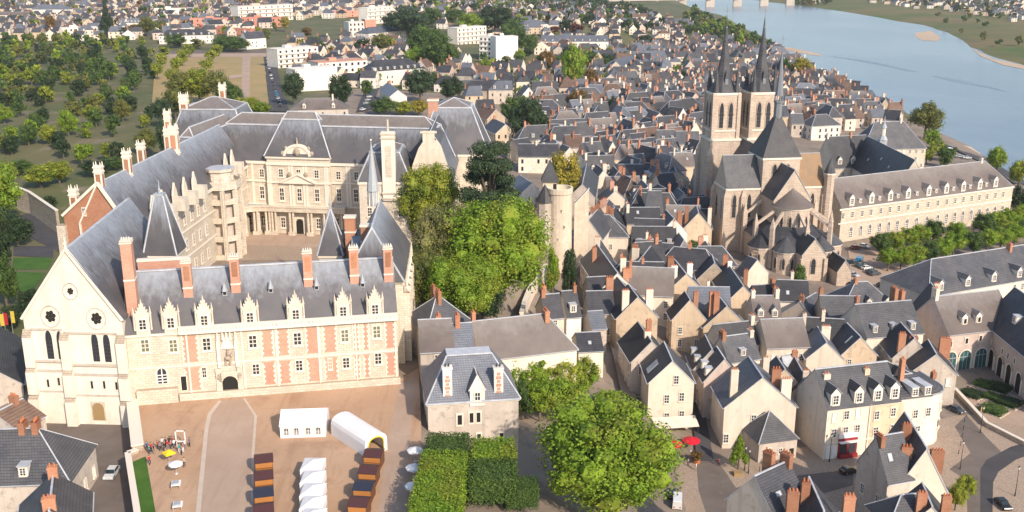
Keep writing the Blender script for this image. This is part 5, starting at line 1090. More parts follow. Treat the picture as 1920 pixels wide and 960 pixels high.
# flat-roofed modern blocks
def FB(p, q, depth, h, wall, label, rows, cols, name='apartment_block', band=None, blank=False):
    A, B = PT(*p), PT(*q); z = min(A.z,B.z); a = math.atan2(B.y-A.y,B.x-A.x); L = (B-A).to_2d().length
    t = thing(name, label, 'building', (A.x,A.y,z), a); b = MB(); b.box(0,0,-4,L,depth,h,0); b.box(-.15,-.15,h,L+.15,depth+.15,h+.5,1); b.box(L*.3,depth*.4,h+.5,L*.45,depth*.7,h+2.6,1); obj('wall', b, [wall,band or 'render_white'], t)
    if not blank:
        for j in range(rows):
            for i in range(cols): win(t,'far',L*(i+.5)/cols,-.02,h*(j+.55)/rows,min(2.0,L/cols*.5),h/rows*.5)
    if name == 'apartment_block' and not blank and rows > 3:
        for j in range(1,rows): bb = MB(); bb.box(.5,-1.1,h*j/rows,L-.5,0,h*j/rows+.9,0); obj('balcony', bb, [band or 'render_white'], t)
    c = Vector((A.x,A.y)).lerp(Vector((B.x,B.y)),.5); n = Vector((-math.sin(a),math.cos(a)))
    for k in range(max(1,int(L/10))): v = Vector((A.x,A.y)).lerp(Vector((B.x,B.y)),(k+.5)/max(1,int(L/10)))+n*depth/2; claim(v.x,v.y,depth/2+1)
    return t
FB((930,119),(971,118),12,22,'white_paint','tall white block with blank sunlit end wall in the far town',0,0,blank=True)
FB((899,112),(929,115),16,20,'white_paint','white block with dark balcony bands left of the blank white wall',5,4)
FB((858,84),(912,82),14,18,'render_white','older white block with flat roof just left of the balconied block',4,7)
FB((448,42),(550,37),16,20,'render_white','pink and white apartment block with many balconies at the top edge',4,9,band='render_pink')
varied('terracotta_panel', (.62,.24,.16), (.66,.29,.20), .1, .8)
FB((357,50),(452,47),16,9,'terracotta_panel','salmon red office block with flat roof behind the park',2,10,'office_block','terracotta_panel')
FB((452,50),(528,50),16,10,'terracotta_panel','salmon red stepped block adjoining the balconied apartments',2,8,'office_block','terracotta_panel')
FB((375,62),(470,66),9,6,'terracotta_panel','low salmon red building between dark mansard and red offices',1,9,'office_block','terracotta_panel')
FB((522,128),(598,124),16,15,'render_white','cream balconied block at the left end of the white apartments',4,7)
FB((598,150),(690,146),18,13,'render_white','white apartment block with red shutters near the street of parked cars',3,8,band='brick_pink')
FB((556,172),(634,168),14,15,'render_white','nearest white apartment block with a plain pale end wall',0,0,blank=True)
FB((690,46),(736,42),14,20,'render_white','tall white block with grey roof at the top edge',4,5)
FB((686,66),(706,65),10,16,'terracotta_panel','narrow red brick tower block near the top edge',0,0,blank=True)
FB((655,70),(684,68),14,15,'render_white','white block left of the narrow red tower block',3,4)
FB((290,30),(360,28),12,10,'render_white','wide white workshop with a pale roof at the top edge',1,8,'office_block')
FB((112,70),(185,67),14,9,'render_white','low pale building with flat roof just above the park trees, upper left',2,8,'office_block')
FB((620,33),(690,30),12,8,'terracotta_panel','low red brick building at the top edge, right of the balconied apartments',2,6,'office_block','terracotta_panel')
# ================================================================ the rest of the town, filled in where the photograph shows closely packed roofs
TOWN = [([(1010,190),(1150,165),(1310,140),(1480,150),(1540,140),(1690,215),(1640,222),(1480,230),(1318,230),(1318,470),(1365,560),(1600,560),(1640,600),(1600,650),(1500,690),(1340,660),(1250,620),(1180,600),(1090,530),(1095,420),(1090,300),(1000,290)],8.7,'near'),
        ([(870,140),(1000,130),(1150,110),(1290,70),(1445,85),(1520,130),(1480,165),(1310,150),(1150,175),(1010,200),(940,200),(880,190)],14.0,'mid'),
        ([(530,30),(760,20),(860,60),(1000,100),(1150,105),(1290,65),(1300,40),(1200,20),(1100,8),(800,0),(560,0)],24.0,'far'),
        ([(0,0),(300,0),(560,0),(520,50),(300,75),(0,68)],28.0,'far'),
        ([(530,70),(700,60),(870,100),(880,160),(700,165),(620,150),(520,150)],21.0,'far'),
        ([(1600,0),(1920,-10),(1920,40),(1840,22)],40.0,'far')]
KEEP = [[(1150,385),(1178,385),(1200,510),(1150,510)],[(1140,640),(1160,635),(1200,770),(1165,745)],[(1296,735),(1318,735),(1345,870),(1300,870)],[(1585,455),(1800,420),(1960,410),(1960,500),(1760,560),(1590,560)],[(290,90),(520,90),(545,215),(280,215)],[(688,155),(716,155),(700,215),(664,215)],[(1280,440),(1335,440),(1335,475),(1280,475)]]
nh = 0; AUTO = []
for zone, sp_, kind in TOWN:
    us = [PT(*p) for p in zone if True]; x0, x1 = min(p.x for p in us), max(p.x for p in us); y0, y1 = min(p.y for p in us), max(p.y for p in us)
    y = y0
    while y < y1:
        s = sp_*(1+.25*(kind != 'near')*((y-y0)/(y1-y0+1))); x = x0
        while x < x1:
            cx, cy = x+R.uniform(-.3,.3)*s, y+R.uniform(-.3,.3)*s; x += s
            if not (inpoly((cx,cy),RIVER) is False): continue
            z = T(cx,cy); px = proj((cx,cy,z+6))
            if not inpoly(px,zone) or any(inpoly(px,k) for k in KEEP): continue
            if inpoly((cx,cy),CASTLE) or dpoly((cx,cy),NEARBANK,False) < 9: continue
            if kind == 'mid' and R.random() < .2: continue
            big = R.random() < .25; L = R.uniform(7,13)*(1.2 if big else 1)*(1 if kind == 'near' else 1.15); w = R.uniform(3.9,5.4)*(1 if kind == 'near' else 1.2)
            a = .25*math.sin(cx/70)+.3*math.cos(cy/90)+R.choice([0,0,math.pi/2])+R.uniform(-.2,.2)
            if not free(cx,cy,w*.9,.80 if kind == 'near' else .95): continue
            if not free(cx+math.cos(a)*L*.3,cy+math.sin(a)*L*.3,w*.8,.72) or not free(cx-math.cos(a)*L*.3,cy-math.sin(a)*L*.3,w*.8,.72): continue
            d = Vector((math.cos(a),math.sin(a)))*L/2; c = Vector((cx,cy)); hr = R.uniform(11.5,15.5)*(1 if kind != 'far' else .8)
            wr = R.choice('cccoowwggpr'); rr = R.choice('ddddggnnbt' if kind == 'near' else 'ddggbbnt')
            hp = R.choice([(0,0),(0,0),(0,0),(1,1),(1,0)]); L_ = L
            ch = ' '.join(R.choice('bbbssp')+R.choice(['0','.05','.95','1','.5'])+'/%.1f'%R.uniform(-.3,.3)+'*%.1f'%R.uniform(.8,1.5)+'^%.1f'%R.uniform(1.2,2.8) for _ in range(R.choice([0,1,1,2,2] if kind == 'near' else [0,1,1,2])))
            dmv = (R.choice([1,2,2,3]),1.4,1.7,R.choice('gf')) if R.random() < .35 else ()
            sk = ((R.uniform(.2,.8),1,R.uniform(.3,.7),.9,1.3),) if kind == 'near' and R.random() < .35 else ()
            AUTO.append((proj((cx,cy,z+8))[1]*0+hr*F/(cy*cp+80*sp), dict(P0=c-d,P1=c+d,w=w,zr=z+hr,ze=z+hr*R.uniform(.52,.66),zg=z,wr=wr,rr=rr,hp=hp,ch=ch,dm=dmv,sk=sk,kind=kind,cy=cy))); claim(cx,cy,w*.9); claim(cx+d.x*.6,cy+d.y*.6,w*.8); claim(cx-d.x*.6,cy-d.y*.6,w*.8); nh += 1; continue
        y += s
AUTO.sort(key=lambda a: -a[0]); NH = 188
occ_keep = list(occ)
for sz, q in AUTO[:NH]:
    nr = q['kind'] == 'near'
    house(q['P0'],q['P1'],q['w'],q['zr'],q['ze'],q['zg'],W_[q['wr']],R_[q['rr']],None,q['hp'],chs(q['ch']),q['dm'],q['sk'],1,wk='far' if not nr or q['cy'] > 420 else 'house',far=not nr,bay=3.2 if nr else 4)
del occ[len(occ_keep):]
# everything beyond the nearest three hundred houses reads as one mass of roofs
mats = ['render_cream','render_white','render_ochre','render_grey','render_pink','slate_dark','slate_grey','slate_blue','roof_tile','brick_orange','glass']; mi_ = {m: i for i, m in enumerate(mats)}
b = MB()
for sz, q in AUTO[NH:]:
    P0, P1, w = q['P0'], q['P1'], q['w']; u = (P1-P0).normalized(); n = Vector((-u.y,u.x)); g, e, r = q['zg']-3, q['ze'], q['zr']
    V3 = lambda p, o, z: (p.x+n.x*o,p.y+n.y*o,z)
    wm = mi_.get(W_[q['wr']],0); rm = mi_.get(R_[q['rr']],6)
    A0, A1, B0, B1 = V3(P0,-w,e), V3(P1,-w,e), V3(P0,w,e), V3(P1,w,e); dn = lambda p: (p[0],p[1],g)
    for a, c in ((A0,A1),(A1,B1),(B1,B0),(B0,A0)): b.poly([dn(a),dn(c),c,a],wm)
    hp = q['hp']; r0 = V3(P0+u*(w*.7 if hp[0] else 0),0,r); r1 = V3(P1-u*(w*.7 if hp[1] else 0),0,r)
    up = lambda p, s: (p[0]+n.x*s*.35,p[1]+n.y*s*.35,p[2]-.2)
    b.poly([up(A0,-1),up(A1,-1),r1,r0],rm); b.poly([up(B1,1),up(B0,1),r0,r1],rm); b.poly([B0,A0,r0],rm if hp[0] else wm); b.poly([A1,B1,r1],rm if hp[1] else wm)
    L_ = (P1-P0).length
    for k in range(q['ch'].count('^')):
        c = P0.lerp(P1,(.1,.9,.5)[k % 3]); b.box(c.x-.6,c.y-.6,r-1.5,c.x+.6,c.y+.6,r+1.6,9 if k != 1 else wm)
    for a, c in ((A0,A1),(A1,B1),(B0,A0),(B1,B0)):
        a, c = Vector(a), Vector(c); m = (a+c)/2; nn = Vector((c.y-a.y,a.x-c.x,0)).normalized()
        if nn.x*m.x+nn.y*m.y > 0: continue
        k = max(1,int((c-a).length/4)); 
        for i in range(k):
            for zz in (1.6,4.8):
                if zz+1.2 > e-q['zg']: continue
                v = a.lerp(c,(i+.5)/k)+nn*.05; tt = (c-a).normalized(); b.poly([(v.x-tt.x*.55,v.y-tt.y*.55,q['zg']+zz-.8),(v.x+tt.x*.55,v.y+tt.y*.55,q['zg']+zz-.8),(v.x+tt.x*.55,v.y+tt.y*.55,q['zg']+zz+.9),(v.x-tt.x*.55,v.y-tt.y*.55,q['zg']+zz+.9)],10)
if b.f: tag(obj('distant_houses', b, mats), 'mass of small distant town houses with slate roofs behind the nearer ones', 'houses', kind='stuff')
print('houses', nh, len(HOUSES))
# ================================================================ trees
leafy('leaf_bright', (.160,.270,.022), (.225,.32,.028), .25, (.235,.275,.032))
leafy('leaf_lime', (0.230,0.277,0.027), (0.317,0.338,0.038), .3, (0.162,0.223,0.027))
leafy('leaf_olive', (0.143,0.158,0.039), (0.210,0.210,0.048), .25, (0.098,0.128,0.036))
leafy('leaf_pale', (0.231,0.219,0.081), (0.281,0.269,0.100), .3, (0.150,0.175,0.050))
leafy('leaf_mid', (0.077,0.133,0.031), (0.112,0.175,0.036), .25, (0.056,0.105,0.028))
leafy('leaf_dark', (0.030,0.060,0.022), (0.053,0.083,0.030), .25, (0.037,0.062,0.025))
leafy('leaf_cedar', (.045,.080,.035), (.075,.110,.050), .4, (.030,.055,.026))
leafy('leaf_yellow', (0.310,0.265,0.034), (0.391,0.322,0.046), .3, (0.218,0.218,0.034))
leafy('leaf_rust', (0.220,0.116,0.033), (0.176,0.121,0.033), .3, (0.121,0.110,0.033))
leafy('leaf_red', (0.110,0.033,0.024), (0.154,0.055,0.033), .3)
varied('bark', (.10,.075,.055), (.15,.12,.09), 1.5, .95, rnd=.1)
KIND = {'b':('leaf_bright','bright green leafy'),'l':('leaf_lime','lime green leafy'),'o':('leaf_olive','olive green leafy'),'p':('leaf_pale','pale yellowish green'),'m':('leaf_mid','mid green leafy'),'d':('leaf_dark','dark green dense'),
        'c':('leaf_cedar','bluish cedar like'),'y':('leaf_yellow','yellow autumn'),'r':('leaf_rust','rusty brown autumn'),'x':('leaf_red','dark red leaved')}
def rdir(r):
    z = r.uniform(-1,1); a = r.uniform(0,2*math.pi); q = math.sqrt(1-z*z); return Vector((q*math.cos(a),q*math.sin(a),z))
def leaf(b, p, n, s, r):
    t = n.cross(rdir(r))
    if t.length < .05: t = n.orthogonal()
    t.normalize(); u = n.cross(t); a = s*r.uniform(.6,1.25); c = s*r.uniform(.45,.9)
    k = len(b.v); b.v += [tuple(p+t*a), tuple(p+u*c), tuple(p-t*a), tuple(p-u*c)]; b.f.append((k,k+1,k+2,k+3)); b.m.append(0)
def crown_mb(shape, nl, n, s, seed, flat=.0):
    """leaf clumps: lobes spread through the crown's volume (unit half width, z from -1 to 1)"""
    r = random.Random(seed); b = MB(); lobes = []
    for i in range(nl):
        d = rdir(r); z = d.z
        if shape == 'round': k = r.uniform(.45,.86); p = Vector((d.x*k,d.y*k,d.z*k)); q = r.uniform(.15,.36)*(1.15 if k < .65 else 1)
        elif shape == 'column': p = Vector((d.x*.45,d.y*.45,r.uniform(-.8,.78))); p.x *= 1-max(0,p.z)*.7; p.y *= 1-max(0,p.z)*.7; q = r.uniform(.2,.32)
        elif shape == 'cone': zz = r.uniform(-.9,.95); k = (1-zz)/2; p = Vector((d.x*.75*k,d.y*.75*k,zz)); q = .1+.25*k
        elif shape == 'layer': zz = r.choice((-.7,-.4,-.1,.2,.5,.8))+r.uniform(-.06,.06); k = .35+.6*(1-abs(zz+.15))*r.uniform(.4,1); a = r.uniform(0,6.28); p = Vector((math.cos(a)*k*.8,math.sin(a)*k*.8,zz)); q = r.uniform(.2,.32)
        else: p = Vector((r.uniform(-.7,.7),r.uniform(-.7,.7),r.uniform(-.7,.7))); q = .35
        lobes.append((p,q))
    if shape == 'round': lobes.append((Vector((0,0,-.1)),.45))
    for p, q in lobes: b.ball(p,q*.55,6,4,0,.6 if shape == 'layer' else 1)
    per = n//len(lobes)+1; cnt = 0
    for p, q in lobes:
        for i in range(per):
            d = rdir(r); v = p+Vector((d.x,d.y,d.z*(.45 if shape == 'layer' else 1)))*q*r.uniform(.7,1.18)
            if any((v-p2).length < q2*.6 for p2, q2 in lobes if p2 is not p): continue
            leaf(b, v, (d+rdir(r)*.75+Vector((0,0,.25))).normalized(), s, r)
    return b
def box_crown_mb(n, s, seed):
    r = random.Random(seed); b = MB(); b.box(-.78,-.78,-.8,.78,.78,.78,0)
    for i in range(n):
        ax = r.choice((0,0,1,1,2)); sg = -1 if ax < 2 and r.random() < .5 else 1; v = [r.uniform(-.97,.97) for _ in range(3)]; v[ax] = sg*(r.uniform(.80,1.04)+.07*math.sin(v[0]*7+v[2]*5+v[1]*6+seed*2)); nn = Vector((0,0,0)); nn[ax] = sg
        leaf(b, Vector(v), (nn+rdir(r)*.8).normalized(), s, r)
    return b
CR = {}
def crown(shape, mat, lod, var):
    k = (shape,mat,lod,var)
    if k not in CR:
        nl, n, s = {3:(95,30000,.026),2:(48,5600,.05),1:(26,1100,.10),0:(12,240,.2)}[lod]
        mb = box_crown_mb(5200 if lod > 1 else 900,.055 if lod > 1 else .12,var) if shape == 'box' else crown_mb(shape,nl,n,s,var*17+lod)
        CR[k] = mb.mesh('crown',[mat])
    return CR[k]
TK = {}
def trunk_mesh(lod, v):
    if (lod,v) not in TK:
        r = random.Random(v); b = MB(); n = 8 if lod > 1 else 5
        b.ring(0,0,.085,-.15,.06,.35,n,0); b.ring(0,0,.06,.35,.035,.75,n,0)
        for i in range(5 if lod > 0 else 2):
            a = r.uniform(0,6.28); z = r.uniform(.28,.5); q = Vector((math.cos(a)*.28,math.sin(a)*.28,z+r.uniform(.2,.35))); b.beam((0,0,z),q,.035,.035,0)
        TK[(lod,v)] = b.mesh('trunk',['bark'])
    return TK[(lod,v)]
TREES = []; tv = 0
def tree(px, pyb, wpx, pyt, kind, label=None, shape='round', lod=None, low=.22, name='tree', world=None, h=None, w=None, group=None):
    global tv
    tv += 1; v = tv % 4
    if world is None:
        G = PT(px,pyb); dep = G.y*cp-(G.z-HC)*sp; w = wpx/2*dep/F
        top = PY(px,pyt,G.y+w*.3); h = max(top.z-G.z, w*1.1)
    else: G = Vector(world); dep = G.y*cp-(G.z-HC)*sp; wpx = 2*w*F/dep
    if lod is None: lod = 3 if wpx > 90 else 2 if wpx > 34 else 1 if wpx > 17 else 0
    rz = R.uniform(0,6.28); t = thing(name, label, 'tree' if name == 'tree' else 'bush', (G.x,G.y,G.z), rz, group); ch_ = h*(1-low)
    put('crown', crown(shape,KIND[kind][0],lod,v), t, (0,0,h-ch_/2), 0, (w,w,ch_/2*1.02))
    if low > .05: put('trunk', trunk_mesh(min(lod,2),v), t, (0,0,0), 0, (max(w,h*.3),max(w,h*.3),h))
    TREES.append((t,kind,shape,w,h,name)); claim(G.x,G.y,min(w*.55,4)); return t
for a in [
 (1132,985,262,735,'b','huge bright green leafy tree filling the bottom centre of the photo'),
 (803,470,124,294,'l','broad lime green tree nearest the castle on the wooded hill'),(920,490,130,258,'c','tall dark layered cedar in the middle of the wooded castle hill','layer'),
 (925,590,215,356,'b','biggest bright green tree on the wooded castle hill'),(838,560,146,374,'p','pale yellowish green tree left of the biggest bright hill tree'),
 (988,530,62,368,'r','narrow orange tinted tree on the right edge of the castle hill'),(792,600,100,460,'o','low olive green tree at the castle corner'),(868,612,150,466,'b','darker green tree in front of the pale yellowish one'),
 (768,590,56,490,'d','dark bush like tree against the brick wing corner'),(905,605,80,520,'d','dark low tree under the biggest bright green tree'),(945,560,96,385,'l','mid green tree behind the right side of the biggest bright tree'),
 (1056,400,72,283,'y','yellowing tree directly behind the round tower'),(1036,560,38,460,'b','slim bright green ivy clad tree at the foot of the round tower','column'),(1067,560,46,466,'d','dark slim tree beside the ivy clad tree under the tower','column'),
 (990,278,76,178,'d','dark green tree clump right of the tan gables in mid town'),(962,240,50,178,'m','mid green tree left of the dark green clump in mid town'),
 (962,748,50,660,'b',None),(1000,752,76,656,'b',None),(1045,750,88,664,'l',None),(1092,745,66,668,'b',None),(1112,716,22,678,'d','small clipped dark ball shaped shrub in the leafy garden','column'),(1012,790,84,700,'b',None),(1062,795,90,704,'b',None),(980,785,64,712,'m',None),(1140,770,60,728,'b',None),
 (1384,880,44,813,'b','young pointed green tree in a planter before the big cream gable','cone'),(1495,562,44,494,'m','dense columnar green tree in front of the church choir','column'),
 (1790,957,38,906,'l','smaller lime green round tree at the lower right corner'),(1808,940,44,886,'l','larger lime green round tree at the lower right corner'),
 (1733,262,64,186,'o','lone big green tree standing on the river quay'),(1503,150,46,106,'y','bright yellow tree on the river bank behind the church'),(1474,148,32,104,'m','dark green tree left of the bright yellow one'),(1541,152,28,130,'x','dark red tree right of the bright yellow one'),
 (1562,695,54,648,'b','bright green tree squeezed between ochre and grey roofs'),(1530,628,56,590,'d','dark green tree in the yard beside the pink walled house'),(1308,474,46,446,'m','small bushes in the walled garden of the plain tan gable'),(1300,372,32,336,'d',None),
 (1912,408,52,344,'d','dark tree beyond the far right end of the abbey'),(1270,872,0,840,'m',None),
 (10,425,80,296,'b',None),(6,530,64,386,'d',None),(34,462,70,396,'d',None),(14,580,54,470,'m',None),(78,352,66,306,'l',None),(112,345,54,300,'l',None),(40,330,46,296,'m',None),(180,330,56,296,'d',None),(60,585,60,540,'d',None),(24,620,40,570,'d',None),(215,318,46,292,'m',None),(12,350,50,300,'l',None),(95,395,30,365,'d',None),
 (330,225,58,165,'o',None),(318,305,46,215,'c',None),(300,345,50,285,'m',None),(345,198,60,130,'o',None),(375,196,62,126,'l',None),(408,196,56,128,'o',None),(432,200,50,150,'m',None),(462,214,60,188,'l',None),(488,216,46,194,'b',None),(306,240,44,180,'c',None),
 (296,150,26,115,'l',None),(302,128,26,98,'l',None),(310,108,26,84,'l',None),(322,160,26,122,'l',None),(332,142,26,106,'l',None),(343,124,24,92,'l',None),(355,108,24,80,'l',None),(388,136,28,104,'l',None),(398,120,28,92,'l',None),(408,106,26,82,'l',None),
 (330,90,46,62,'m',None),(420,96,44,64,'m',None),(444,98,52,66,'m',None),(500,80,20,52,'o',None),(372,92,30,70,'o',None),
 (203,70,36,6,'d','tall dark conifer in front of the far upper left houses','cone'),(98,68,22,28,'r',None),(258,68,40,44,'r',None),(278,68,36,30,'o',None),(300,62,28,34,'o',None),(232,70,26,50,'d',None),
 (552,198,46,132,'c',None),(640,200,50,138,'d',None),(600,100,26,74,'m',None),(720,218,52,180,'m',None),(756,218,42,188,'l',None),(786,218,38,186,'y',None),(788,192,64,124,'c',None),(846,192,48,140,'d',None),(688,182,26,148,'m',None),(680,102,34,68,'d',None),(716,100,42,60,'o',None),(535,60,22,30,'y',None),(576,72,24,50,'r',None),(590,95,30,66,'m',None),
 (765,78,90,8,'c',None),(740,60,50,22,'d',None),(800,118,80,44,'m',None),(822,132,70,60,'m',None),(782,128,44,86,'b',None),(850,128,44,86,'m',None),(880,66,54,22,'b',None),(930,66,80,10,'d',None),(962,84,54,34,'m',None),(988,104,44,58,'m',None),(856,50,50,14,'m',None),(810,52,44,12,'m',None),
 (1074,180,50,78,'b',None),(1066,128,34,92,'m',None),(1085,222,48,164,'r',None),(1102,178,48,128,'r',None),(1026,132,36,92,'r',None),(1150,228,38,178,'d',None),(1138,132,44,100,'d',None),(1112,130,40,98,'m',None),(1082,68,28,38,'x',None),(1040,66,22,48,'x',None),(1062,60,30,36,'d',None),(1210,88,40,66,'d',None),(1190,224,36,200,'d',None),(1290,200,26,165,'o',None),(1252,130,30,108,'d',None),(1300,110,24,92,'m',None),(1555,205,44,178,'d',None),(1590,200,30,178,'d',None),(1470,215,20,200,'m',None),
]:
    if a[2]: tree(*a[:6], shape=a[6] if len(a) > 6 else 'round', low=.12 if a[4] in 'dm' else .2)
PK = [(1650,482),(1674,477),(1699,471),(1724,466),(1748,459)]+[(1664,508),(1688,508),(1713,503),(1739,497),(1765,490),(1786,482)]+[(1790,462),(1842,446),(1866,441),(1891,436),(1915,430)]+[(1824,480),(1850,474),(1875,469),(1900,463),(1921,458)]
for i, (x, y) in enumerate(PK): tree(x,y,46,y-48,'b' if i % 4 else 'm',None,low=.25,name='tree',group='clipped trees around the abbey car park')
# clipped limes on the terrace
GH = 'clipped lime trees on the terrace'
for i, (x, y, z, w, h, lab) in enumerate(((-11.6,135,-.8,3.9,6.6,'square clipped lime tree cut by the bottom frame edge beside the white parasols'),(-11.4,143,-.8,3.9,6.4,'square clipped lime tree in the left row, second from the frame edge'),(-11.2,151,-.9,3.9,6.2,'square clipped lime tree in the left row, third from the frame edge'),(-11,158.5,-1,3.7,6.0,'square clipped lime tree at the house end of the left row'),
        (-3.2,150,-1.4,3.9,5.8,'dark square clipped lime tree with bare trunks showing, right row front'),(-3.2,157.5,-1.6,3.7,6.2,'square clipped lime tree under the tan house windows, right row back'),(1.6,149,-2.2,2.6,4.6,'smaller rounded clipped lime at the right end of the terrace'))):
    t = thing('clipped_tree', lab, 'tree', (x,y,z), 0, GH); put('crown', crown('box','leaf_bright' if i in (0,1,2,5) else 'leaf_mid',2,i), t, (0,0,h*.62), 0, (w,w,h*.4)); put('trunk', trunk_mesh(1,1), t, (0,0,0), 0, (2.4,2.4,h*.6)); claim(x,y,3)
# planted beds in the arcaded courtyard
for i, (px, py, wx, lab) in enumerate(((1822,742,20,'left planted bed of dark shrubs in the arcaded courtyard'),(1845,724,18,'back left planted bed by the arches'),(1872,730,22,'back right planted bed along the dark arches'),(1860,748,15,'small central planted bed in the courtyard'),(1890,758,22,'right planted bed nearest the frame edge'),(1862,772,22,'front planted bed of dark shrubs behind the yellow spot'))):
    p = PZ(px,py,-21); w_ = wx*.115; t = thing('planted_bed', lab, 'flower bed', tuple(p), 0, 'planted beds in the courtyard'); put('foliage', crown('box','leaf_mid' if i % 2 else 'leaf_dark',1,i), t, (0,0,.5), rad(40), (w_,w_*1.1,.75))
    b = MB(); b.box(-w_-.2,-w_*1.1-.2,-.2,w_+.2,w_*1.1+.2,.22); o = obj('edging', b, ['kerb_stone'], t, rz=rad(40))
# far and scattered trees
WOOD = [([(1690,258),(1742,264),(1800,300),(1740,312)],10,.6,'blm'),([(990,5),(1100,0),(1200,15),(1260,45),(1230,62),(1100,48),(1000,34)],16,.85,'ddmdc'),([(880,0),(1000,0),(1010,40),(960,60),(900,40)],13,.7,'mdmb'),([(1262,55),(1300,18),(1380,52),(1445,86),(1420,100),(1340,80),(1290,62)],13,.8,'mmobd'),
        ([(700,0),(880,0),(900,20),(760,30)],15,.55,'dmcb'),([(560,75),(700,70),(880,120),(860,160),(720,180),(560,100)],15,.3,'dmlob'),([(900,110),(1150,100),(1300,120),(1250,200),(1050,230),(930,180)],11,.5,'dmob'),
        ([(0,0),(560,0),(520,60),(0,70)],20,.3,'mdolr'),([(1560,-5),(1900,-12),(1900,40),(1800,22),(1700,6)],22,.4,'dmmo'),([(1640,28),(1700,30),(1800,60),(1920,105),(1920,60),(1800,25)],26,.16,'mo'),([(1480,2),(1560,-4),(1560,8),(1490,12)],16,.9,'dmr'),
        ([(0,75),(290,75),(290,300),(120,300),(0,300)],12,.45,'mmldob'),([(1370,105),(1480,150),(1690,215),(1680,225),(1560,200),(1400,130)],22,.12,'md'),([(1830,268),(1880,305),(1925,345),(1915,350),(1850,300)],9,.5,'lb')]
WT = []; CC = {}
def crown_cache(v):
    if v not in CC: CC[v] = crown_mb('round',9,130,.26,v+90)
    return CC[v]
for zone, s, prob, kinds in WOOD:
    P = [PT(*p) for p in zone]; x0, x1, y0, y1 = min(p.x for p in P), max(p.x for p in P), min(p.y for p in P), max(p.y for p in P)
    y = y0
    while y < y1:
        x = x0
        while x < x1:
            cx, cy = x+R.uniform(-.4,.4)*s, y+R.uniform(-.4,.4)*s; x += s
            if R.random() > prob or inpoly((cx,cy),RIVER): continue
            z = T(cx,cy); q = proj((cx,cy,z+3))
            if not inpoly(q,zone) or any(inpoly(q,k) for k in KEEP) or not free(cx,cy,3.0,.8): continue
            w_ = R.uniform(2.6,5.2)*(1+.00012*cy); h_ = w_*R.uniform(1.9,2.7)
            WT.append((w_*F/(cy*cp+30),cx,cy,z,w_,h_,R.choice(kinds))); claim(cx,cy,3)
        y += s
WT.sort(key=lambda a: -a[0]); NT = 290-len(TREES)
for _, cx, cy, z, w_, h_, k in WT[:NT]: tree(0,0,0,0,k,world=(cx,cy,z),w=w_,h=h_,low=.1)
b = MB(); kl = list(KIND)                                # the remaining far woods and scattered trees, one mass
for i, (_, cx, cy, z, w_, h_, k) in enumerate(WT[NT:]):
    src = crown_cache(i % 5); o = len(b.v); b.v += [(cx+v[0]*w_,cy+v[1]*w_,z+h_*.5+v[2]*h_*.5) for v in src.v]; b.f += [tuple(o+q for q in f_) for f_ in src.f]; b.m += [kl.index(k)]*len(src.f)
if b.f: tag(obj('distant_trees', b, [KIND[k][0] for k in kl]), 'mass of far trees and woods along the town and river banks', 'trees', kind='stuff')
print('trees', len(TREES), len(WT))
# ================================================================ cars
for nm, c in dict(silver=(.5,.53,.56), white=(.75,.75,.74), black=(.015,.015,.017), darkgrey=(.06,.065,.07), darkred=(.18,.015,.02), blue=(.02,.23,.42), teal=(.03,.075,.085), navy=(.015,.03,.06)).items():
    m = plain('paint_'+nm, c, .28, spec=.6); m.node_tree.nodes['Principled BSDF'].inputs['Coat Weight'].default_value = .4
plain('tyre', (.015,.015,.015), .9); plain('rim', (.45,.46,.48), .35, .7); plain('lamp_glass', (.8,.8,.75), .2); plain('tail_red', (.4,.01,.01), .3); plain('car_glass', (.02,.03,.035), .06, spec=.8)
def loft(prof, w0, tum):
    """side profile (x,z) swept across the car; tum narrows the roof"""
    b = MB(); n = len(prof); zm = max(z for _, z in prof)
    sec = lambda s: [(x, s*(w0-(tum*max(0,z-.75))), z) for x, z in prof]
    A, B_ = sec(1), sec(-1)
    A2 = [(x*.97,y*.86,z) for x,y,z in A]; B2 = [(x*.97,y*.86,z) for x,y,z in B_]
    for P, Q in ((A2,A),(A,B_),(B_,B2)):
        pass
    for i in range(n):
        j = (i+1) % n; b.poly([A[i],A[j],B_[j],B_[i]])
    b.poly(A[::-1]); b.poly(B_); return b
CARM = {}
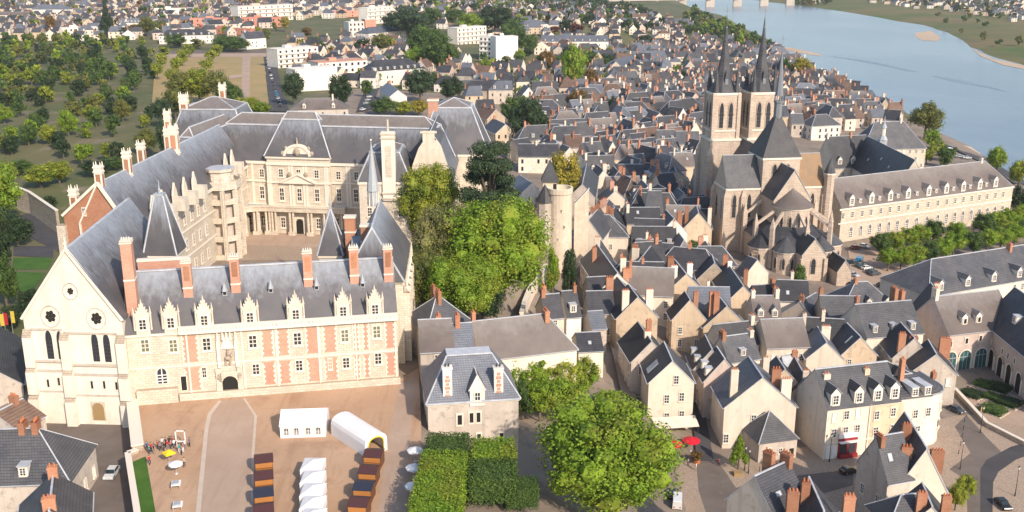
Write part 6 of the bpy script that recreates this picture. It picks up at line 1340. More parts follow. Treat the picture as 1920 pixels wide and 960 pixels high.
def car_parts(kind):
    if kind in CARM: return CARM[kind]
    if kind == 'van': prof = [(-2.4,.3),(2.4,.3),(2.45,.9),(2.1,1.15),(1.55,1.95),(1.3,2.1),(-2.35,2.1),(-2.45,1.9)]; gl = [(1.0,1.2),(2.0,1.18),(1.52,1.85),(1.0,1.85)]; L = 2.4
    else: prof = [(-2.0,.28),(2.05,.28),(2.12,.6),(2.0,.78),(1.0,.92),(.35,1.4),(.1,1.47),(-1.2,1.45),(-1.75,1.0),(-2.08,.9),(-2.1,.5)]; gl = None; L = 2.05
    w0 = .88 if kind != 'van' else .98; body = loft(prof,w0,.28 if kind != 'van' else .1).mesh('body',['paint_silver'])
    g = MB()
    if kind == 'van':
        for s in (-1,1): g.poly([(x,s*(w0-.1*(z-.75)+.006),z) for x,z in gl][::s])
        g.poly([(2.13,-.8,1.18),(2.13,.8,1.18),(1.6,.76,1.93),(1.6,-.76,1.93)])
    else:
        yy = lambda z: w0-.28*(z-.75)+.006
        for s in (-1,1): g.poly([(x,s*yy(z),z) for x,z in [(.82,.98),(.33,1.36),(-1.15,1.38),(-1.6,1.0)]][::-s])
        g.poly([(1.0,-.8,.95),(1.0,.8,.95),(.38,.68,1.42),(.38,-.68,1.42)]); g.poly([(-1.78,.74,1.02),(-1.78,-.74,1.02),(-1.26,-.66,1.44),(-1.26,.66,1.44)])
    glass = g.mesh('windows',['car_glass'])
    wh = MB()
    for r, y0, y1, mi in ((.33,-.11,.11,0),(.2,-.12,.12,1)):
        n = 12; k = [(r*math.cos(2*math.pi*i/n), r*math.sin(2*math.pi*i/n)) for i in range(n)]
        for i in range(n): j = (i+1)%n; wh.poly([(k[i][0],y0,k[i][1]),(k[j][0],y0,k[j][1]),(k[j][0],y1,k[j][1]),(k[i][0],y1,k[i][1])],mi)
        wh.poly([(x,y0,z) for x,z in k],mi); wh.poly([(x,y1,z) for x,z in k][::-1],mi)
    wheel = wh.mesh('wheel',['tyre','rim'])
    h = MB(); h.box(-.05,-.17,-.08,.05,.17,.08); head = h.mesh('headlight',['lamp_glass']); tl = h.mesh('tail_light',['tail_red'])
    CARM[kind] = (body,glass,wheel,head,tl,L,w0); return CARM[kind]
CARS = []
def car(p, rz, col, label=None, kind='car', group=None, cat=None):
    body, glass, wheel, head, tl, L, w0 = car_parts(kind); t = thing('parked_'+kind, label, cat or kind, tuple(p), rz, group)
    o = put('body',body,t); o.material_slots[0].link = 'OBJECT'; o.material_slots[0].material = MT['paint_'+col]; put('windows',glass,t)
    for x in (1.28*L/2.05,-1.25*L/2.05):
        for s in (-1,1): put('wheel',wheel,t,(x,s*(w0-.1),.33))
    for s in (-1,1): put('headlight',head,t,(L+.04,s*.6,.68)); put('tail_light',tl,t,(-L-.03,s*.62,.72))
    CARS.append((t,col,kind)); return t
def at(px, py, z, dz=0): p = PZ(px,py,z); return (p.x,p.y,z+dz)
car(at(210,892,-3.96), rad(-88), 'silver', 'silver hatchback parked alone in the sunk street beside the forecourt wall')
car(at(1592,886,-21,.04), rad(20), 'black', 'black car in front of the red shop front')
car(at(1880,950,-21,.05), rad(-86), 'black', 'black car on the dark parking lane at the lower right corner')
car(at(1792,772,-21,.04), rad(-60), 'darkgrey', 'dark car behind the rounded end of the corner building')
car(at(1270,946,-21,.04), rad(80), 'white', 'white van right of the huge bottom tree, at the frame edge', 'van')
car(at(1262,930,-21,.04), rad(75), 'navy', 'dark blue car just beyond the white van at the huge bottom tree')
for px, py, a, col, kind in ((1604,468,15,'darkred','car'),(1620,465,-50,'white','car'),(1652,490,-45,'white','car'),(1594,495,10,'navy','car'),(1611,492,60,'blue','van'),(1614,501,20,'teal','car'),(1625,506,25,'white','car'),(1634,513,20,'teal','car'),(1640,517,20,'darkgrey','car'),(1599,519,-55,'silver','car'),(1588,530,20,'navy','car'),(1596,536,15,'black','car'),(1655,538,15,'black','car'),(1666,540,20,'white','van'),(1745,470,-40,'darkgrey','car'),(1762,466,-40,'silver','car'),(1832,442,-35,'darkgrey','car'),(1840,460,-35,'white','car')):
    p = PT(px,py,0); car((p.x,p.y,max(p.z,T(p.x,p.y))+.28),rad(a),col,None,kind,'cars in the abbey car park')
for i in range(15):
    q = i/14; p = PT(502+24*q**1.25,112+88*q,0); car((p.x,p.y,p.z+.45),rad(96),R.choice(['white','silver','darkgrey','black','white','blue']),None,'car','cars parked along the street beside the park')
for i in range(8):
    q = i/7; p = PT(702-22*q,166+42*q,0); car((p.x,p.y,p.z+.45),rad(66),R.choice(['white','silver','teal','blue']),None,'car','cars parked along the short street behind the castle')
for px, py, col in ((1781,279,'navy'),(1814,299,'white'),(1800,296,'silver')): p = PT(px,py); car((p.x,p.y,p.z+.45),rad(-28),col,None,'car','cars on the river quay')
# ================================================================ tents, stalls and parasols on the forecourt
varied('tent_white', (.78,.77,.76), (.83,.82,.81), .3, .6, rnd=0)
plain('canvas_yellow', (.75,.55,.02), .7); plain('maroon', (.075,.03,.03), .6); plain('navy_roof', (.025,.03,.05), .6); plain('stall_orange', (.40,.17,.045), .6); plain('stall_brown', (.16,.07,.03), .7); plain('pole', (.6,.6,.6), .4, .5)
A, B_ = PZ(526,822,0), PZ(611,819,0); f = Frame(A,B_); L = f.L
t = thing('marquee', 'white marquee with four small arched windows in the middle of the forecourt', 'tent', (A.x,A.y,.03), f.a); w_ = 3.6; b = MB()
b.poly([(0,0,0),(L,0,0),(L,0,2.4),(0,0,2.4)]); b.poly([(L,0,0),(L,2*w_,0),(L,2*w_,2.4),(L,w_,4.0),(L,0,2.4)]); b.poly([(0,2*w_,0),(0,0,0),(0,0,2.4),(0,w_,4.0),(0,2*w_,2.4)]); b.poly([(L,2*w_,0),(0,2*w_,0),(0,2*w_,2.4),(L,2*w_,2.4)]); obj('side_walls', b, ['tent_white'], t)
b = MB(); b.slab([(-.15,-.2,2.35),(L+.15,-.2,2.35),(L+.15,w_,4.1),(-.15,w_,4.1)],.06); b.slab([(L+.15,2*w_+.2,2.35),(-.15,2*w_+.2,2.35),(-.15,w_,4.1),(L+.15,w_,4.1)],.06); obj('roof', b, ['tent_white'], t)
for px in (537,556,578,597): x, z = f.at(px,810); win(t,'arch',x,0,1.35,1.1,1.5)
P0, P1 = PZ(704,812,4.0), PZ(640,772,4.0); d = (P1-P0).to_2d(); a = math.atan2(d.y,d.x); L = d.length; t = thing('marquee', 'long white tunnel marquee with yellow rimmed open end, right side of the forecourt', 'tent', (P0.x,P0.y,.03), a); w_ = 2.3; n = 8
pr = [(-w_,0),(-w_,2.3)]+[(w_*math.cos(math.pi-math.pi*i/n),2.3+1.6*math.sin(math.pi*i/n)**.9) for i in range(1,n)]+[(w_,2.3),(w_,0)]
b = MB()
for i in range(len(pr)-1): p, q = pr[i], pr[i+1]; b.poly([(0,p[0],p[1]),(0,q[0],q[1]),(L,q[0],q[1]),(L,p[0],p[1])])
b.poly([(L,y,z) for y, z in pr]); obj('canvas', b, ['tent_white'], t)
b = MB(); k = len(pr); 
for i in range(k-1): p, q = pr[i], pr[i+1]; s = .74; b.poly([(-.05,p[0],p[1]),(-.05,p[0]*s,p[1]*.86),(-.05,q[0]*s,q[1]*.86),(-.05,q[0],q[1])],0); b.poly([(-.08,p[0]*s,p[1]*.86),(-.08,p[0]*s*.9,p[1]*.8),(-.08,q[0]*s*.9,q[1]*.8),(-.08,q[0]*s,q[1]*.86)],1)
obj('end_frame', b, ['tent_white','canvas_yellow'], t)
G = 'row of white pagoda tents'
for i in range(5):
    p = PZ(587,870+i*24,2.4); x, y = p.x, p.y; t = thing('pagoda_tent', 'white pagoda tent, %s of the row on the forecourt' % ('far end','second from the far end','middle one','second from the near end','near end')[i], 'tent', (x,y,.03), 0, G)
    b = MB(); e = 1.8; q = [(-e,-2.17),(e,-2.17),(e,2.17),(-e,2.17)]
    for k in range(4):
        (x0,y0),(x1,y1) = q[k],q[(k+1)%4]; b.poly([(x0,y0,2.4),(x1,y1,2.4),(x1*.35,y1*.35,2.85),(x0*.35,y0*.35,2.85)]); b.poly([(x0*.35,y0*.35,2.85),(x1*.35,y1*.35,2.85),(0,0,3.15)]); b.poly([(x0,y0,1.0),(x1,y1,1.0),(x1,y1,2.4),(x0,y0,2.4)])
    obj('canopy', b, ['tent_white'], t)
    for x0, y0 in q: b = MB(); b.box(x0*.97-.05,y0*.97-.05,0,x0*.97+.05,y0*.97+.05,2.2); obj('leg', b, ['pole'], t)
def chalet(p, rz, roofm, label, group):
    t = thing('market_chalet', label, 'stall', tuple(p), rz, group); b = MB(); D = 1.6
    b.box(-1.45,-D,0,1.45,D,1.0,0); b.box(-1.45,D-.2,1.0,1.45,D,2.3,0); b.box(-1.45,-D,1.0,-1.3,D,2.3,0); b.box(1.3,-D,1.0,1.45,D,2.3,0); b.box(-1.3,-D+.9,1.0,1.3,-D+1.0,2.3,0); obj('cabin', b, ['stall_brown'], t)
    b = MB(); b.box(-1.4,-D-.3,1.0,1.4,-D+.6,1.1); b.box(-1.4,-D-.08,.1,1.4,-D-.01,1.0); obj('counter', b, ['stall_orange'], t)
    b = MB(); b.box(-1.4,-D-.06,1.3,1.4,-D+.1,2.28); obj('shutter', b, ['stall_orange'], t)
    b = MB(); b.slab([(-1.6,-D-.15,2.3),(1.6,-D-.15,2.3),(1.6,0,2.9),(-1.6,0,2.9)],.1); b.slab([(1.6,D+.15,2.3),(-1.6,D+.15,2.3),(-1.6,0,2.9),(1.6,0,2.9)],.1); obj('roof', b, [roofm], t)
for i in range(4):
    p = PZ(496,882+i*32,0); chalet((p.x,p.y,.04),rad(14),('maroon','maroon','navy_roof','maroon')[i],'wooden market chalet with orange counter, %s in the left row' % ('farthest','second farthest','third farthest, navy roofed,','nearest, cut by the frame edge,')[i],'left row of market chalets')
for i in range(4):
    p = PZ(702-9*i,872+i*31,0); chalet((p.x,p.y,.04),rad(-6),('maroon','maroon','navy_roof','maroon')[i],'wooden market chalet, %s in the slanting right row' % ('touching the tunnel marquee,','second from the tunnel marquee','third from the tunnel marquee, navy roofed,','nearest the bottom edge,')[i],'right row of market chalets')
def parasol(p, r, h, mat, label, n=8, group=None, panel=None):
    t = thing('parasol', label, 'parasol', tuple(p), 0, group); b = MB(); b.ring(0,0,r,h-.55,.06,h,n,0); b.ring(0,0,r,h-.75,r,h-.55,n,0); obj('canopy', b, [mat], t); b = MB(); b.ring(0,0,.04,0,.035,h,6,0); b.ring(0,0,.35,0,.3,.12,8,0,cap=True); obj('stand', b, ['pole'], t)
    return t
for i, (px, py) in enumerate(((779,866),(777,899),(776,934))): p = PZ(px,py,0); parasol((p.x,p.y,.04),1.45,2.8,'tent_white','white parasol %s along the clipped hedge edge of the forecourt' % ('farthest','middle one of three','nearest the frame edge')[i],8,'white parasols by the clipped limes')
p = PZ(318,868,0); parasol((p.x,p.y,.04),1.25,2.5,'canvas_yellow','square yellow parasol beside the crowd on the forecourt',4)
p = PZ(331,888,0); parasol((p.x,p.y,.04),1.2,2.4,'tent_white','white round parasol below the yellow parasol',10)
for px, py, lab in ((331,914,'white stall table with pale blue cloth, below the white round parasol'),(334,954,'white stall table nearest the bottom frame edge')):
    p = PZ(px,py,0); t = thing('stall_table', lab, 'table', (p.x,p.y,.04), rad(12)); b = MB(); b.box(-.75,-.95,.74,.75,.95,.8,0); b.box(-.5,-.6,.8,.4,.5,1.05,1); obj('top', b, ['white_paint','leadgrey'], t)
    for x in (-.65,.65):
        for y in (-.85,.85): b = MB(); b.box(x-.04,y-.04,0,x+.04,y+.04,.74); obj('leg', b, ['pole'], t)
for px, py, lab in ((1262,852,'red parasol nearest the huge bottom tree at the cafe terrace'),(1295,846,'red parasol at the entrance of the dark alley')): p = PZ(px,py,-21); parasol((p.x,p.y,-20.95),2.0,3.2,'red_cloth',lab,10)
p = PZ(1262,812,-21); t = thing('cafe_awning', 'pale awning over the cafe front below the cream gable', 'awning', (p.x,p.y,-21), rad(8)); b = MB(); b.slab([(-5.2,-3.4,3.0),(5,-3.4,3.0),(5,0,4.2),(-5.2,0,4.2)],.12); obj('canvas', b, ['render_cream'], t); b = MB(); b.beam((-5,-3.2,0),(-5,-3.2,2.95),.1,.1); b.beam((4.8,-3.2,0),(4.8,-3.2,2.95),.1,.1); obj('posts', b, ['iron'], t)
p = PZ(1306,868,-21); t = thing('planter', 'round planter with reddish green bush beside the red parasol', 'planter', (p.x,p.y,-21)); b = MB(); b.ring(0,0,.7,0,.9,.9,10,0,cap=True); obj('pot', b, ['terracotta'], t); put('foliage', crown('round','leaf_rust',1,1), t, (0,0,1.9), 0, (1.5,1.5,1.3))
p = PZ(1382,884,-21); t = thing('planter', 'square brown planter under the young pointed tree', 'planter', (p.x-.2,p.y-1.6,-21)); b = MB(); b.box(-.9,-.7,0,.9,.7,.8,0); obj('box', b, ['wood'], t)
p = PZ(340,838,0); t = thing('photo_frame', 'white standing picture frame held up among the crowd', 'frame', (p.x,p.y,.04)); b = MB(); b.box(-.9,-.06,1.0,-.72,.06,3.2); b.box(.72,-.06,1.0,.9,.06,3.2); b.box(-.9,-.06,3.02,.9,.06,3.2); b.box(-.9,-.06,1.0,.9,.06,1.18); obj('rails', b, ['white_paint'], t); b = MB(); b.box(-.8,-.05,0,-.7,.05,1.0); b.box(.7,-.05,0,.8,.05,1.0); obj('posts', b, ['white_paint'], t)
# ================================================================ people
for nm, c in dict(red=(.45,.02,.03), blue=(.03,.09,.28), black=(.02,.02,.025), white=(.7,.7,.68), teal=(.05,.35,.33), grey=(.2,.2,.21), pink=(.5,.2,.25), navy=(.015,.025,.07), beige=(.42,.33,.23), yellow=(.6,.45,.05)).items(): plain('cloth_'+nm, c, .85)
plain('skin', (.55,.33,.23), .6); plain('hair', (.05,.03,.02), .7)
def person_mesh(pose):
    st = .16 if pose == 'stand' else .30
    V_ = [((0,0,.92),.125),((0,0,1.15),.13),((0,0,1.38),.15),((0,0,1.5),.06),((0,.0,1.6),.085),((0,0,1.70),.085),
          ((.1,0,.86),.095),((.11,-st*.5,.48),.068),((.11,st*.1 if pose == 'stand' else st*.4,.08),.05),((.11,-.13 if pose == 'stand' else st*.2,.04),.04),
          ((-.1,0,.86),.095),((-.11,st*.3,.48),.068),((-.11,0 if pose == 'stand' else -st*.5,.08),.05),((-.11,-.15 if pose == 'stand' else -st*.9,.04),.04),
          ((.2,0,1.42),.06),((.27,.02,1.15),.048),((.25,-.12,.92),.038),((-.2,0,1.42),.06),((-.27,.02,1.15),.048),((-.24,-.16,.95),.038)]
    E_ = [(0,1),(1,2),(2,3),(3,4),(4,5),(0,6),(6,7),(7,8),(8,9),(0,10),(10,11),(11,12),(12,13),(2,14),(14,15),(15,16),(2,17),(17,18),(18,19)]
    me = bpy.data.meshes.new('p'); me.from_pydata([v for v, _ in V_], E_, []); o = bpy.data.objects.new('p', me); C.objects.link(o)
    o.modifiers.new('s','SKIN'); sv = me.skin_vertices[0].data
    for i, (_, r) in enumerate(V_): sv[i].radius = (r,r*.85,); sv[i].use_root = (i == 0)
    ss = o.modifiers.new('u','SUBSURF'); ss.levels = 1; ss.render_levels = 1
    dg = bpy.context.evaluated_depsgraph_get(); dg.update(); out = bpy.data.meshes.new_from_object(o.evaluated_get(dg)); bpy.data.objects.remove(o)
    for m in ('cloth_grey','cloth_navy','skin'): out.materials.append(MT[m])
    for p in out.polygons:
        c = p.center; p.use_smooth = True
        p.material_index = 2 if c.z > 1.49 or (abs(c.x) > .2 and c.z < 1.1) else (1 if c.z < .95 else 0)
    return out
PM = [person_mesh('stand'), person_mesh('walk')]
hb = MB(); hb.ball((0,.02,1.71),.098,8,5); HAIR = hb.mesh('hair',['hair'],True)
def person(p, rz, top, bot, label, pose=0, group=None):
    t = thing('person', label, 'person', tuple(p), rz, group); o = put('body', PM[pose], t)
    for i, m in ((0,top),(1,bot)): o.material_slots[i].link = 'OBJECT'; o.material_slots[i].material = MT['cloth_'+m]
    o.scale = (1.06,1.06,1.06); put('hair', HAIR, o); return t
ORD = ['first','second','third','fourth','fifth','sixth','seventh','eighth','ninth','tenth','eleventh','twelfth','thirteenth','fourteenth','fifteenth','sixteenth','seventeenth','eighteenth','nineteenth','twentieth']
crowd = [(276,846,'blue','black'),(280,852,'teal','navy'),(284,848,'red','black'),(289,851,'black','grey'),(296,843,'red','navy'),(301,846,'grey','black'),(305,838,'white','black'),(308,846,'black','navy'),(311,838,'navy','black'),(315,843,'red','grey'),(318,836,'black','black'),(321,842,'pink','navy'),(324,835,'red','black'),(327,841,'white','navy'),(331,836,'black','navy'),(337,850,'teal','white'),(341,853,'grey','navy'),(344,848,'pink','white'),(347,842,'white','grey'),(356,838,'blue','black')]
for i, (x, y, a, c) in enumerate(crowd): p = PZ(x,y,0); person((p.x,p.y,.04),R.uniform(0,6.28),a,c,'person in %s top and %s bottoms, %s from left in the forecourt crowd' % (a,c,ORD[i]),i % 2,'crowd on the forecourt')
for x, y, z, a, c, lab in ((281,872,0,'red','navy','person in red top standing alone below the crowd, near the grass strip'),(346,876,0,'beige','black','person in beige top walking right of the white round parasol'),(1347,874,-21,'red','black','person in red top at the left foot of the big cream gable'),(1273,868,-21,'white','black','person in white top under the red parasols'),(1290,874,-21,'grey','black','person in grey top beside the reddish planter'),(1305,882,-21,'white','beige','person in white top in front of the reddish planter'),(690,858,0,'navy','grey','person in navy top at the open end of the tunnel marquee'),(1740,772,-21,'yellow','white','x'),(680,850,0,'white','navy','person in white top left of the tunnel marquee opening')):
    if lab == 'x': continue
    p = PZ(x,y,z); person((p.x,p.y,z+.04),R.uniform(0,6.28),a,c,lab,1)
p = PZ(1839,775,-21); person((p.x,p.y,-20.96),1,'yellow','beige','person in bright yellow top among the planted beds of the courtyard',0)
for px, py, lab in ((471,413,'person in dark clothes under the castle colonnade'),): p = PZ(px,py+8,0); person((p.x,p.y-1.5,.05),0,'black','black',lab)
# ================================================================ lamps, flags, bridge
def lamp(p, h, label):
    t = thing('street_lamp', label, 'street lamp', tuple(p)); b = MB(); b.ring(0,0,.1,0,.05,h,6,0); b.ring(0,0,.16,0,.14,.7,6,0); obj('post', b, ['iron'], t); b = MB(); b.ring(0,0,.12,h,.26,h+.5,6,0); b.ring(0,0,.3,h+.5,.03,h+.8,6,1); obj('lantern', b, ['lamp_glass','iron'], t)
for px, py, z, h, lab in ((1555,866,-21,6,'street lamp at the left corner of the red shop front'),(1396,882,-21,5,'street lamp right of the young pointed tree'),(1403,888,-21,5,'street lamp nearest the little stone annex'),(1800,880,-21,6,'street lamp on the pavement left of the dark parking lane'),(1838,812,-21,6,'street lamp by the low terrace wall of the courtyard'),(1903,930,-21,6,'street lamp at the bottom right beyond the black car'),(112,782,-4,3,'small lamp post before the left wall of the white hall')): lamp(at(px,py,z,.03),h,lab)
for px, py, col, lab in ((6,640,'yellow','tall yellow banner flag at the left frame edge'),(13,638,'red','tall red banner flag between two yellow ones at the left edge'),(26,634,'yellow','tall yellow banner flag nearest the white hall')):
    p = PT(px,py); t = thing('banner_flag', lab, 'flag', tuple(p)); b = MB(); b.ring(0,0,.07,0,.05,7.6,6,0); obj('mast', b, ['pole'], t); b = MB(); b.slab([(.05,0,4.2),(.95,0,4.2),(.95,0,7.4),(.05,0,7.4)],.05); obj('cloth', b, ['cloth_'+col], t)
P = [PZ(1280,9,-28),PZ(1331,13,-28),PZ(1382,12,-28),PZ(1432,8,-28)]; t = thing('river_bridge', 'distant road bridge on dark piers crossing the river at the top edge', 'bridge', tuple(P[1])); d = (P[2]-P[1]); 
for k in range(-3,5):
    q = d*k; b = MB(); b.box(q.x-9,q.y-4,-3,q.x+9,q.y+4,15.5); obj('pier', b, ['render_grey'], t)
b = MB(); b.beam(d*-3.6+Vector((0,0,17)),d*4.6+Vector((0,0,17)),12,3); obj('deck', b, ['render_grey'], t)
for i in range(7): p = PT(1712+i*11,292-i*.6+(i%2)*4); parasol((p.x,p.y,p.z+.4),2.4,3.5,'tent_white','white terrace parasol, %s from the left in the row on the river quay' % ORD[i],6,'white parasols on the quay')

for i, (px, py, z) in enumerate(((1808,792,-21),(1806,806,-21),(1804,820,-21),(1801,836,-21),(1797,852,-21),(1424,884,-21),(1440,880,-21),(1456,877,-21))):
    p = PZ(px,py,z); t = thing('bollard', 'slim dark bollard, %s' % (ORD[i if i < 5 else i-5] + (' from the top along the right hand pavement' if i < 5 else ' in line before the little stone annex')), 'bollard', (p.x,p.y,z+.03), 0, 'bollards along the pavements'); b = MB(); b.ring(0,0,.09,0,.08,1.0,8,0); b.ball((0,0,1.02),.12,8,5,0); obj('post', b, ['iron'], t)
# ================================================================ labels for everything not named by hand
LM = [('round stone tower',1045,400),('twin needle spires',1385,190),('church choir',1490,430),('long abbey wing',1730,380),('biggest bright tree',925,480),('yellowing tree',1055,335),('blank white block',950,100),('long bluish roof',1075,74),('ochre painted building',885,165),('lone river tree',1733,225),('yellow riverside tree',1503,126),
      ('big cream gable',1420,790),('steep white house',1228,395),('columnar tree',1495,530),('huge grey roof',1830,510),('curved corner building',1660,790),('dark lane',1166,450),('upper left manor',96,25),('balconied apartments',500,20),('right castle pavilion',850,235),('left castle pavilion',410,215),('dark mansard block',735,132),('parked car street',515,160),('salmon red offices',430,42),
      ('white gabled hall',130,560),('huge bottom tree',1130,860),('tan house',880,780),('lantern turret',1655,250),('white apartments',600,150),('dry park lawn',440,140),('river bridge',1330,10),('upper right houses',1800,10),('left terrace wall',75,390),('plain tan gable',1308,425),('stepped lane',1165,690),('orange brick gable',150,390),('slim spire tower',618,440),('north mansard house',350,68),('tall conifer',203,40)]
def where(items, noun):
    groups = {}
    for it in items:
        t = it[0]; q = proj((t.location.x,t.location.y,t.location.z+6)); best = min(LM,key=lambda m:(m[1]-q[0])**2+((m[2]-q[1])*1.5)**2)
        dx, dy = q[0]-best[1], (q[1]-best[2])*1.5
        rel = ('right of' if dx > 0 else 'left of') if abs(dx) > abs(dy) else ('in front of' if dy > 0 else 'beyond')
        groups.setdefault((best[0],rel),[]).append((math.hypot(dx,dy),it))
    out = []
    for (m, rel), l in groups.items():
        l.sort(key=lambda a: a[0])
        for i, (_, it) in enumerate(l): out.append((it, '%s %s %s the %s' % ('nearest' if i == 0 else ORDN(i)+' nearest', noun, rel, m)))
    return out
def ORDN(i): return ORD[i] if i < 20 else '%dth' % (i+1) if (i+1) % 10 not in (1,2,3) or 10 < (i+1) % 100 < 14 else '%d%s' % (i+1,{1:'st',2:'nd',3:'rd'}[(i+1) % 10])
for it, w_ in where([h for h in HOUSES if 'label' not in h[0]],'house'):
    q = it[1]; it[0]['label'] = '%s walls, %s roof, %s' % (WALLN[q['wall']],ROOFN[q['roof']],w_); it[0]['group'] = 'houses of the old town'
for it, w_ in where([h for h in TREES if 'label' not in h[0]],'tree'):
    t = it[0]
    if t.get('group') == 'clipped trees around the abbey car park': continue
    t['label'] = '%s tree, %s' % (KIND[it[1]][1],w_); t['group'] = 'trees of the town'
pk = [h[0] for h in TREES if h[0].get('group') == 'clipped trees around the abbey car park']
for i, t in enumerate(sorted(pk,key=lambda t: proj(t.location)[0])): t['label'] = 'round clipped tree, %s from the left around the abbey car park' % ORDN(i)
for g in ('cars in the abbey car park','cars on the river quay'):
    l = [c for c in CARS if c[0].get('group') == g]
    for i, c in enumerate(sorted(l,key=lambda c: proj(c[0].location)[0])): c[0]['label'] = '%s %s, %s from the left among the %s' % (c[1].replace('darkred','dark red').replace('darkgrey','dark grey'),c[2],ORDN(i),g)
for g in ('cars parked along the street beside the park','cars parked along the short street behind the castle'):
    l = [c for c in CARS if c[0].get('group') == g]
    for i, c in enumerate(sorted(l,key=lambda c: proj(c[0].location)[1])): c[0]['label'] = '%s car, %s from the far end of the %s' % (c[1].replace('darkgrey','dark grey'),ORDN(i),g.split(' along the ')[1])

for o in bpy.data.objects:
    l = o.get('label')
    if l and len(l.replace('-',' ').split()) > 16: print('LONG', o.name, l)
# ================================================================ ground, river, roads
m, nt, bs = nodes('river_water')
bs.inputs['Base Color'].default_value = (.10,.145,.19,1); bs.inputs['Roughness'].default_value = .22; bs.inputs['IOR'].default_value = 1.33
nw = noise(nt, .12, 4, mapping(nt, (1, .35, 1))); bp = N(nt, 'ShaderNodeBump'); bp.inputs['Strength'].default_value = .25; bp.inputs['Distance'].default_value = .6
nt.links.new(nw, bp.inputs['Height']); nt.links.new(bp.outputs[0], bs.inputs['Normal'])
c = mixc(nt, ramp(nt, noise(nt, .006, 4, mapping(nt, (1, .6, 1))), .4, .62), (.135,.18,.225), (.19,.235,.275)); nt.links.new(c, bs.inputs['Base Color'])
def axis(parts):
    out = [parts[0][0]]
    for a, b_, st in parts:
        n = max(1, round((b_-a)/st)); out += [a+(b_-a)*i/n for i in range(1, n+1)]
    return out
xs = axis([(-9000,-1500,1500),(-1500,-400,70),(-400,-130,18),(-130,130,5),(130,330,8),(330,900,20),(900,1800,90),(1800,9000,1200)])
ys = axis([(-400,60,60),(60,130,14),(130,380,5),(380,560,9),(560,1000,18),(1000,2600,50),(2600,4000,200),(4000,12000,1600)])
b = MB(); NX = len(xs)
for y in ys:
    for x in xs: b.v.append((x,y,T(x,y)))
for j in range(len(ys)-1):
    for i in range(NX-1):
        cx, cy = (xs[i]+xs[i+1])/2, (ys[j]+ys[j+1])/2; k = j*NX+i
        b.f.append((k,k+1,k+NX+1,k+NX)); mi = 0
        if inpoly((cx,cy), FARSIDE): mi = 1
        elif cy > 700 or cx < -110: mi = 2
        elif (cx,cy) and 10 < cx and inpoly((cx,cy), RIVER): mi = 3
        b.m.append(mi)
g = obj('ground', b, ['town_ground','meadow','hill_ground','sand'], smooth=True); tag(g, None, None, kind='structure')
b = MB(); b.poly([(150,300,-28),(9000,300,-28),(9000,12000,-28),(150,12000,-28)]); tag(obj('river', b, ['river_water']), None, None, kind='structure')
def sheet(name, mat, pts, z=None, off=.03, world=False, sub=None):
    """a surface draped on the ground; pts are surveyed from the photograph"""
    P = [Vector(p) for p in pts] if world else [(PZ(p[0],p[1],z) if z is not None else PT(*p)) for p in pts]
    b = MB()
    if z is not None: b.poly([(p.x,p.y,z+off) for p in P])
    else:
        n = sub or 1
        if len(P) == 4 and n > 1:
            for i in range(n):
                for j in range(4):
                    q = lambda s, t: P[0].lerp(P[1],s).lerp(P[3].lerp(P[2],s),t)
                    Q = [q(j/4,i/n),q((j+1)/4,i/n),q((j+1)/4,(i+1)/n),q(j/4,(i+1)/n)]
                    b.poly([(v.x,v.y,max(T(v.x,v.y),max(T(v.x+a,v.y+c) for a in (-2,2) for c in (-2,2))-.2)+off) for v in Q])
        else: b.poly([(p.x,p.y,T(p.x,p.y)+off) for p in P])
    o = obj(name, b, [mat]); return tag(o, None, None, kind='structure')
# forecourt
sheet('forecourt', 'gravel', [(250,752),(335,745),(520,735),(750,712),(785,690),(790,800),(789,960),(789,1010),(262,1010),(254,960),(243,852),(262,846)], 0, .02)
sheet('lane', 'gravel_pale', [(412,752),(456,748),(478,780),(472,850),(470,1010),(366,1010),(372,960),(388,800),(394,775)], 0, .03)
sheet('kerb_strip', 'kerb_stone', [(410,751),(416,752),(397,777),(391,802),(376,960),(372,1010),(363,1010),(367,960),(384,800),(390,775)], 0, .04)
sheet('kerb_strip', 'kerb_stone', [(456,748),(460,747),(482,780),(477,850),(475,1010),(470,1010),(472,850),(477,780)], 0, .04)
sheet('side_lane', 'gravel_pale', [(752,716),(782,695),(770,800),(762,960),(760,1010),(702,1010),(722,850),(738,770)], 0, .03)
sheet('courtyard', 'gravel_pale', [(405,485),(412,462),(450,434),(672,438),(680,470),(680,490)], 0, .03)
sheet('courtyard_near_part', 'setts', [(405,488),(412,468),(440,458),(600,464),(600,488)], 0, .04)  # near part of the courtyard floor, finely mottled and slightly darker
sheet('grass_strip', 'lawn', [(245,868),(273,856),(282,905),(292,962),(294,1010),(262,1010),(258,960)], 0, .05)
# left: the sunk street and the road below the terrace
b = MB(); b.poly([(p.x,p.y,-3.96) for p in SUNK]); tag(obj('street', b, ['asphalt']), None, None, kind='structure')
sheet('road', 'asphalt_dark', [(38,405),(60,398),(125,452),(120,478),(30,432)], None, .15, sub=None)
sheet('road', 'asphalt_dark', [(25,462),(100,462),(100,484),(25,480)], None, .15)
sheet('lawn', 'lawn', [(25,484),(98,482),(92,505),(25,506)], None, .12); sheet('lawn', 'lawn', [(28,510),(86,512),(60,545),(24,548)], None, .12)
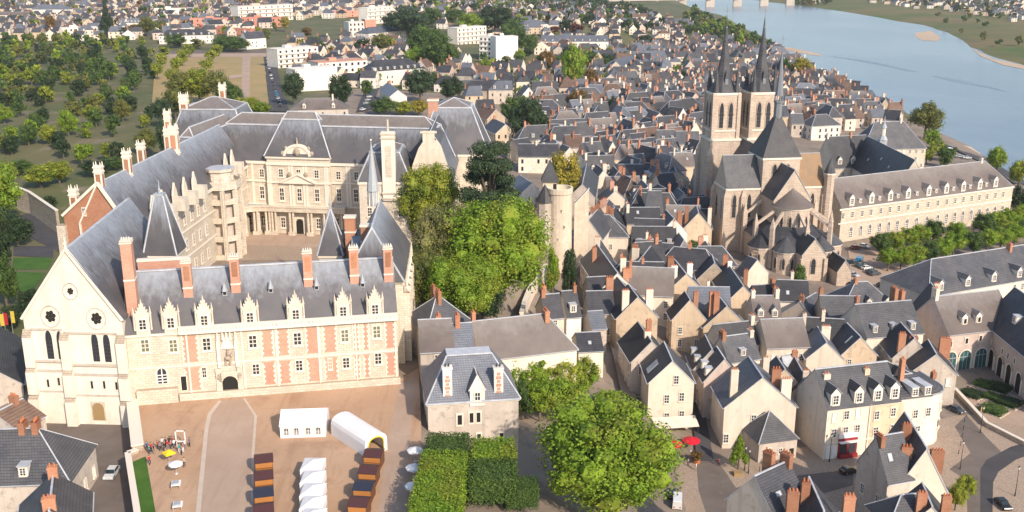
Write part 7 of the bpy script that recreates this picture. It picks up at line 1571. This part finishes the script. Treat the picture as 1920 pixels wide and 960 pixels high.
# lower square
sheet('square', 'setts', [(1258,870),(1330,862),(1500,840),(1790,780),(1960,770),(1960,1010),(1258,1010)], -21, .02)
sheet('street', 'asphalt', [(1305,868),(1345,862),(1380,915),(1420,900),(1600,880),(1600,910),(1420,960),(1390,1010),(1340,1010),(1310,920)], -21, .03)
sheet('street', 'asphalt', [(1790,800),(1812,778),(1850,820),(1880,850),(1838,880),(1840,1010),(1815,1010),(1812,900),(1780,880),(1820,850)], -21, .03)
sheet('parking_lane', 'asphalt_dark', [(1838,880),(1850,862),(1895,838),(1960,820),(1960,842),(1905,862),(1872,885),(1862,905),(1860,1010),(1838,1010)], -21, .04)
sheet('garden_path', 'gravel_pale', [(1795,690),(1850,690),(1925,760),(1925,800),(1840,790),(1795,730)], -21, .03)
sheet('parking', 'gravel_pale', [(1590,470),(1640,470),(1760,520),(1760,580),(1600,560)], -23, .25)
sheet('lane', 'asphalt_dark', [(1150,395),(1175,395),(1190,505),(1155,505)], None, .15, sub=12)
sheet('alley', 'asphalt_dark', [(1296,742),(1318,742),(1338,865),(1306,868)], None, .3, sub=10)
sheet('stepped_lane', 'setts', [(1140,640),(1162,640),(1195,760),(1165,740)], None, .3, sub=10)
# park on the plateau
sheet('park_lawn', 'dry_lawn', [(293,106),(495,104),(505,195),(285,205)], None, .3, sub=10)
sheet('park_path', 'gravel_pale', [(455,106),(470,106),(468,188),(452,188)], None, .45, sub=6)
sheet('park_path', 'gravel_pale', [(290,102),(500,100),(500,107),(290,110)], None, .45, sub=2)
sheet('park_path', 'gravel_pale', [(430,143),(456,140),(456,146),(430,149)], None, .5, sub=2)
sheet('road', 'asphalt_dark', [(494,106),(512,104),(542,210),(506,210)], None, .4, sub=10)
sheet('road', 'asphalt_dark', [(690,160),(712,158),(700,205),(668,212)], None, .4, sub=6)
sheet('road', 'asphalt', [(290,96),(505,94),(505,101),(290,103)], None, .45, sub=2)
sheet('sandbank', 'sand', [(1715,62),(1745,58),(1764,70),(1758,77),(1730,76),(1718,70)], -28, .12)
sheet('sandbank', 'sand', [(1446,84),(1500,93),(1540,102),(1536,105),(1490,98),(1446,88)], -28, .12)
sheet('sandbank', 'sand', [(1820,90),(1860,110),(1925,124),(1925,131),(1880,122),(1840,106)], -28, .2)
varied('ripple_water', (.12,.165,.21), (.17,.215,.255), .03, .3, rnd=0)  # current ripples laid as flat strips, their darker look put into the colour
sheet('ripple_streak', 'ripple_water', [(1548,104),(1600,113),(1660,124),(1700,133),(1722,135),(1690,128),(1640,116),(1590,109)], -28, .05)
sheet('ripple_streak', 'ripple_water', [(1745,142),(1790,154),(1850,164),(1890,173),(1870,166),(1810,152),(1770,145)], -28, .05)
sheet('quay', 'asphalt_dark', [(1745,260),(1760,250),(1890,318),(1940,350),(1900,345),(1850,310)], None, .4)
# ================================================================ camera and daylight
cd = bpy.data.cameras.new('camera'); co = bpy.data.objects.new('camera', cd); C.objects.link(co)
co.location = (0,0,HC); co.rotation_euler = (math.pi/2-PITCH,0,0); cd.sensor_width = 36; cd.lens = 36; cd.clip_end = 30000; cd.clip_start = 1
sc = bpy.context.scene; sc.camera = co
AZ, EL = rad(33), rad(33)                      # sun behind us on the right
sd = Vector((math.sin(AZ)*math.cos(EL), -math.cos(AZ)*math.cos(EL), math.sin(EL)))
ld = bpy.data.lights.new('sun', 'SUN'); ld.energy = 3.9; ld.angle = rad(1.2); ld.color = (1,.85,.70)
lo = bpy.data.objects.new('sun', ld); C.objects.link(lo); lo.rotation_euler = sd.to_track_quat('Z','Y').to_euler(); lo.location = (0,0,300)
w = bpy.data.worlds.new('World'); sc.world = w; w.use_nodes = True; nt = w.node_tree
sk = nt.nodes.new('ShaderNodeTexSky'); sk.sky_type = 'NISHITA'; sk.sun_disc = False; sk.sun_elevation = EL; sk.sun_rotation = math.pi-AZ
nt.links.new(sk.outputs[0], nt.nodes['Background'].inputs['Color']); nt.nodes['Background'].inputs['Strength'].default_value = .15
sc.view_settings.view_transform = 'Standard'; sc.view_settings.look = 'None'; sc.view_settings.exposure = .42; sc.view_settings.gamma = 1
sc.render.engine = 'CYCLES'; sc.cycles.max_bounces = 5; sc.cycles.diffuse_bounces = 3; sc.cycles.glossy_bounces = 2; sc.cycles.transmission_bounces = 2; sc.cycles.use_denoising = True
sc.render.resolution_x = 1024; sc.render.resolution_y = 512

b = MB(); b.box(-9600,-600,-36,9600,12600,128)
hm = bpy.data.materials.new('haze'); hm.use_nodes = True; MT['haze'] = hm; hn = hm.node_tree; hn.nodes.remove(hn.nodes['Principled BSDF'])
pv = hn.nodes.new('ShaderNodeVolumePrincipled'); pv.inputs['Color'].default_value = (.86,.9,.95,1); pv.inputs['Density'].default_value = .00006; pv.inputs['Anisotropy'].default_value = .2
hn.links.new(pv.outputs[0], hn.nodes['Material Output'].inputs['Volume'])
tag(obj('haze', b, ['haze']), 'thin pale haze over the far town and river', 'haze', kind='stuff')
